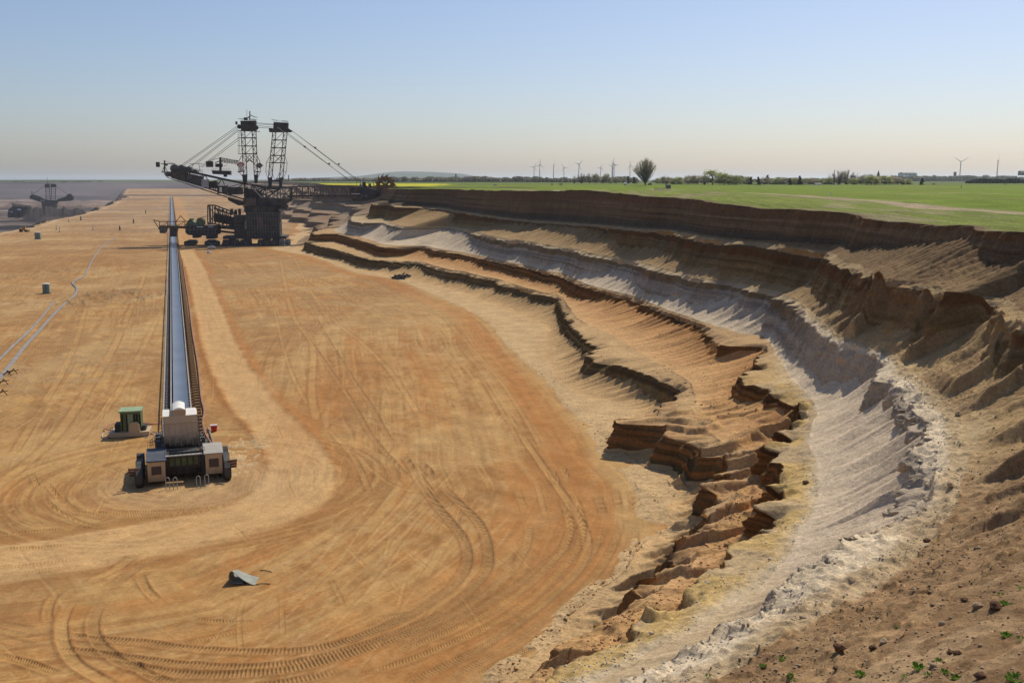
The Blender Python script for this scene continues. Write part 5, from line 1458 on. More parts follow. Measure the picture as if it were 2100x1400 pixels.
def loader():
    e, L = frame("conveyor_loading_car", 410, 742, 4)
    tag(e, 'dark loading machine on crawlers with two round cable drums, straddling the grey conveyor', 'loading machine')
    S_, S2 = M['steel'], M['steel2']
    def poly(pts, yo): return [(L(x, y, yo)[0], L(x, y, yo)[2]) for x, y in pts]
    for (x0, x1, yo) in [(378, 398, -8), (420, 438, -8), (436, 450, -8), (385, 405, 8), (425, 445, 8)]:
        a = L(x0, 490, yo)[0]; b = L(x1, 490, yo)[0]
        m_ = MB().prism([(a + .8, .02), (b - .8, .02), (b, 1), (b, 2.6), (b - .8, 3.4), (a + .8, 3.4), (a, 2.6), (a, 1)], yo - 2, yo + 2)
        c = m_.build("crawler_track", S_, e)
        MB().disc(((a + b) / 2, yo - 2.1, 1.5), .8, 'y', .4).disc((a + 1.4, yo - 2.1, 1.5), .8, 'y', .4).disc((b - 1.4, yo - 2.1, 1.5), .8, 'y', .4).build("roller", S2, c)
    g = MB(); g.prism(poly([(380, 463), (446, 463), (446, 480), (436, 484), (386, 482), (380, 476)], -6), -6, 6)
    g.box((L(392, 0, -6)[0], -7, L(0, 488, -6)[2]), (L(402, 0, -6)[0], 7, L(0, 478, -6)[2])); g.box((L(420, 0, -6)[0], -7, L(0, 490, -6)[2]), (L(436, 0, -6)[0], 7, L(0, 478, -6)[2]))
    bd = g.build("body", S_, e)
    g = MB()
    for k in range(9): g.beam(L(382 + k * 7.5, 464, -6.2), L(382 + k * 7.5, 480, -6.2), .4)
    g.beam(L(380, 471, -6.4), L(446, 471, -6.4), .5); g.rails(L(381, 463, -6), L(430, 463, -6), 1.3, 14, .1); g.build("framework", S2, bd)
    MB().box((L(402, 0, -6)[0], -6.8, L(0, 466.2, -6)[2]), (L(414.5, 0, -6)[0], -6.45, L(0, 464.6, -6)[2])).build("lamp_strip", M['white'], bd)
    MB().box((L(425.5, 0, -6)[0], -7.2, L(0, 466.4, -6)[2]), (L(436, 0, -6)[0], -6.45, L(0, 462.8, -6)[2])).build("cabin_window", M['panel'], bd)
    for (x, y, r_) in [(391, 457, 2.2), (412, 455.5, 3.0)]:
        g = MB().disc(L(x, y, 0), r_, 'y', 4, 24).disc(L(x, y, 0), r_ + .3, 'y', .3, 24); g.build("cable_drum", M['green'], e)
    g = MB().prism(poly([(382, 462), (385, 455), (396, 452), (408, 461)], 0), -3, 3); g.box((L(388, 0)[0], -2, L(0, 456)[2]), (L(395, 0)[0], 2, L(0, 448)[2])); g.build("hood", M['green'], e)
    g = MB()
    for yo in (-3, 3):
        g.beam(L(327, 463.5, yo), L(384, 465, yo), .9); g.beam(L(327, 454.5, yo), L(384, 454, yo), .5); g.beam(L(315, 451, yo), L(327, 454, yo), .5); g.beam(L(315, 451, yo), L(328, 472, yo), .5)
        for x in (327, 344, 361, 379): g.beam(L(x, 454.5, yo), L(x, 464, yo), .45)
        g.beam(L(361, 454.5, yo), L(370.5, 442.5, yo), .45); g.beam(L(370.5, 442.5, yo), L(381, 454, yo), .45)
        g.beam(L(344, 454.5, yo), L(334, 463.5, yo), .3); g.beam(L(361, 464, yo), L(379, 454, yo), .4); g.beam(L(404, 449, yo), L(424, 443, yo), .35)
    g.beam(L(344, 464.5), L(384, 466.5), 6.5, 1.6); g.rails(L(327, 462.5, -3.4), L(384, 463.5, -3.4), 1.2, 14, .1)
    g.build("cantilever_arm", M['rust'], e)
    g = MB().prism(poly([(326, 464), (342, 464), (340, 475), (337, 478.5), (328, 478)], -2), -2.4, 2.4); g.build("hopper", S2, e)
    g = MB().prism(poly([(348, 464), (366, 464), (363, 472), (361.5, 485), (352, 485), (350.5, 472)], 0), -3, 3); g.build("discharge_chute", S_, e)
    return e

ex = excavator(); ld = loader()

# ---------------------------------------------------------------- belt conveyor
def belt_pt(v, u=0.0, z=0.0):
    """v metres along the belt direction from the origin line"""
    return (-.4 - math.sin(CA) * v + math.cos(CA) * u, math.cos(CA) * v + math.sin(CA) * u, z)
v0, v1 = 178.0, 2860.0
cvr = empty("belt_conveyor", belt_pt(v0), CA)
tag(cvr, 'long straight conveyor with grey blue rubber belt running to the far end of the pit', 'conveyor')
Lc = v1 - v0
g = MB(); ys_ = np.concatenate([np.linspace(0, 200, 60), np.linspace(210, Lc, 60)])
prof = [(-1.5, 2.2), (-1.3, 2.1), (-.8, 1.80), (0, 1.76), (.8, 1.80), (1.3, 2.1), (1.5, 2.2)]
for y in ys_:
    for (x, z) in prof: g.v.append((x, y, z))
for i in range(len(ys_) - 1):
    for k in range(6): g.f.append((i * 7 + k, i * 7 + k + 1, (i + 1) * 7 + k + 1, (i + 1) * 7 + k))
g.build("belt", M['belt'], cvr, smooth=True)
g = MB().box((-1.5, 0, .75), (1.5, Lc, .80)); g.build("return_belt", M['black'], cvr)
for sx in (-1, 1):
    g = MB().box((sx * 1.95 - .13, 0, 1.45), (sx * 1.95 + .13, Lc, 1.95)); g.build("side_rail", M['rail'], cvr)
g = MB().box((-3.0, 0, .35), (-2.75, Lc, .6)); g.build("cable_tray", M['rail'], cvr)
def idler(y, g_):
    g_.box((-2.9, y - .2, .02), (3.0, y + .2, .28))
    g_.prism_x([(y - .55, .03), (y + .45, .03), (y + .55, .5), (y, .8), (y - .45, .6)], 2.7, 3.9)
    for sx in (-1, 1):
        g_.box((sx * 2.15 - .14, y - .15, .3), (sx * 2.15 + .14, y + .15, 1.45))
    g_.box((-2.0, y - .1, 1.55), (2.0, y + .1, 1.7))
    g_.beam((-2.5, y, 1.9), (-2.5, y, 2.5), .1); g_.beam((2.5, y, 1.9), (2.5, y, 2.5), .1)
ip = MB(); idler(0, ip)
first = ip.build("idler_frame", M['shoe'], cvr, loc=(0, 3, 0))
for k in range(1, 99):
    c = first.copy(); COL.objects.link(c); c.parent = cvr; c.location = (0, 3 + k * 3.0, 0)
g = MB(); y = 3 + 99 * 3.0
while y < Lc:
    idler(y, g); y += 3.0 if y < 700 else 8.0
o = g.build("idler_frame", M['shoe'], cvr); o['kind'] = 'stuff'
g = MB()
for k in range(110):
    y = 3 + k * 3.0; g.box((-3.5, y - .12, .02), (-3.3, y + .12, 1.35)); g.box((-3.5, y - .12, 1.0), (-2.2, y + .12, 1.12))
g.box((-3.55, 0, 1.352), (-3.3, Lc, 1.5)); g.build("walkway_rail", M['rail'], cvr)
g = MB()
for k in range(330):
    y = 1.5 + k * 1.5; g.box((-2.45, y - .05, 1.9), (-2.32, y + .05, 2.35))
    if k % 2: g.box((2.32, y - .05, 1.9), (2.45, y + .05, 2.3))
g.build("guide_roller", M['black'], cvr); COL.objects[-1]['kind'] = 'stuff'
# cable running beside the belt
pts = [belt_pt(v0 + a, b, .35) for a, b in [(-14, 6.0), (-8, 5.6), (-2, 5.2), (6, 5.0), (14, 4.2), (24, 3.9), (34, 4.5), (50, 4.3), (90, 4.6), (150, 4.4), (230, 4.6), (330, 4.5), (460, 4.5)]]
P_ = catmull(np.array(pts), 8)
tag(MB().tube(P_, .22, 6).build("power_cable", M['cable']), 'thick reddish cable lying along the right side of the conveyor', 'cable', 'cables beside the conveyor')
pts = [belt_pt(v0 + a, b, .25) for a, b in [(-15, 5.2), (-10, 5.0), (-4, 5.9), (2, 5.5), (10, 5.2), (20, 4.8)]]
tag(MB().tube(catmull(np.array(pts), 8), .16, 6).build("power_cable", M['hose']), 'short grey cable ending beside the red box, next to the reddish cable', 'cable', 'cables beside the conveyor')

# ---------------------------------------------------------------- drive station at the near end
st = empty("drive_station", belt_pt(163.2), CA)
tag(st, 'conveyor drive station with tall soot-stained tan housing between two low tan cabins', 'drive station')
M['roofgrey'] = solid('dusty grey roof', (.36, .33, .28), .7, var=.1)
M['cabsoot'] = bottom_stain('cabin cladding with splashed dirt', (.50, .39, .25), (.10, .07, .045), -.6, 2.6)
M['tansoot'] = bottom_stain("tan cladding with soot", (.60, .47, .32), (.03, .02, .012), 4.1, 6.2)
def fx(px): return (px - 379) / 2041 * 168
y_f = 7.0
g = MB(); g.box((fx(344), y_f, 3.9), (fx(410), y_f + 4.2, 9.35))
hz_ = g.build("drive_housing", M['tansoot'], st)
g = MB()
for k in range(7):
    x = fx(344) + (fx(410) - fx(344)) * k / 6; g.box((x - .04, y_f - .05, 4.2), (x + .04, y_f - .004, 7.9))
g.box((fx(344) - .05, y_f - .07, 7.95), (fx(410) + .05, y_f - .055, 8.07)); g.build("panel_seam", M['tan'], hz_)
g = MB(); g.prism_x([(y_f - .15, 9.36), (y_f + 2, 9.65), (y_f + 4.4, 9.55), (y_f + 4.4, 9.36)], fx(343.5), fx(356.5)); g.prism_x([(y_f - .15, 9.36), (y_f + 2, 9.65), (y_f + 4.4, 9.55), (y_f + 4.4, 9.36)], fx(388.5), fx(408.5)); g.build("roof", M['cream'], hz_)
g = MB(); g.box((fx(363), y_f + .0, 9.36), (fx(387), y_f + 5.2, 10.3)); hp = g.build("belt_hood", M['tan'], hz_)
g = MB(); n_ = 10
arcp = [(fx(363) + (fx(387) - fx(363)) * i / n_, 10.3 + .38 * math.sin(math.pi * i / n_)) for i in range(n_ + 1)]
g.prism(arcp + [(fx(387), 10.3), (fx(363), 10.3)][0:0], y_f - .1, y_f + 5.4); g.build("hood_roof", M['cream'], hp)
# low cabins
def cabin(x0, x1, ya, yb, z0, z1, roofmat):
    c = MB().box((x0, ya, z0), (x1, yb, z1)).build("cabin", M['cabsoot'], st)
    MB().prism_x([(ya - .25, z1 + .003), (yb + .2, z1 + .003), (yb + .2, z1 + .25), ((ya + yb) / 2, z1 + .5), (ya - .25, z1 + .22)], x0 - .2, x1 + .2).build("cabin_roof", roofmat, c)
    g = MB(); xm = (x0 + x1) / 2
    g.box((xm - .75, ya - .05, z0 + 1.1), (xm + .75, ya - .004, z1 - .75))
    for k in range(8): g.box((xm - .75, ya - .12, z0 + 1.15 + k * .17), (xm + .75, ya - .052, z0 + 1.2 + k * .17))
    g.build("louvre", M['brown'], c)
    return c
cabin(fx(313), fx(345), -1.2, 6.4, .8, 4.0, M['slate'])
cabin(fx(419.5), fx(451), -1.0, 5.2, 1.2, 4.45, M['roofgrey'])
# frame, motors and gearboxes between them
g = MB()
g.box((fx(345) + .02, .6, 2.0), (fx(419), 1.0, 2.5)); g.box((fx(345) + .02, .2, 4.0), (fx(419), .6, 4.25)); g.box((fx(350), 1.5, .9), (fx(414), 7, 2.0))
for x in (352, 363, 374, 386, 397, 408): g.box((fx(x) - .12, .3, 2.5), (fx(x) + .12, .6, 4.0))
g.box((fx(330), 5, .3), (fx(430), 14, .9)); g.box((fx(348), 4, 2.1), (fx(408), 11, 3.85))
g.build("base_frame", M['steel'], st)
MB().box((fx(346), .05, 4.26), (fx(418), .7, 4.4)).build("front_beam", M['rail'], st)
for x in (357, 369, 380.5, 392, 403): MB().box((fx(x) - .35, .62, 2.55), (fx(x) + .35, 1.2, 3.9)).build("motor_panel", M['green'], st)
for x0, x1 in ((345, 352), (412, 418)):
    MB().box((fx(x0), .3, 1.0), (fx(x1), 4, 4.1)).build("side_post", M['steel'], st)
# walking skids (big dark shoes) on both sides
for sx, xa in ((-1, 297), (1, 460)):
    g = MB()
    for dy in (0, 4.4, 8.8):
        g.disc((fx(xa), dy, 1.5), 1.5, 'x', 1.2, 18)
    g.prism_x([(-2.1, .9), (-1.3, .02), (10, .02), (10.8, .9), (10.4, 2.0), (6, 2.7), (1.5, 3.3), (-.8, 3.1), (-1.9, 2.2)], fx(xa) - .45, fx(xa) + .45)
    w_ = g.build("transport_crawler", M['steel'], st)
    g = MB()
    for k in range(3):
        g.beam((fx(xa), -1.7 + k * .9, 3.2 - .7 * k), (fx(xa) + sx * 1.5, -1.9 + k * .9, 3.3 - .7 * k), .38)
    g.build("lug", M['rust'], w_)
for x0_, x1_, z_ in ((345, 419, 4.4), (313, 345, 4.4)):
    g = MB(); g.rails((fx(x0_), .1 if x0_ > 340 else 6.2, z_), (fx(x1_), .1 if x0_ > 340 else 6.2, z_), 1.05, 9, .05); g.build("handrail", M['steel2'], st)
for k_ in range(5):
    MB().tube([(fx(352 + k_ * 13), .5, 2.2), (fx(352 + k_ * 13), -.1, 1.6), (fx(350 + k_ * 13), -.3, .4)], .09, 6).build("cable_drop", M['black'], st)
MB().tube([(fx(344) - .2, y_f - .2, 9.1), (fx(344) - .2, y_f - .2, 4.0)], .1, 6).build("drain_pipe", M['steel2'], st)
MB().tube([(fx(410) + .2, y_f - .2, 9.1), (fx(410) + .2, y_f - .2, 4.0)], .1, 6).build("drain_pipe", M['steel2'], st)
g = MB()
for k_ in range(9): g.box((fx(344) - .5 - k_ * .28, 7.5, 4.2 - k_ * .4), (fx(344) - .22 - k_ * .28, 8.4, 4.27 - k_ * .4))
g.beam((fx(344) - .3, 7.5, 4.2), (fx(344) - 2.9, 7.5, .5), .12, .2); g.build("stairs", M['rail'], st)
# rails and pipes on the left edge
g = MB()
g.rails((fx(318), 6.6, 4.5), (fx(340), 13, 4.5), 1.1, 6, .07); g.build("handrail", M['steel2'], st); g = MB(); g.rails((fx(412), 6.8, 4.0), (fx(424), 12, 4.0), 1.1, 5, .07)
for k in range(6): g.box((fx(411) + (k % 2) * .6, 7 + k, 3.9), (fx(416) + (k % 3) * .3, 7.6 + k, 4.8 + .3 * (k % 2)))
g.build("pipework", M['steel2'], st); g = MB()
for k in range(5): g.box((fx(326) + (k % 2) * .8, 8 + k * 1.2, 2.0), (fx(336) + (k % 3) * .4, 8.8 + k * 1.2, 5.0 + .4 * (k % 2)))
g.build("pipework", M['steel2'], st)
MB().box((fx(330), 6.7, .9), (fx(343), 14, 4.2)).build("gearbox", M['steel'], st)
MB().box((fx(413), 6, .9), (fx(428), 13, 3.6)).build("gearbox", M['steel'], st)
# hoops in front
hoop = MB()
hp_ = [(-.36, 0, -.1), (-.36, 0, 1.9), (-.26, 0, 2.15), (0, 0, 2.28), (.26, 0, 2.15), (.36, 0, 1.9), (.36, 0, -.1)]
hoop.tube([(x * .8, y, z * .86) for x, y, z in hp_], .07, 7)
pos = [(344.5, 1003, 'leftmost pale hoop standing in the shadow before the drive station'), (360, 1003, 'second pale hoop from the left, before the drive station'),
       (407.5, 1000, 'third pale hoop from the left, before the drive station'), (424.5, 997, 'rightmost pale hoop standing beside a small dirt mound')]
h0 = None
for i, (x, y, lb) in enumerate(pos):
    p_ = at_z(x, y, 0)
    if h0 is None: o = h0 = hoop.build("pipe_hoop", M['rail'])
    else: o = h0.copy(); COL.objects.link(o)
    o.location = p_; o.rotation_euler = (0, 0, CA)
    tag(o, lb, 'hoop', 'pale pipe hoops before the drive station')

# ---------------------------------------------------------------- green transformer cabin on a sled
p_ = at_z(256, 896, 0)
gc = empty("transformer_cabin", (p_[0] + .4, p_[1] + 2.0, 0), CA * .7)
tag(gc, 'green transformer cabin on a tan sled with red hoses, left of the drive station', 'transformer')
MB().prism([(-3.9, .55), (-3.3, .08), (3.2, .08), (3.6, .4), (3.6, .95), (-3.4, .95)], -2.2, 2.2).build("sled", M['tan'], gc)
b_ = MB().box((-1.5, -1.6, .96), (2.1, 1.8, 4.7)).build("cabin", M['green'], gc)
MB().box((-1.75, -1.85, 4.703), (2.3, 2.0, 4.95)).build("roof", M['palegreen'], b_)
MB().box((-.3, -1.68, 1.4), (.75, -1.604, 4.3)).build("panel", M['palegreen'], b_)
g = MB()
for x in (-1.3, -.45, .9, 1.35, 1.9):
    g.box((x, -1.72, 1.2), (x + .25, -1.61, 4.3))
g.build("rib", M['black'], b_)
MB().prism([(-.1, .96), (2.0, .96), (1.9, 2.3), (1.5, 2.9), (.2, 2.7)], -2.2, -1.75).build("hood", M['tan'], gc)
g = MB().box((-2.6, -1.4, .96), (-1.55, 1.0, 2.4)).box((2.3, -1.2, .96), (2.9, .8, 1.9)); g.rails((-3.3, -2, .96), (-1.6, -2, .96), 1, 4, .06); g.build("switchgear", M['steel'], gc)
def hose_thing(name, pix, r, mat, label, cat, grp=None, z=None, n=10):
    pts = [at_z(x, y, 0) + np.array([0, 0, r if z is None else z]) for x, y in pix]
    return tag(MB().tube(catmull(np.array(pts), n), r, 6).build(name, mat), label, cat, grp)
M['redhose'] = solid("pink red hose", (.42, .16, .13), .6, var=.2)
M['whitehose'] = solid("pale hose", (.50, .42, .36), .6, var=.15)
hose_thing("hose", [(242, 872), (232, 874), (222, 877), (216, 882), (222, 886), (232, 884), (238, 880)], .10, M['redhose'], 'red hose looping out left of the green transformer cabin', 'hose', 'hoses around the green cabin', .5)
hose_thing("hose", [(243, 884), (225, 886), (213, 890), (209, 895), (212, 899), (220, 899)], .10, M['whitehose'], 'pale hose curling round the left end of the sled', 'hose', 'hoses around the green cabin')
hose_thing("hose", [(293, 868), (305, 870), (318, 870), (330, 867), (338, 866)], .10, M['redhose'], 'reddish hose from the green cabin to the conveyor', 'hose', 'hoses around the green cabin')
hose_thing("hose", [(293, 893), (300, 898), (312, 895), (324, 890), (318, 886), (308, 888), (322, 893), (332, 897)], .08, M['whitehose'], 'thin pale hose with a loop beside the drive station', 'hose', 'hoses around the green cabin')
# red box
p_ = at_z(439, 884, 0); rb = empty("red_box", p_, .35)
tag(rb, 'small red box with pale lid right of the drive station', 'box')
MB().prism([(-.45, .02), (.45, .02), (.6, 1.15), (-.6, 1.15)], -.45, .45).build("bin", M['redbox'], rb); MB().box((-.65, -.5, 1.153), (.65, .5, 1.28)).build("lid", M['pinkwhite'], rb)

# ---------------------------------------------------------------- kiosks, posts
def kiosk(px, py, w, h, lb):
    e = empty("electric_kiosk", at_z(px, py, 0), .25); tag(e, lb, 'kiosk', 'electric kiosks on the pit floor')
    b = MB().box((-w / 2, -w * .4, .25), (w / 2, w * .4, h)).build("housing", M['kiosk'], e)
    MB().prism([(-w / 2 - .15, h + .003), (w / 2 + .15, h + .003), (w / 2 + .15, h + .14), (0, h + .3), (-w / 2 - .15, h + .14)], -w * .48, w * .48).build("roof", M['white'], e)
    MB().box((-w * .02, -w * .4 - .05, .4), (w * .02, -w * .4 - .004, h - .2)).box((w * .1, -w * .4 - .08, h * .5), (w * .16, -w * .4 - .004, h * .58)).build("door_seam", M['black'], b)
    MB().box((-w / 2 - .3, -w * .5, .02), (w / 2 + .3, w * .5, .247)).build("skid", M['steel'], e)
kiosk(95.5, 601.5, 2.6, 4.0, 'grey green electric kiosk with pale roof standing beside the winding hoses')
kiosk(78, 490.5, 4.2, 5.4, 'far grey green electric kiosk near the dark coal bench')
posts = [(116, 471, 'pale marker post left of a dark one'), (122.5, 476, 'dark stub post beside a pale marker post'), (191, 472, 'thin pale post alone in the middle of the floor'),
         (246, 472.5, 'stout dark post at the end of the grey hoses'), (274, 458, 'dark post halfway to the far conveyor end'), (299, 438, 'farthest dark post near scattered bits'), (166, 452, 'small post close to the coal edge'), (141, 455, 'pale small post on the rim above the coal')]
for (x, y, lb) in posts:
    e = empty("marker_post", at_z(x, y, 0)); tag(e, lb, 'post', 'marker posts across the floor')
    pale_ = 'pale' in lb; hgt = 4.2 if 'stout' not in lb else 3.6; w_ = .5 if pale_ else 1.0
    MB().box((-w_ * .5, -w_ * .5, .3), (w_ * .5, w_ * .5, hgt)).prism([(-w_ * .5, hgt), (w_ * .5, hgt), (0, hgt + w_)], -w_ * .4, w_ * .4).build("post", M['panel' if pale_ else 'steel'], e)
    MB().box((-1.0, -1.0, .01), (1.0, 1.0, .3)).build("foot", M['wood'], e)

# ---------------------------------------------------------------- grey hoses on the left
for i, dx_ in enumerate((-1.5, 0, 1.5)):
    hose_thing("drain_hose", [(-30 + dx_ * 3, 800), (0 + dx_ * 2.2, 776), (26 + dx_ * 2, 744), (52 + dx_ * 1.6, 710), (78 + dx_ * 1.4, 682), (102 + dx_ * 1.2, 655), (124 + dx_, 632), (142 + dx_, 616), (155 + dx_, 603), (157 + dx_, 592), (149 + dx_ * .7, 581), (158, 574 + dx_ * .4), (173 + dx_ * .6, 568), (177 + dx_ * .6, 560),
               (184 + dx_ * .5, 545), (195 + dx_ * .4, 525), (208 + dx_ * .4, 508), (222 + dx_ * .3, 497), (238 + dx_ * .3, 489)], .22, M['hose'],
               ['grey hose, left one of the bundle winding past the kiosk', 'grey hose, middle one of the bundle winding past the kiosk', 'grey hose, right one of the bundle winding past the kiosk'][i], 'hose', 'grey drain hoses', n=8)
for i, dx_ in enumerate((0, 2.6)):
    hose_thing("drain_hose", [(-20 + dx_, 755), (0 + dx_, 736), (24 + dx_, 712), (48 + dx_, 690), (70 + dx_ * .8, 668), (90 + dx_ * .6, 645), (105 + dx_ * .4, 625), (112, 617)], .22, M['hose'],
               ['upper strand of the short hose pair left of the bundle', 'lower strand of the short hose pair left of the bundle'][i], 'hose', 'grey drain hoses', n=8)
for (x, y, a_, lb) in [(6, 790, .6, 'black trestle under the hoses at the left picture edge'), (14, 772, .9, 'black trestle across the hoses, second from the edge'), (26, 768, .5, 'black rod propped against the hoses'), (4, 812, .8, 'lowest black trestle below the hoses')]:
    e = MB(); e.beam((-1.1, 0, .1), (.4, 0, 1.5), .16).beam((1.1, 0, .1), (.2, 0, 1.5), .16).beam((-1.3, -.4, .9), (1.4, .4, 1.0), .16)
    o = e.build("trestle", M['black'], loc=at_z(x, y, 0)); o.rotation_euler = (0, 0, a_); tag(o, lb, 'trestle', 'black trestles by the hoses')

# ---------------------------------------------------------------- vehicles
def wheel_mb(x, y, r, w): 
    return MB().disc((x, y, r), r, 'y', w, 18)
def car(px, py, yaw, kind, lb):
    e = empty("parked_car" if kind == 'car' else "pickup_truck", at_z(px, py, 0), yaw); tag(e, lb, 'car' if kind == 'car' else 'pickup', 'white vehicles below the excavator')
    if kind == 'car':
        body = [(-2.1, .35), (2.1, .35), (2.15, .75), (1.9, .95), (1.0, 1.02), (.45, 1.5), (-1.3, 1.52), (-2.0, 1.0), (-2.15, .8)]
    else:
        body = [(-2.6, .45), (2.6, .45), (2.65, .95), (2.4, 1.15), (1.3, 1.2), (.8, 1.85), (-.6, 1.88), (-.75, 1.2), (-2.6, 1.15)]
    b = MB().prism(body, -.85, .85).build("body", M['white'], e)
    if kind == 'car': gl = [(-1.75, 1.03), (.85, 1.05), (.4, 1.44), (-1.28, 1.46)]
    else: gl = [(-.55, 1.22), (1.15, 1.22), (.75, 1.76), (-.5, 1.78)]
    for s_ in (-1, 1): MB().prism(gl, s_ * .87 - .01, s_ * .87 + .01).build("window", M['glass'], b)
    MB().box((-2.12, -.7, 1.02), (-1.98, .7, 1.1)).build("rear_window", M['glass'], b) if kind != 'car' else MB()._add
    if kind == 'car':
        g = MB(); g._add([(-2.03, -.7, 1.04), (-2.03, .7, 1.04), (-1.38, .66, 1.5), (-1.38, -.66, 1.5)], [(0, 1, 2, 3)]); g.v = [(x - .02, y, z + .02) for x, y, z in g.v]; g.build("rear_window", M['glass'], b)
    for x in (-1.3, 1.3):
        for y in (-.8, .8):
            w_ = wheel_mb(x * (1.15 if kind != 'car' else 1), y, .36, .24).build("wheel", M['black'], e); wheel_mb(x * (1.15 if kind != 'car' else 1), y + (.13 if y > 0 else -.13), .36, .02).build("rim", M['panel'], w_)
car(430, 519, R(80), 'car', 'white car seen from behind, parked below the excavator')
car(434, 509, R(6), 'pickup', 'white pickup standing in the shadow behind the white car')
# yellow loader at the coal edge
e = empty("wheel_loader", at_z(50, 475.5, 0), .1); tag(e, 'yellow orange wheel loader at the edge of the dark coal', 'loader')
MB().prism([(-4.2, 1.2), (.2, 1.2), (.2, 3.0), (-3.8, 3.2), (-4.3, 2.4)], -1.3, 1.3).build("engine_cover", M['yellow'], e)
c = MB().prism([(-.6, 2.9), (1.6, 2.9), (1.4, 4.7), (-.5, 4.7)], -1.0, 1.0).build("cab", M['yellow'], e); MB().prism([(-.4, 3.2), (1.35, 3.2), (1.2, 4.5), (-.35, 4.5)], -1.03, 1.03).build("window", M['glass'], c)
MB().beam((.2, -.6, 2.0), (3.6, -.6, 1.2), .5).beam((.2, .6, 2.0), (3.6, .6, 1.2), .5).build("lift_arm", M['yellow'], e)
MB().prism([(3.4, .15), (5.2, .1), (4.2, .5), (4.0, 1.2), (4.4, 2.0), (3.5, 1.6)], -1.8, 1.8).build("shovel", M['rust'], e)
for x in (-2.8, 1.6):
    for y in (-1.5, 1.5): MB().disc((x, y, 1.1), 1.1, 'y', .9, 18).build("wheel", M['black'], e)

# ---------------------------------------------------------------- curled rubber mat
g = MB(); nu, nv = 26, 10
pa = []
for j in range(nv + 1):
    v = j / nv
    for i in range(nu + 1):
        u = i / nu
        if u < .5:
            t_ = u / .5; x = 1.9 - 2.8 * t_; z = .05 + 1.6 * (t_ ** 1.5) * (.5 + .5 * v)
        elif u < .75:
            t_ = (u - .5) / .25 * math.pi; r_ = (.8 * (.5 + .5 * v)); x = -.9 - .5 * math.sin(t_); z = .05 + r_ + r_ * math.cos(t_)
        else:
            t_ = (u - .75) / .25; x = -.9 + 1.3 * t_; z = .05 + .06 * t_
        pa.append((x + .5 * v, 1.3 - 2.4 * v, z))
g.v = pa
for j in range(nv):
    for i in range(nu): a_ = j * (nu + 1) + i; g.f.append((a_, a_ + 1, a_ + nu + 2, a_ + nu + 1))
o = g.build("rubber_mat", M['mat'], smooth=True, loc=at_z(492, 1190, 0)); o.rotation_euler = (0, 0, -.18)
o.modifiers.new("thick", 'SOLIDIFY').thickness = .05
tag(o, 'curled piece of pale rubber belting lying on the orange sand', 'rubber mat')
for (x, y, a_, lb) in [(538, 1198, .2, 'short dark stick on the sand right of the rubber mat'), (545, 1171, -.3, 'thin dark strip trailing behind the rubber mat')]:
    o = MB().tube([(-.8, 0, .07), (-.2, .1, .1), (.5, .05, .06), (.9, -.1, .05)], .05, 5).build("stick", M['black'], loc=at_z(x, y, 0)); o.rotation_euler = (0, 0, a_); tag(o, lb, 'stick')
# ---------------------------------------------------------------- trees (leafless and early spring)
rt = random.Random(21)
def leafmat(name, c, var=.35):
    m = solid(name, c, .9, var=var, scale=.35, spec=.05)
    t = m.node_tree; b = t.nodes["Principled BSDF"]; out = [n for n in t.nodes if n.type == 'OUTPUT_MATERIAL'][0]
    tr = t.nodes.new("ShaderNodeBsdfTranslucent"); mx = t.nodes.new("ShaderNodeMixShader"); mx.inputs[0].default_value = .45
    t.links.new(b.inputs["Base Color"].links[0].from_socket, tr.inputs["Color"]); t.links.new(b.outputs[0], mx.inputs[1]); t.links.new(tr.outputs[0], mx.inputs[2]); t.links.new(mx.outputs[0], out.inputs["Surface"])
    return m
LM = {'twig': leafmat("brown twigs", (.34, .28, .20)), 'fresh': leafmat("fresh spring leaves", (.42, .44, .20)), 'grey': leafmat("grey budding twigs", (.40, .36, .25)), 'dark': leafmat("dark needles", (.035, .05, .03)), 'pink': leafmat("reddish buds", (.19, .12, .10))}

def tree_mesh_bare(h, w, seed, nlimb=26, fine=True):
    """fan of limbs with fine twigs; returns trunk MB, crown MB"""
    r = random.Random(seed); tr = MB(); cr = MB()
    tr.tube([(0, 0, -.3), (.1, 0, h * .12), (0, .1, h * .25)], [h * .035, h * .028, h * .02], 8)
    for i in range(nlimb):
        a = r.uniform(0, 2 * math.pi); spread = (i / nlimb) ** .6
        top = Vector((math.cos(a) * w * .5 * spread * r.uniform(.8, 1), math.sin(a) * w * .5 * spread * r.uniform(.8, 1), h * (1 - .42 * spread ** 2.2) * r.uniform(.9, 1.0)))
        p0 = Vector((0, 0, h * r.uniform(.05, .22))); mid = p0.lerp(top, .5) + Vector((math.cos(a), math.sin(a), -.3)) * w * .05 * spread
        tr.tube([p0, mid, top], [h * .013, h * .008, h * .003], 5, cap=False)
        for k in range(34 if fine else 14):
            t = r.uniform(.25, 1); base = p0.lerp(mid, t * 2) if t < .5 else mid.lerp(top, t * 2 - 1)
            d = Vector((r.gauss(0, 1), r.gauss(0, 1), r.uniform(.2, 1.8))).normalized() + (top - p0).normalized() * .8
            L = h * r.uniform(.05, .14)
            e = base + d.normalized() * L
            wd = h * .0045
            s1 = Vector((r.gauss(0, 1), r.gauss(0, 1), 0)).normalized() * wd
            cr._add([base - s1, base + s1, e], [(0, 1, 2)])
            for q in range(3):
                b2 = base.lerp(e, r.uniform(.3, 1)); e2 = b2 + Vector((r.gauss(0, 1), r.gauss(0, 1), r.uniform(0, 1.5))).normalized() * L * .55
                s2 = Vector((r.gauss(0, 1), r.gauss(0, 1), r.gauss(0, .5))).normalized() * wd * .9
                cr._add([b2 - s2, b2 + s2, e2], [(0, 1, 2)])
    return tr, cr

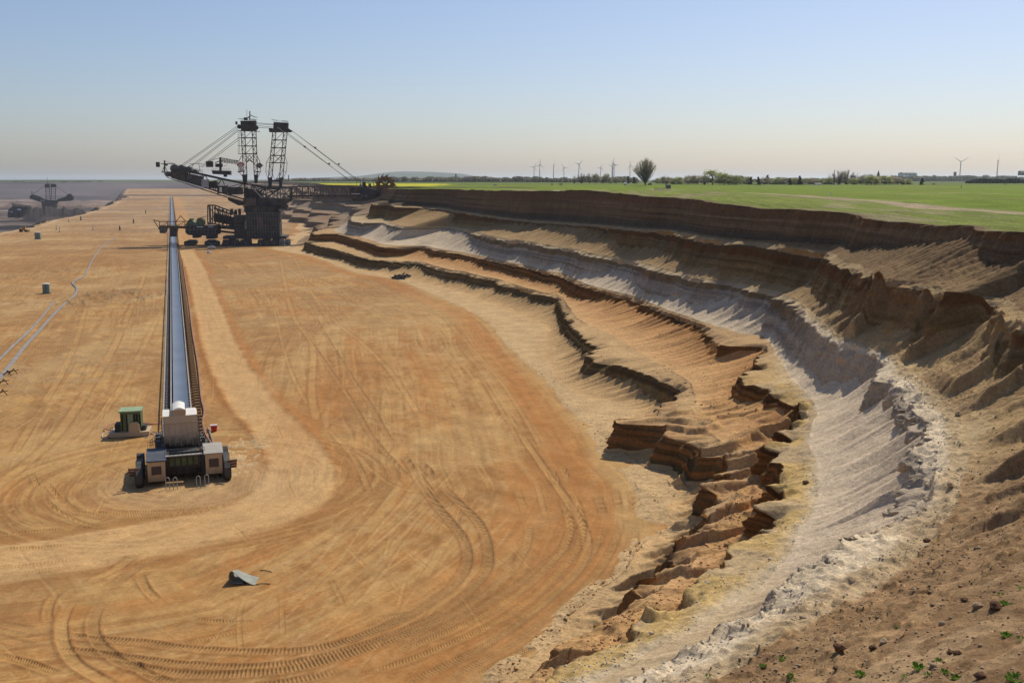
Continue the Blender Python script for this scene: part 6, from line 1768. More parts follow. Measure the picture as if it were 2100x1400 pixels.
def tree_mesh_leafy(h, w, seed, n=900, size=.035, conic=False):
    r = random.Random(seed); tr = MB(); cr = MB()
    tr.tube([(0, 0, -.3), (0, .05 * h * .1, h * .35), (0, 0, h * .75)], [h * .025, h * .017, h * .006], 7)
    clumps = []
    for i in range(22):
        if conic:
            zz = r.uniform(.08, .95); rad = w * .45 * (1 - zz) + .02 * w; a = r.uniform(0, 6.28)
            clumps.append((Vector((math.cos(a) * rad * .6, math.sin(a) * rad * .6, zz * h)), w * .16 * (1.2 - zz)))
        else:
            a = r.uniform(0, 6.28); u = r.uniform(-.75, 1); q = math.sqrt(max(0, 1 - u * u)) * r.uniform(.5, 1)
            clumps.append((Vector((math.cos(a) * q * w * .40, math.sin(a) * q * w * .40, h * (.58 + .34 * u))), w * r.uniform(.10, .2)))
    for c, rr in clumps:
        tr.tube([(0, 0, max(.1 * h, c.z * .55)), tuple(c * .5 + Vector((0, 0, c.z * .35))), tuple(c)], [h * .008, h * .005, h * .002], 4, cap=False)
    for i in range(n):
        c, rr = clumps[r.randrange(len(clumps))]
        p = c + Vector((r.gauss(0, .55), r.gauss(0, .55), r.gauss(0, .5))) * rr
        u = Vector((r.gauss(0, 1), r.gauss(0, 1), r.gauss(0, 1))).normalized(); v = u.orthogonal().normalized()
        s = h * size * r.uniform(.5, 1.2)
        cr._add([p - u * s - v * s * .5, p + u * s * .2 - v * s * .6, p + u * s + v * s * .3, p - u * s * .1 + v * s * .6], [(0, 1, 2, 3)])
    return tr, cr

def proto(tc, mat, name):
    e = empty(name, (0, 0, -500)); tc[0].build("trunk", M['bark'], e); tc[1].build("crown", mat, e); return e
PROT = {
 'bigbare': proto(tree_mesh_bare(28, 29, 1, 90), LM['grey'], "bare_tree"),
 'bare': proto(tree_mesh_bare(20, 18, 2, 34, False), LM['twig'], "bare_tree"),
 'bare2': proto(tree_mesh_bare(20, 13, 12, 30, False), LM['grey'], "bare_tree"),
 'fresh': proto(tree_mesh_leafy(15, 15, 3, 1500, .05), LM['fresh'], "spring_tree"),
 'grey': proto(tree_mesh_leafy(15, 14, 4, 1500, .045), LM['grey'], "budding_tree"),
 'dark': proto(tree_mesh_leafy(15, 9, 5, 1400, .045, True), LM['dark'], "conifer_tree"),
 'pink': proto(tree_mesh_leafy(13, 13, 6, 1300, .045), LM['pink'], "budding_tree"),
 'bush': proto(tree_mesh_leafy(5, 8, 7, 700, .05), LM['grey'], "shrub"),
}
PUSED = {}
def plant(kind, px, ytop, ybase, Yd, label, grp='trees along the far edge of the field', wscale=1.0):
    src = PROT[kind]
    base_h = {'bigbare': 28, 'bare': 20, 'bare2': 20, 'fresh': 15, 'grey': 15, 'dark': 15, 'pink': 13, 'bush': 5}[kind]
    dep = Yd * CP
    x = (px - 1050) / FPX * Yd
    zt = at_y(px, ytop, Yd)[2]; zb = at_y(px, ybase, Yd)[2]
    e = copy_tree(src)
    sc_ = (zt - zb) / base_h
    e.location = (x, Yd, zb - .2); e.scale = (sc_ * wscale, sc_ * wscale, sc_); e.rotation_euler = (0, 0, rt.uniform(0, 6.28))
    tag(e, label, 'shrub' if kind == 'bush' else 'tree', grp)
    return e
plant('bigbare', 1320, 326, 379, 1050, 'large round bare tree standing alone above the field, tallest of all')
kinds = {'bare': 'bare brown tree', 'bare2': 'narrow bare tree', 'fresh': 'light green spring tree', 'grey': 'grey budding tree', 'dark': 'dark green conifer', 'pink': 'reddish budding tree'}
rowt = [('grey', 1362, 362), ('fresh', 1385, 364), ('grey', 1408, 361), ('grey', 1425, 360), ('bare2', 1440, 360), ('fresh', 1456, 351), ('fresh', 1480, 357), ('grey', 1492, 360), ('fresh', 1504, 361), ('pink', 1513, 361), ('fresh', 1527, 364), ('dark', 1534, 362),
        ('dark', 1548, 362), ('grey', 1560, 364), ('dark', 1567, 358), ('fresh', 1577, 367), ('fresh', 1590, 364), ('grey', 1603, 365), ('dark', 1612, 365), ('fresh', 1622, 366), ('dark', 1632, 360), ('fresh', 1646, 366), ('grey', 1658, 366), ('fresh', 1676, 368), ('fresh', 1692, 366),
        ('bare', 1712, 349), ('bare', 1727, 347), ('fresh', 1742, 366), ('grey', 1757, 363), ('grey', 1768, 358), ('fresh', 1778, 362), ('grey', 1790, 361), ('fresh', 1805, 361), ('grey', 1818, 361), ('grey', 1831, 364), ('fresh', 1850, 368), ('dark', 1881, 364), ('grey', 1905, 375), ('fresh', 2049, 376)]
cnt = {}
for i, (k_, px, yt) in enumerate(rowt):
    nb = rowt[i + 1][0] if i + 1 < len(rowt) else None
    cnt[k_] = cnt.get(k_, 0) + 1
    ordn = ['first', 'second', 'third', 'fourth', 'fifth', 'sixth', 'seventh', 'eighth', 'ninth', 'tenth', 'eleventh', 'twelfth', 'thirteenth', 'fourteenth', 'fifteenth', 'sixteenth'][cnt[k_] - 1]
    plant(k_, px, yt, 381.5, 1350 + rt.uniform(-90, 90), '%s, %s such from the left in the field-edge row' % (kinds[k_], ordn), wscale=1.9 if k_ != 'dark' else 1.5)
rowl = [('bare2', 1176, 360, 'slim'), ('bare', 1191, 354, 'left of the pair'), ('bare', 1207, 354, 'right of the pair'), ('grey', 1220, 357, ''), ('grey', 1242, 357, ''), ('dark', 1285, 361, ''), ('dark', 1297, 362, ''), ('grey', 1232, 364, ''), ('fresh', 1250, 366, ''), ('grey', 1262, 363, ''), ('grey', 1275, 365, ''), ('grey', 1300, 365, ''), ('fresh', 1345, 366, '')]
for i, (k_, px, yt, q) in enumerate(rowl):
    plant(k_, px, yt, 379, 1700 + 40 * (i % 3), '%s, number %s from the left below the turbines' % (kinds[k_], ['one', 'two', 'three', 'four', 'five', 'six', 'seven', 'eight', 'nine', 'ten', 'eleven', 'twelve', 'thirteen'][i]), 'trees below the wind turbines', 1.2)
plant('bush', 1131, 375, 381, 900, 'dark bush on the field right of a smaller one', 'bushes on the field')
plant('bush', 1149, 373.5, 382, 880, 'largest dark bush on the field beyond the pit rim', 'bushes on the field')
for e in PROT.values():
    for ch in list(e.children): bpy.data.objects.remove(ch)
    bpy.data.objects.remove(e)

# ---------------------------------------------------------------- distant woodland as one mass
def woodland(name, bands, n, seed, mat):
    r = random.Random(seed); g = MB()
    for (px0, px1, yt0, yt1, yb, Yd) in bands:
        m_ = int(n * (px1 - px0) / 100)
        zb = 36
        for i in range(m_):
            px = r.uniform(px0, px1); yd = Yd * r.uniform(.97, 1.06)
            u = (px - px0) / (px1 - px0)
            zt = at_y(px, yt0 + (yt1 - yt0) * u, Yd)[2]
            H = (zt - zb) * (0.72 + .34 * float(vnoise(px / 7.0, 0.0, seed)) + r.uniform(-.08, .06))
            x = (px - 1050) / FPX * yd
            wd = r.uniform(3, 8) * Yd / 2500
            # crown blob: squashed octahedra cluster
            for q in range(3):
                cx_, cz_ = x + r.uniform(-wd, wd), zb + H * r.uniform(.45, .9)
                w2 = wd * r.uniform(.5, .9); h2 = (zb + H - cz_) + H * .1
                vs = [(cx_ - w2, yd, cz_), (cx_, yd - w2, cz_ + r.uniform(-1, 1)), (cx_ + w2, yd, cz_), (cx_, yd + w2, cz_), (cx_ + r.uniform(-1, 1), yd, cz_ + h2), (cx_, yd, zb - 1)]
                g._add(vs, [(0, 1, 4), (1, 2, 4), (2, 3, 4), (3, 0, 4), (1, 0, 5), (2, 1, 5), (3, 2, 5), (0, 3, 5)])
    o = g.build(name, mat); tag(o, kind='stuff'); return o
woodland("distant_woodland", [(575, 800, 366, 365, 378, 3600), (790, 1100, 364, 363, 378, 2600), (1080, 1300, 365, 363, 378, 2400)], 170, 31, LM['grey'])
woodland("distant_woodland", [(1340, 1600, 366, 367, 378, 2500), (1580, 1840, 366, 365, 378, 2300), (1820, 2100, 361, 361, 372, 4200)], 150, 32, LM['grey'])
woodland("distant_woodland", [(1975, 2110, 368, 367, 380, 1900)], 400, 33, LM['dark'])
woodland("distant_woodland", [(-20, 345, 371.5, 370.5, 380, 6600)], 130, 34, LM['dark'])

# ---------------------------------------------------------------- wind turbines
def turbine(px, yhub, ybase, Yd, rot, lb, face=0.0, rr=1.0, grp='wind turbines on the horizon'):
    x = (px - 1050) / FPX * Yd; zb = at_y(px, ybase, Yd)[2]; zh = at_y(px, yhub, Yd)[2]
    H = zh - zb
    e = empty("wind_turbine", (x, Yd, zb), face); tag(e, lb, 'wind turbine', grp)
    MB().tube([(0, 0, -2), (0, 0, H * .5), (0, 0, H - 1)], [H * .036, H * .028, H * .02], 10).build("tower", M['turbine'], e)
    MB().box((-H * .018, -H * .035, H - H * .018), (H * .018, H * .06, H + H * .018)).build("nacelle", M['turbine'], e)
    MB().disc((0, -H * .05, H), H * .02, 'y', H * .03, 12).build("hub", M['turbine'], e)
    BL = H * .46 * rr
    for k in range(3):
        a = rot + k * 2 * math.pi / 3; d = Vector((math.sin(a), 0, math.cos(a))); s_ = Vector((math.cos(a), 0, -math.sin(a)))
        c = Vector((0, -H * .055, H)); g = MB(); th = Vector((0, H * .006, 0))
        w0, w1, w2 = H * .014, H * .036, H * .010
        vs = []
        for t_, w_ in ((.0, w0), (.16, w1), (1, w2)):
            for sy in (-1, 1): vs += [c + d * BL * t_ - s_ * w_ * .4 + th * sy * (1.1 - t_), c + d * BL * t_ + s_ * w_ * .8 + th * sy * (1.1 - t_)]
        fs = []
        for i in range(2):
            b = i * 4
            fs += [(b, b + 1, b + 5, b + 4), (b + 2, b + 6, b + 7, b + 3), (b, b + 4, b + 6, b + 2), (b + 1, b + 3, b + 7, b + 5)]
        g._add(vs, fs); g.build("blade", M['turbine'], e)
T_ = [(1094.5, 342.5, 366, 4300, .55, 'leftmost turbine of the row, blades in a flat Y', .2), (1106, 338, 367, 4000, .05, 'second turbine from the left, one blade upright', .3), (1134, 338.5, 366, 4100, .1, 'turbine seen edge on so its blades form one line', 1.5),
      (1155, 344, 366, 4200, -.6, 'turbine left of the bare tree pair with two blades raised', .1), (1185, 337, 366, 3900, -1.35, 'turbine directly above the slim bare tree, blade pointing left', .5), (1229, 344, 366, 4300, .35, 'turbine right of the bare tree pair', .2),
      (1252, 342, 365, 4600, 1.0, 'shorter left turbine of the tight group of three', .3), (1253.8, 335, 366, 4000, .0, 'tallest middle turbine of the tight group of three', .9), (1256.5, 339.5, 366, 4500, 1.4, 'right turbine of the tight group of three', .4),
      (1288.5, 340, 365, 3900, -.2, 'turbine just left of the large bare tree', .5)]
for t_ in T_: turbine(t_[0], t_[1], t_[2], t_[3], t_[4], t_[5], t_[6], .95)
turbine(1956, 332, 361, 3600, -1.05, 'turbine at the right with blades in a wide Y', .05, 1.35)
turbine(2031, 329, 360, 3600, .45, 'rightmost turbine with one blade pointing up right', 1.1, 1.35)
turbine(2.5, 350, 374, 6400, .2, 'faint turbine at the left picture edge', .8)
turbine(9.5, 349, 374, 6200, .9, 'faint turbine second from the left picture edge', .6)

# ---------------------------------------------------------------- village bits behind the trees
def house(px, yb, Yd, w, h, rh, wm, rm, lb, name="house", cat='house', yaw=.2, grp='houses behind the field'):
    x = (px - 1050) / FPX * Yd; zb = at_y(px, yb, Yd)[2]
    e = empty(name, (x, Yd, zb), yaw); tag(e, lb, cat, grp)
    MB().box((-w / 2, -w * .3, 0), (w / 2, w * .3, h)).build("wall", wm, e)
    MB().prism_x([(-w * .33, h + .003), (w * .33, h + .003), (0, h + rh)], -w * .52, w * .52).build("roof", rm, e)
    for k in (-1, 0, 1):
        MB().box((k * w * .28 - w * .05, -w * .3 - .06, h * .35), (k * w * .28 + w * .05, -w * .3 - .004, h * .75)).build("window", M['glass'], e)
    return e
house(1669, 383, 1250, 8.5, 3.0, 1.8, M['wallwhite'], M['slate'], 'white cottage with grey roof at the far edge of the field')
house(1705, 382, 1260, 5, 2.2, 1.3, M['wallwhite'], M['slate'], 'tiny white hut at the foot of the tall pole')
house(1643, 382, 1300, 6, 2.4, 1.8, M['brick'], M['roof'], 'dark red roofed house left of the white cottage')
house(1740, 365, 2600, 12, 4, 3, M['brick'], M['slate'], 'grey house hidden behind the bare trees')
house(1850, 361, 4000, 60, 10, 4, M['wallwhite'], M['slate'], 'long pale hall on the horizon left of the turbines', "hall", 'hall')
house(2083, 360, 4000, 30, 14, 5, M['brick'], M['slate'], 'pale building on the horizon right of the last turbine', "hall", 'hall')
house(1946, 361, 3900, 9, 14, 2, M['brick'], M['slate'], 'tall narrow block beside the wide Y turbine', "tower_block", 'tower')
# church
x = (1791 - 1050) / FPX * 2400; zb = at_y(1791, 368, 2400)[2]
e = empty("church", (x, 2400, zb)); tag(e, 'church with pointed spire rising above the trees', 'church')
MB().box((-3, -3, -4), (3, 3, 8)).build("tower", M['brick'], e)
g = MB(); g._add([(-3.3, -3.3, 8.01), (3.3, -3.3, 8.01), (3.3, 3.3, 8.01), (-3.3, 3.3, 8.01), (0, 0, 22)], [(0, 1, 4), (1, 2, 4), (2, 3, 4), (3, 0, 4), (3, 2, 1, 0)]); g.build("spire", M['slate'], e)
MB().box((3.02, -4, -4), (16, 4, 4)).build("nave", M['brick'], e); MB().prism_x([(-4.3, 4.01), (4.3, 4.01), (0, 8)], 3.02, 16.2).build("roof", M['slate'], e)
x = (936.5 - 1050) / FPX * 3000; zb = at_y(936, 368, 3000)[2]
e = empty("chimney_stack", (x, 3000, zb)); tag(e, 'thin dark tower sticking out of the woodland near the hills', 'tower'); MB().tube([(0, 0, -10), (0, 0, 8), (0, 0, 15)], [2.6, 2.2, 1.8], 10).build("shaft", M['slate'], e); MB().disc((0, 0, 15.5), 2.2, 'z', 1.0, 12).build("cap", M['slate'], e)
x = (598 - 1050) / FPX * 3500; zb = at_y(598, 368, 3500)[2]
e = empty("chimney_stack", (x, 3500, zb)); tag(e, 'thin chimney behind the right tower of the excavator', 'tower'); MB().tube([(0, 0, -10), (0, 0, 14)], [2.4, 1.6], 10).build("shaft", M['slate'], e); MB().disc((0, 0, 14.4), 1.9, 'z', .8, 12).build("cap", M['slate'], e)
# tall bare pole (tree stem) by the tiny hut
x = (1702 - 1050) / FPX * 1240; zb = at_y(1702, 381, 1240)[2]; zt = at_y(1702, 348, 1240)[2]
e = empty("pole", (x, 1240, zb)); tag(e, 'tall dark pole beside the bare trees and a tiny hut', 'pole'); MB().tube([(0, 0, 0), (.1, 0, (zt - zb) * .5), (-.1, 0, zt - zb)], [.7, .6, .25], 7).build("stem", M['steel'], e)
g = MB()
for k in range(9): g.beam((0, 0, (zt - zb) * (.4 + .06 * k)), (rt.uniform(-1.2, 1.2), rt.uniform(-1, 1), (zt - zb) * (.46 + .06 * k)), .14)
g.build("branch", M['steel'], e)

# ---------------------------------------------------------------- small things on the field
def fz(px, py, z=41.2):
    return at_z(px, py, z)
p_ = fz(1370, 391.5); e = empty("raised_hide", p_, .2); tag(e, 'grey hunting hide on stilts at the field edge', 'hide')
for sx in (-1, 1):
    for sy in (-1, 1): MB().beam((sx * .9, sy * .9, 0), (sx * .8, sy * .8, 1.3), .16).build("leg", M['wood'], e)
MB().box((-1.3, -1.1, 1.3), (1.3, 1.1, 3.3)).build("cabin", M['wood'], e); MB().prism([(-1.5, 3.303), (1.5, 3.303), (1.5, 3.5), (-1.5, 3.8)], -1.3, 1.3).build("roof", M['panel'], e); MB().box((-.8, -1.16, 2.3), (.8, -1.104, 2.8)).build("window", M['glass'], e)
p_ = fz(1354, 392); e = empty("cattle_rack", p_, 0); tag(e, 'low metal rack of bars left of the hunting hide', 'rack'); g = MB(); g.rails((-3.4, -.8, 0), (2.4, -.8, 0), 1.7, 7, .12); g.rails((-3.4, .8, 0), (2.4, .8, 0), 1.7, 7, .12); g.beam((-3.4, -.8, 1.7), (-3.4, .8, 1.7), .12); g.beam((2.4, -.8, 1.7), (2.4, .8, 1.7), .12); g.build("frame", M['steel2'], e)
p_ = fz(1282, 380.5, 41); e = empty("water_tank", p_, 0); tag(e, 'small white tank at the field edge left of the large bare tree', 'tank'); MB().disc((0, 0, 1.9), 1.3, 'x', 3.2, 18).build("drum", M['white'], e); MB().box((-1.4, -1, 0), (1.4, 1, .7)).build("cradle", M['steel2'], e)
p_ = fz(1332, 380, 41); e = empty("tractor", p_, .2); tag(e, 'small tractor with white top parked right of the large bare tree', 'tractor')
MB().prism([(-2.0, .9), (.4, .9), (.4, 2.0), (-1.9, 1.9)], -.6, .6).build("bonnet", M['steel'], e); c = MB().prism([(.4, .8), (2.2, .8), (2.0, 2.9), (.6, 2.9)], -.8, .8).build("cab", M['glass'], e); MB().box((.4, -.95, 2.903), (2.2, .95, 3.15)).build("roof", M['white'], c)
for x, r_ in ((-1.4, .6), (1.4, 1.0)):
    for y in (-1, 1): MB().disc((x, y, r_), r_, 'y', .5, 16).build("wheel", M['black'], e)
p_ = fz(1015, 381, 41.5); e = empty("parked_car", p_, .1); tag(e, 'pale car on the field track behind the pit rim', 'car'); b = MB().prism([(-2.1, .35), (2.1, .35), (2.15, .8), (1.1, 1.0), (.5, 1.5), (-1.3, 1.5), (-2.1, .9)], -.85, .85).build("body", M['white'], e)
for s_ in (-1, 1): MB().prism([(-1.5, 1.0), (.9, 1.0), (.45, 1.42), (-1.2, 1.42)], s_ * .87 - .01, s_ * .87 + .01).build("window", M['glass'], b)
for x in (-1.3, 1.3):
    for y in (-.8, .8): MB().disc((x, y, .36), .36, 'y', .24, 14).build("wheel", M['black'], e)
for (x, y, hgt, lb) in [(903, 381, 3, 'pale stake left on the far green field'), (1703, 400, 1.2, 'white marker on the green field below the pole'), (1971, 385.5, 2.2, 'dark stump standing on the bright green field')]:
    e = empty("field_marker", fz(x, y), 0); tag(e, lb, 'marker', 'markers on the field'); MB().tube([(0, 0, -.1), (.05, 0, hgt)], [.25, .15], 7).build("stake", M['white' if 'white' in lb or 'pale' in lb else 'steel'], e)

# ---------------------------------------------------------------- second excavator far away on the coal bench
e, L = frame("bucket_wheel_excavator", 100, 3000, 6, -56)
tag(e, 'distant hazy excavator with two towers down on the coal bench', 'excavator', 'bucket wheel excavators in the pit')
S_ = M['steel']
def poly(pts, yo=0): return [(L(x, y, yo)[0], L(x, y, yo)[2]) for x, y in pts]
def L2(x, y, yo=0): return L(x, y, yo)
for (a_, b_, c_, d_, h0, h1) in ((93.5, 101.5, 95, 103, 377.5, 384), (105.5, 114.5, 105, 113.5, 377.5, 383)):
    g = MB()
    for yo in (-2, 2):
        g.beam(L2(a_, h1, yo), L2(c_, 412, yo), 1.4); g.beam(L2(b_, h1, yo), L2(d_, 412, yo), 1.4)
    for k in range(6): y = h1 + (412 - h1) * k / 6; g.beam(L2(a_, y), L2(b_, y), .7); g.beam(L2(a_, y), L2(b_, y + 4.5), .5)
    t_ = g.build("tower", S_, e); MB().prism(poly([(a_ - 1, h0), (b_ + .6, h0), (b_ + .6, h1 + 1), (a_ - 1, h1 + 1)]), -3, 3).build("tower_head", S_, t_)
MB().beam(L2(97.5, 377), L2(96.5, 363), .7).build("mast", S_, e)
MB().prism(poly([(63, 401), (70, 399), (82, 403), (95, 410), (118, 411), (118, 415), (85, 414.5), (62, 407)]), -6, 6).build("counterweight_boom", S_, e)
MB().beam(L2(65.5, 404), L2(65.5, 392), 1.6).build("tip_crane", S_, e)
MB().prism(poly([(118, 409), (140, 402), (146, 397), (151, 403), (150, 411), (118, 414)]), -5, 5).build("wheel_boom", S_, e)
MB().disc(L2(143, 404), 9.5, 'y', 4, 22).build("bucket_wheel", M['rust'], e)
MB().box((L2(84, 409)[0], -6, L2(84, 413)[2]), (L2(93, 409)[0], -5.6, L2(84, 409.5)[2])).build("sign_board", M['white'], e)
MB().prism(poly([(88, 415), (116, 415), (112, 434), (92, 434)]), -14, 14).build("substructure", S_, e)
for x in (90, 101, 112): MB().prism(poly([(x - 5, 434), (x + 5, 434), (x + 5, 441), (x - 5, 441)]), -16, 16).build("crawler_track", S_, e)
for a_, b_ in (((94, 380), (66, 399)), ((114, 380), (140, 400))): MB().tube([L2(*a_), L2(*b_)], .5, 4).build("rope", M['rope'], e)
e, L = frame("coal_spreader", 35, 2600, 4, -56)
tag(e, 'distant bluish spreader machine with a jagged conveyor bridge left of the hazy excavator', 'spreader')
g = MB()
for k in range(11): g.beam(L2(25 + k * 3.6, 418 + k * .55), L2(27 + k * 3.6, 423 + k * .55), 1.6); g.beam(L2(27 + k * 3.6, 423 + k * .55), L2(28.6 + k * 3.6, 418.5 + k * .55), 1.2)
g.beam(L2(22, 417), L2(64, 423), 1.6); g.beam(L2(24, 423), L2(64, 429), 1.6); g.build("conveyor_bridge", S_, e)
MB().prism(poly([(30, 423), (55, 424), (52, 434), (20, 434), (20, 429)]), -9, 9).build("housing", S_, e); MB().box((L2(39, 430)[0], -10, L2(39, 431)[2]), (L2(46, 430)[0], -9.1, L2(39, 428)[2])).build("pale_plate", M['white'], e)
MB().box((L2(23, 436)[0], -9.6, L2(23, 436)[2]), (L2(29, 436)[0], -9.05, L2(23, 433.5)[2])).build("pale_plate", M['white'], e)
for x in (23, 35, 47): MB().prism(poly([(x - 4, 434.2), (x + 4, 434.2), (x + 4, 446), (x - 4, 446)]), -10, 10).build("crawler_track", S_, e)

# ---------------------------------------------------------------- plants, stones and rubble on the near bank
def tuft(seed, n=70, spread=.30, hgt=.22):
    r = random.Random(seed); g = MB()
    for i in range(n):
        a = r.uniform(0, 6.28); q = .6 * spread * math.sqrt(r.random()); b = Vector((math.cos(a) * q, math.sin(a) * q, -.02))
        d = Vector((math.cos(a) * r.uniform(.1, .8) + r.gauss(0, .3), math.sin(a) * r.uniform(.1, .8) + r.gauss(0, .3), r.uniform(.5, 1.2))).normalized()
        L_ = hgt * r.uniform(.5, 1.2); s_ = d.cross(Vector((0, 0, 1))).normalized() * L_ * r.uniform(.12, .25)
        m_ = b + d * L_ * .5; t_ = b + d * L_ + Vector((0, 0, -.15 * L_))
        g._add([b, m_ - s_, t_, m_ + s_], [(0, 1, 2, 3)])
    return g
GM = leafmat("green weeds", (.13, .26, .035), .3)
tf = [tuft(1), tuft(2, 50, .35, .16), tuft(3, 90, .4, .2)]
tm = []
spots = [(1888, 1368, 0, 1.25, 'largest leafy weed near the lower right, left of the pair of dark clods'), (1772, 1383, 2, 1.0, 'broad weed clump at the bottom edge, leftmost of the lower right ones'), (1853, 1379, 1, .8, 'small flat weed left of the largest weed'), (1907, 1382, 1, 1.0, 'flat weed just below the largest weed'), (1927, 1352, 0, .75, 'thin upright weed above the largest weed'),
         (1946, 1375, 0, .7, 'small weed below the dark clod pair'), (1963, 1391, 0, .95, 'weed at the bottom edge right of the small one'), (2062, 1236, 0, 1.0, 'weed high on the right beside a brown ridge'), (2066, 1303, 0, 1.0, 'weed near the right edge on pale sand'), (2095, 1306, 1, 1.0, 'weed cut by the right edge of the picture'),
         (2084, 1391, 2, 1.3, 'wide weed patch in the lower right corner'), (1841, 1282, 0, .7, 'lone weed in the rubble above the sand strip'), (1605, 1352, 2, 1.0, 'weed at the upper left of the weed group, beside rubble'), (1627, 1393, 1, .8, 'tiny weed at the bottom edge below the brown rubble'), (1455, 1387, 1, 1.0, 'leftmost weed at the bottom edge'),
         (1563, 1364, 0, .8, 'weed left of the clump beside rubble'), (1620, 1384, 0, .7, 'small weed over the tiny bottom weed'), (2096, 1204, 1, 1.0, 'highest weed at the right edge'), (2052, 1218, 1, .9, 'flat weed on the dark brown ridge')]
for (x, y, k_, s_, lb) in spots:
    p_ = wall_hit(x, y)
    if len(tm) <= 2 and False: pass
    o = None
    if not any(q[0] == k_ for q in tm):
        o = tf[k_].build("weed", GM); tm.append((k_, o))
    else:
        src = [q[1] for q in tm if q[0] == k_][0]; o = src.copy(); COL.objects.link(o)
    o.location = p_; o.scale = (s_,) * 3; o.rotation_euler = (0, 0, rt.uniform(0, 6.28))
    tag(o, lb, 'weed', 'green weeds on the near bank')
def clod(seed, s=1.0, sub=2):
    r = random.Random(seed)
    import bmesh
    bm = bmesh.new(); bmesh.ops.create_icosphere(bm, subdivisions=sub, radius=1)
    ph = [r.uniform(0, 6) for _ in range(6)]
    for v in bm.verts:
        c = v.co; k = 1 + .22 * math.sin(3 * c.x + ph[0]) * math.cos(2.5 * c.y + ph[1]) + .15 * math.sin(5 * c.z + ph[2] + 3 * c.x) + r.uniform(-.1, .1)
        v.co = Vector((c.x * k * s, c.y * k * s * .85, c.z * k * s * .65))
    me = bpy.data.meshes.new("clod"); bm.to_mesh(me); bm.free(); return me
clm = solid("dark brown clay clod", (.13, .075, .045), .95, var=.35, scale=4, spec=.05)
clp = solid("pale sand clod", (.34, .25, .16), .95, var=.3, scale=3, spec=.05)
cms = [clod(11), clod(12), clod(13)]
for m_ in cms: m_.materials.append(clm)
cps = [clod(14), clod(15)]
for m_ in cps: m_.materials.append(clp)
cs = [(1951, 1341, .17, 0, 'dark round clod, left one of the touching pair'), (1966, 1343, .20, 1, 'larger dark clod, right one of the touching pair'), (2012, 1388, .22, 2, 'dark jagged clod near the lower right weeds'), (1713, 1371, .16, 0, 'small brown clod left of the weeds on open sand'), (1790, 1330, .20, 1, 'brown clod at the foot of the rubble band'), (1811, 1316, .26, 3, 'pale round boulder in the rubble band'), (1979, 1226, .2, 2, 'brown clod on the slope above the rubble band'), (2003, 1243, .28, 4, 'pale flat stone on the upper rubble'), (2040, 1246, .34, 1, 'big brown lump beside the highest weeds'), (1720, 1330, .3, 2, 'big dark lump at the left end of the rubble band'),
      (1375, 1152, .35, 2, 'dark stone in the sand below the yellow ledge'), (1903, 1110, .3, 0, 'small dark stone on the pale ledge'), (1948, 998, .35, 3, 'pale stone at the foot of the brown slope'), (1964, 850, .5, 3, 'bright white stone below the brown slope'), (1650, 988, .4, 0, 'dark stone resting on the white slope edge')]
for (x, y, s_, k_, lb) in cs:
    p_ = wall_hit(x, y); me = (cms + cps)[k_]
    o = bpy.data.objects.new("boulder", me); COL.objects.link(o); o.location = p_ + np.array([0, 0, s_ * .3]); o.scale = (s_,) * 3; o.rotation_euler = (0, 0, rt.uniform(0, 6))
    tag(o, lb, 'boulder', 'loose lumps and stones on the near bank')
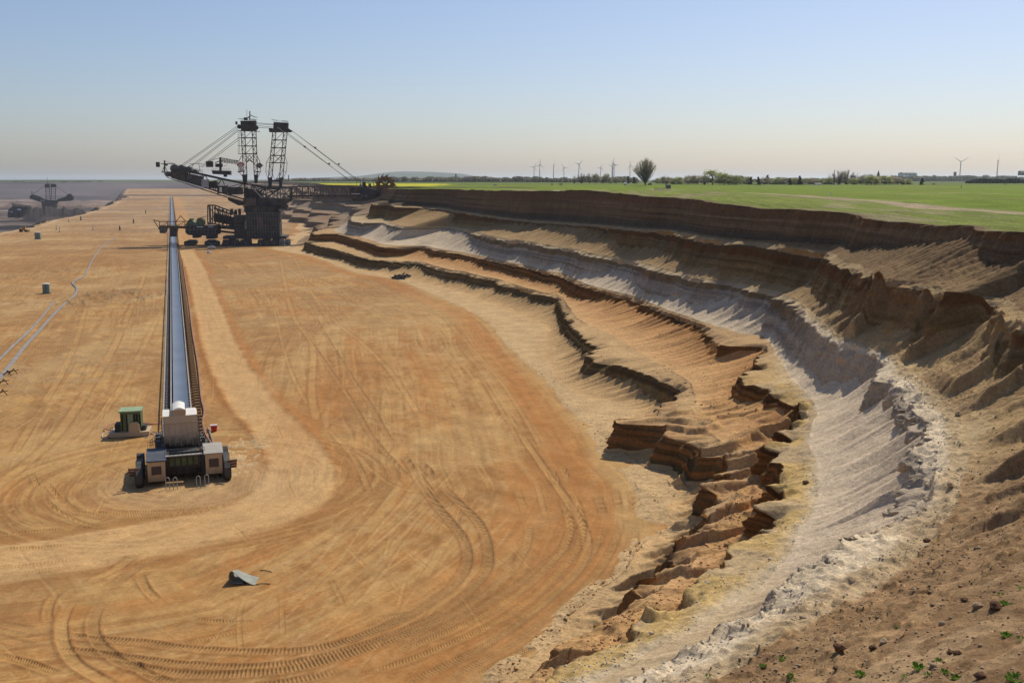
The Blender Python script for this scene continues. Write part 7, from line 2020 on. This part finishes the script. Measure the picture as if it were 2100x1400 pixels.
# gravelly rubble, one mass
r_ = np.random.RandomState(77)
def rubble(name, mat, n, cond, smin, smax, seed):
    r_ = np.random.RandomState(seed)
    ico = clod(seed, 1.0, 1); bv = np.array([v.co[:] for v in ico.vertices]); bf = np.array([p.vertices[:] for p in ico.polygons])
    idx = np.argwhere(cond); wts = (1 / np.maximum(SDg[cond], 20)) ** 0.5
    pick = idx[r_.choice(len(idx), n, p=wts / wts.sum())]
    iv, is_ = pick[:, 0], pick[:, 1]
    base = np.stack([X[iv, is_], Y[iv, is_], ZZ[iv, is_]], 1)
    sz = np.exp(r_.uniform(math.log(smin), math.log(smax), n)) * (1 + (r_.rand(n) > .97) * .9)
    a = r_.uniform(0, 6.28, n); ca, sa = np.cos(a)[:, None], np.sin(a)[:, None]
    vx = (bv[None, :, 0] * ca - bv[None, :, 1] * sa) * sz[:, None]; vy = (bv[None, :, 0] * sa + bv[None, :, 1] * ca) * sz[:, None]; vz = bv[None, :, 2] * sz[:, None] * r_.uniform(.6, 1.2, n)[:, None]
    V = np.stack([base[:, None, 0] + vx, base[:, None, 1] + vy, base[:, None, 2] + vz + sz[:, None] * .15], -1).reshape(-1, 3)
    F = (bf[None] + (np.arange(n) * len(bv))[:, None, None]).reshape(-1, 3)
    me = bpy.data.meshes.new(name); me.vertices.add(len(V)); me.vertices.foreach_set("co", V.reshape(-1).astype(np.float32))
    me.loops.add(len(F) * 3); me.polygons.add(len(F)); me.loops.foreach_set("vertex_index", F.reshape(-1).astype(np.int32)); me.polygons.foreach_set("loop_start", (np.arange(len(F)) * 3).astype(np.int32)); me.update(calc_edges=True)
    me.materials.append(mat); o = bpy.data.objects.new(name, me); COL.objects.link(o); tag(o, kind='stuff')
sgg = np.broadcast_to(SEG[:, None], Dg.shape)
patchy = fbm(Sg / 4, Vg / 3, 300, 3) > .5
band = fbm(Sg / 9, Vg / 1.6, 301, 3) > .54
browns_m = solid("brown rubble", (.24, .155, .09), .95, var=.4, scale=2, spec=.05)
rubble("rubble", browns_m, 9000, (sgg >= 11) & (SDg < 85) & (band | patchy), .02, .09, 81)
rubble("rubble", clp, 4500, (sgg >= 10) & (sgg <= 13) & (SDg < 170) & patchy, .03, .13, 82)
rubble("rubble", solid("white stones", (.50, .44, .36), .95, var=.25, scale=2, spec=.05), 3500, np.isin(sgg, [7, 10]) & (SDg < 190) & patchy, .03, .12, 83)
rubble("rubble", solid("ochre rubble", (.40, .22, .10), .95, var=.35, scale=2, spec=.05), 4000, np.isin(sgg, [1, 4, 5]) & (SDg < 260) & patchy, .04, .2, 84)
# dark heap of rubble at the foot of the wall
r2 = random.Random(5); p_ = at_z(826, 571, 0)
g = MB()
for i in range(130):
    a = r2.uniform(0, 6.28); q = math.sqrt(r2.random()); x, y = math.cos(a) * q * 5.2, math.sin(a) * q * 6; z = max(0, 2.3 * (1 - q ** 1.3)) * r2.uniform(.5, 1); s = r2.uniform(.35, .9)
    c = Vector((x, y, z)); vs = [c + Vector((r2.gauss(0, s), r2.gauss(0, s), r2.gauss(0, s * .7))) for _ in range(5)]
    g._add(vs, [(0, 1, 2), (0, 2, 3), (0, 3, 4), (1, 2, 4), (0, 1, 4), (2, 3, 4)])
o = g.build("rubble_heap", solid("dark grey rubble", (.075, .07, .065), .9, var=.4, scale=1)); o.location = p_
tag(o, 'dark grey heap of broken rubble at the foot of the sand wall', 'rubble heap')
for m_ in list(bpy.data.meshes):
    if m_.users == 0: bpy.data.meshes.remove(m_)
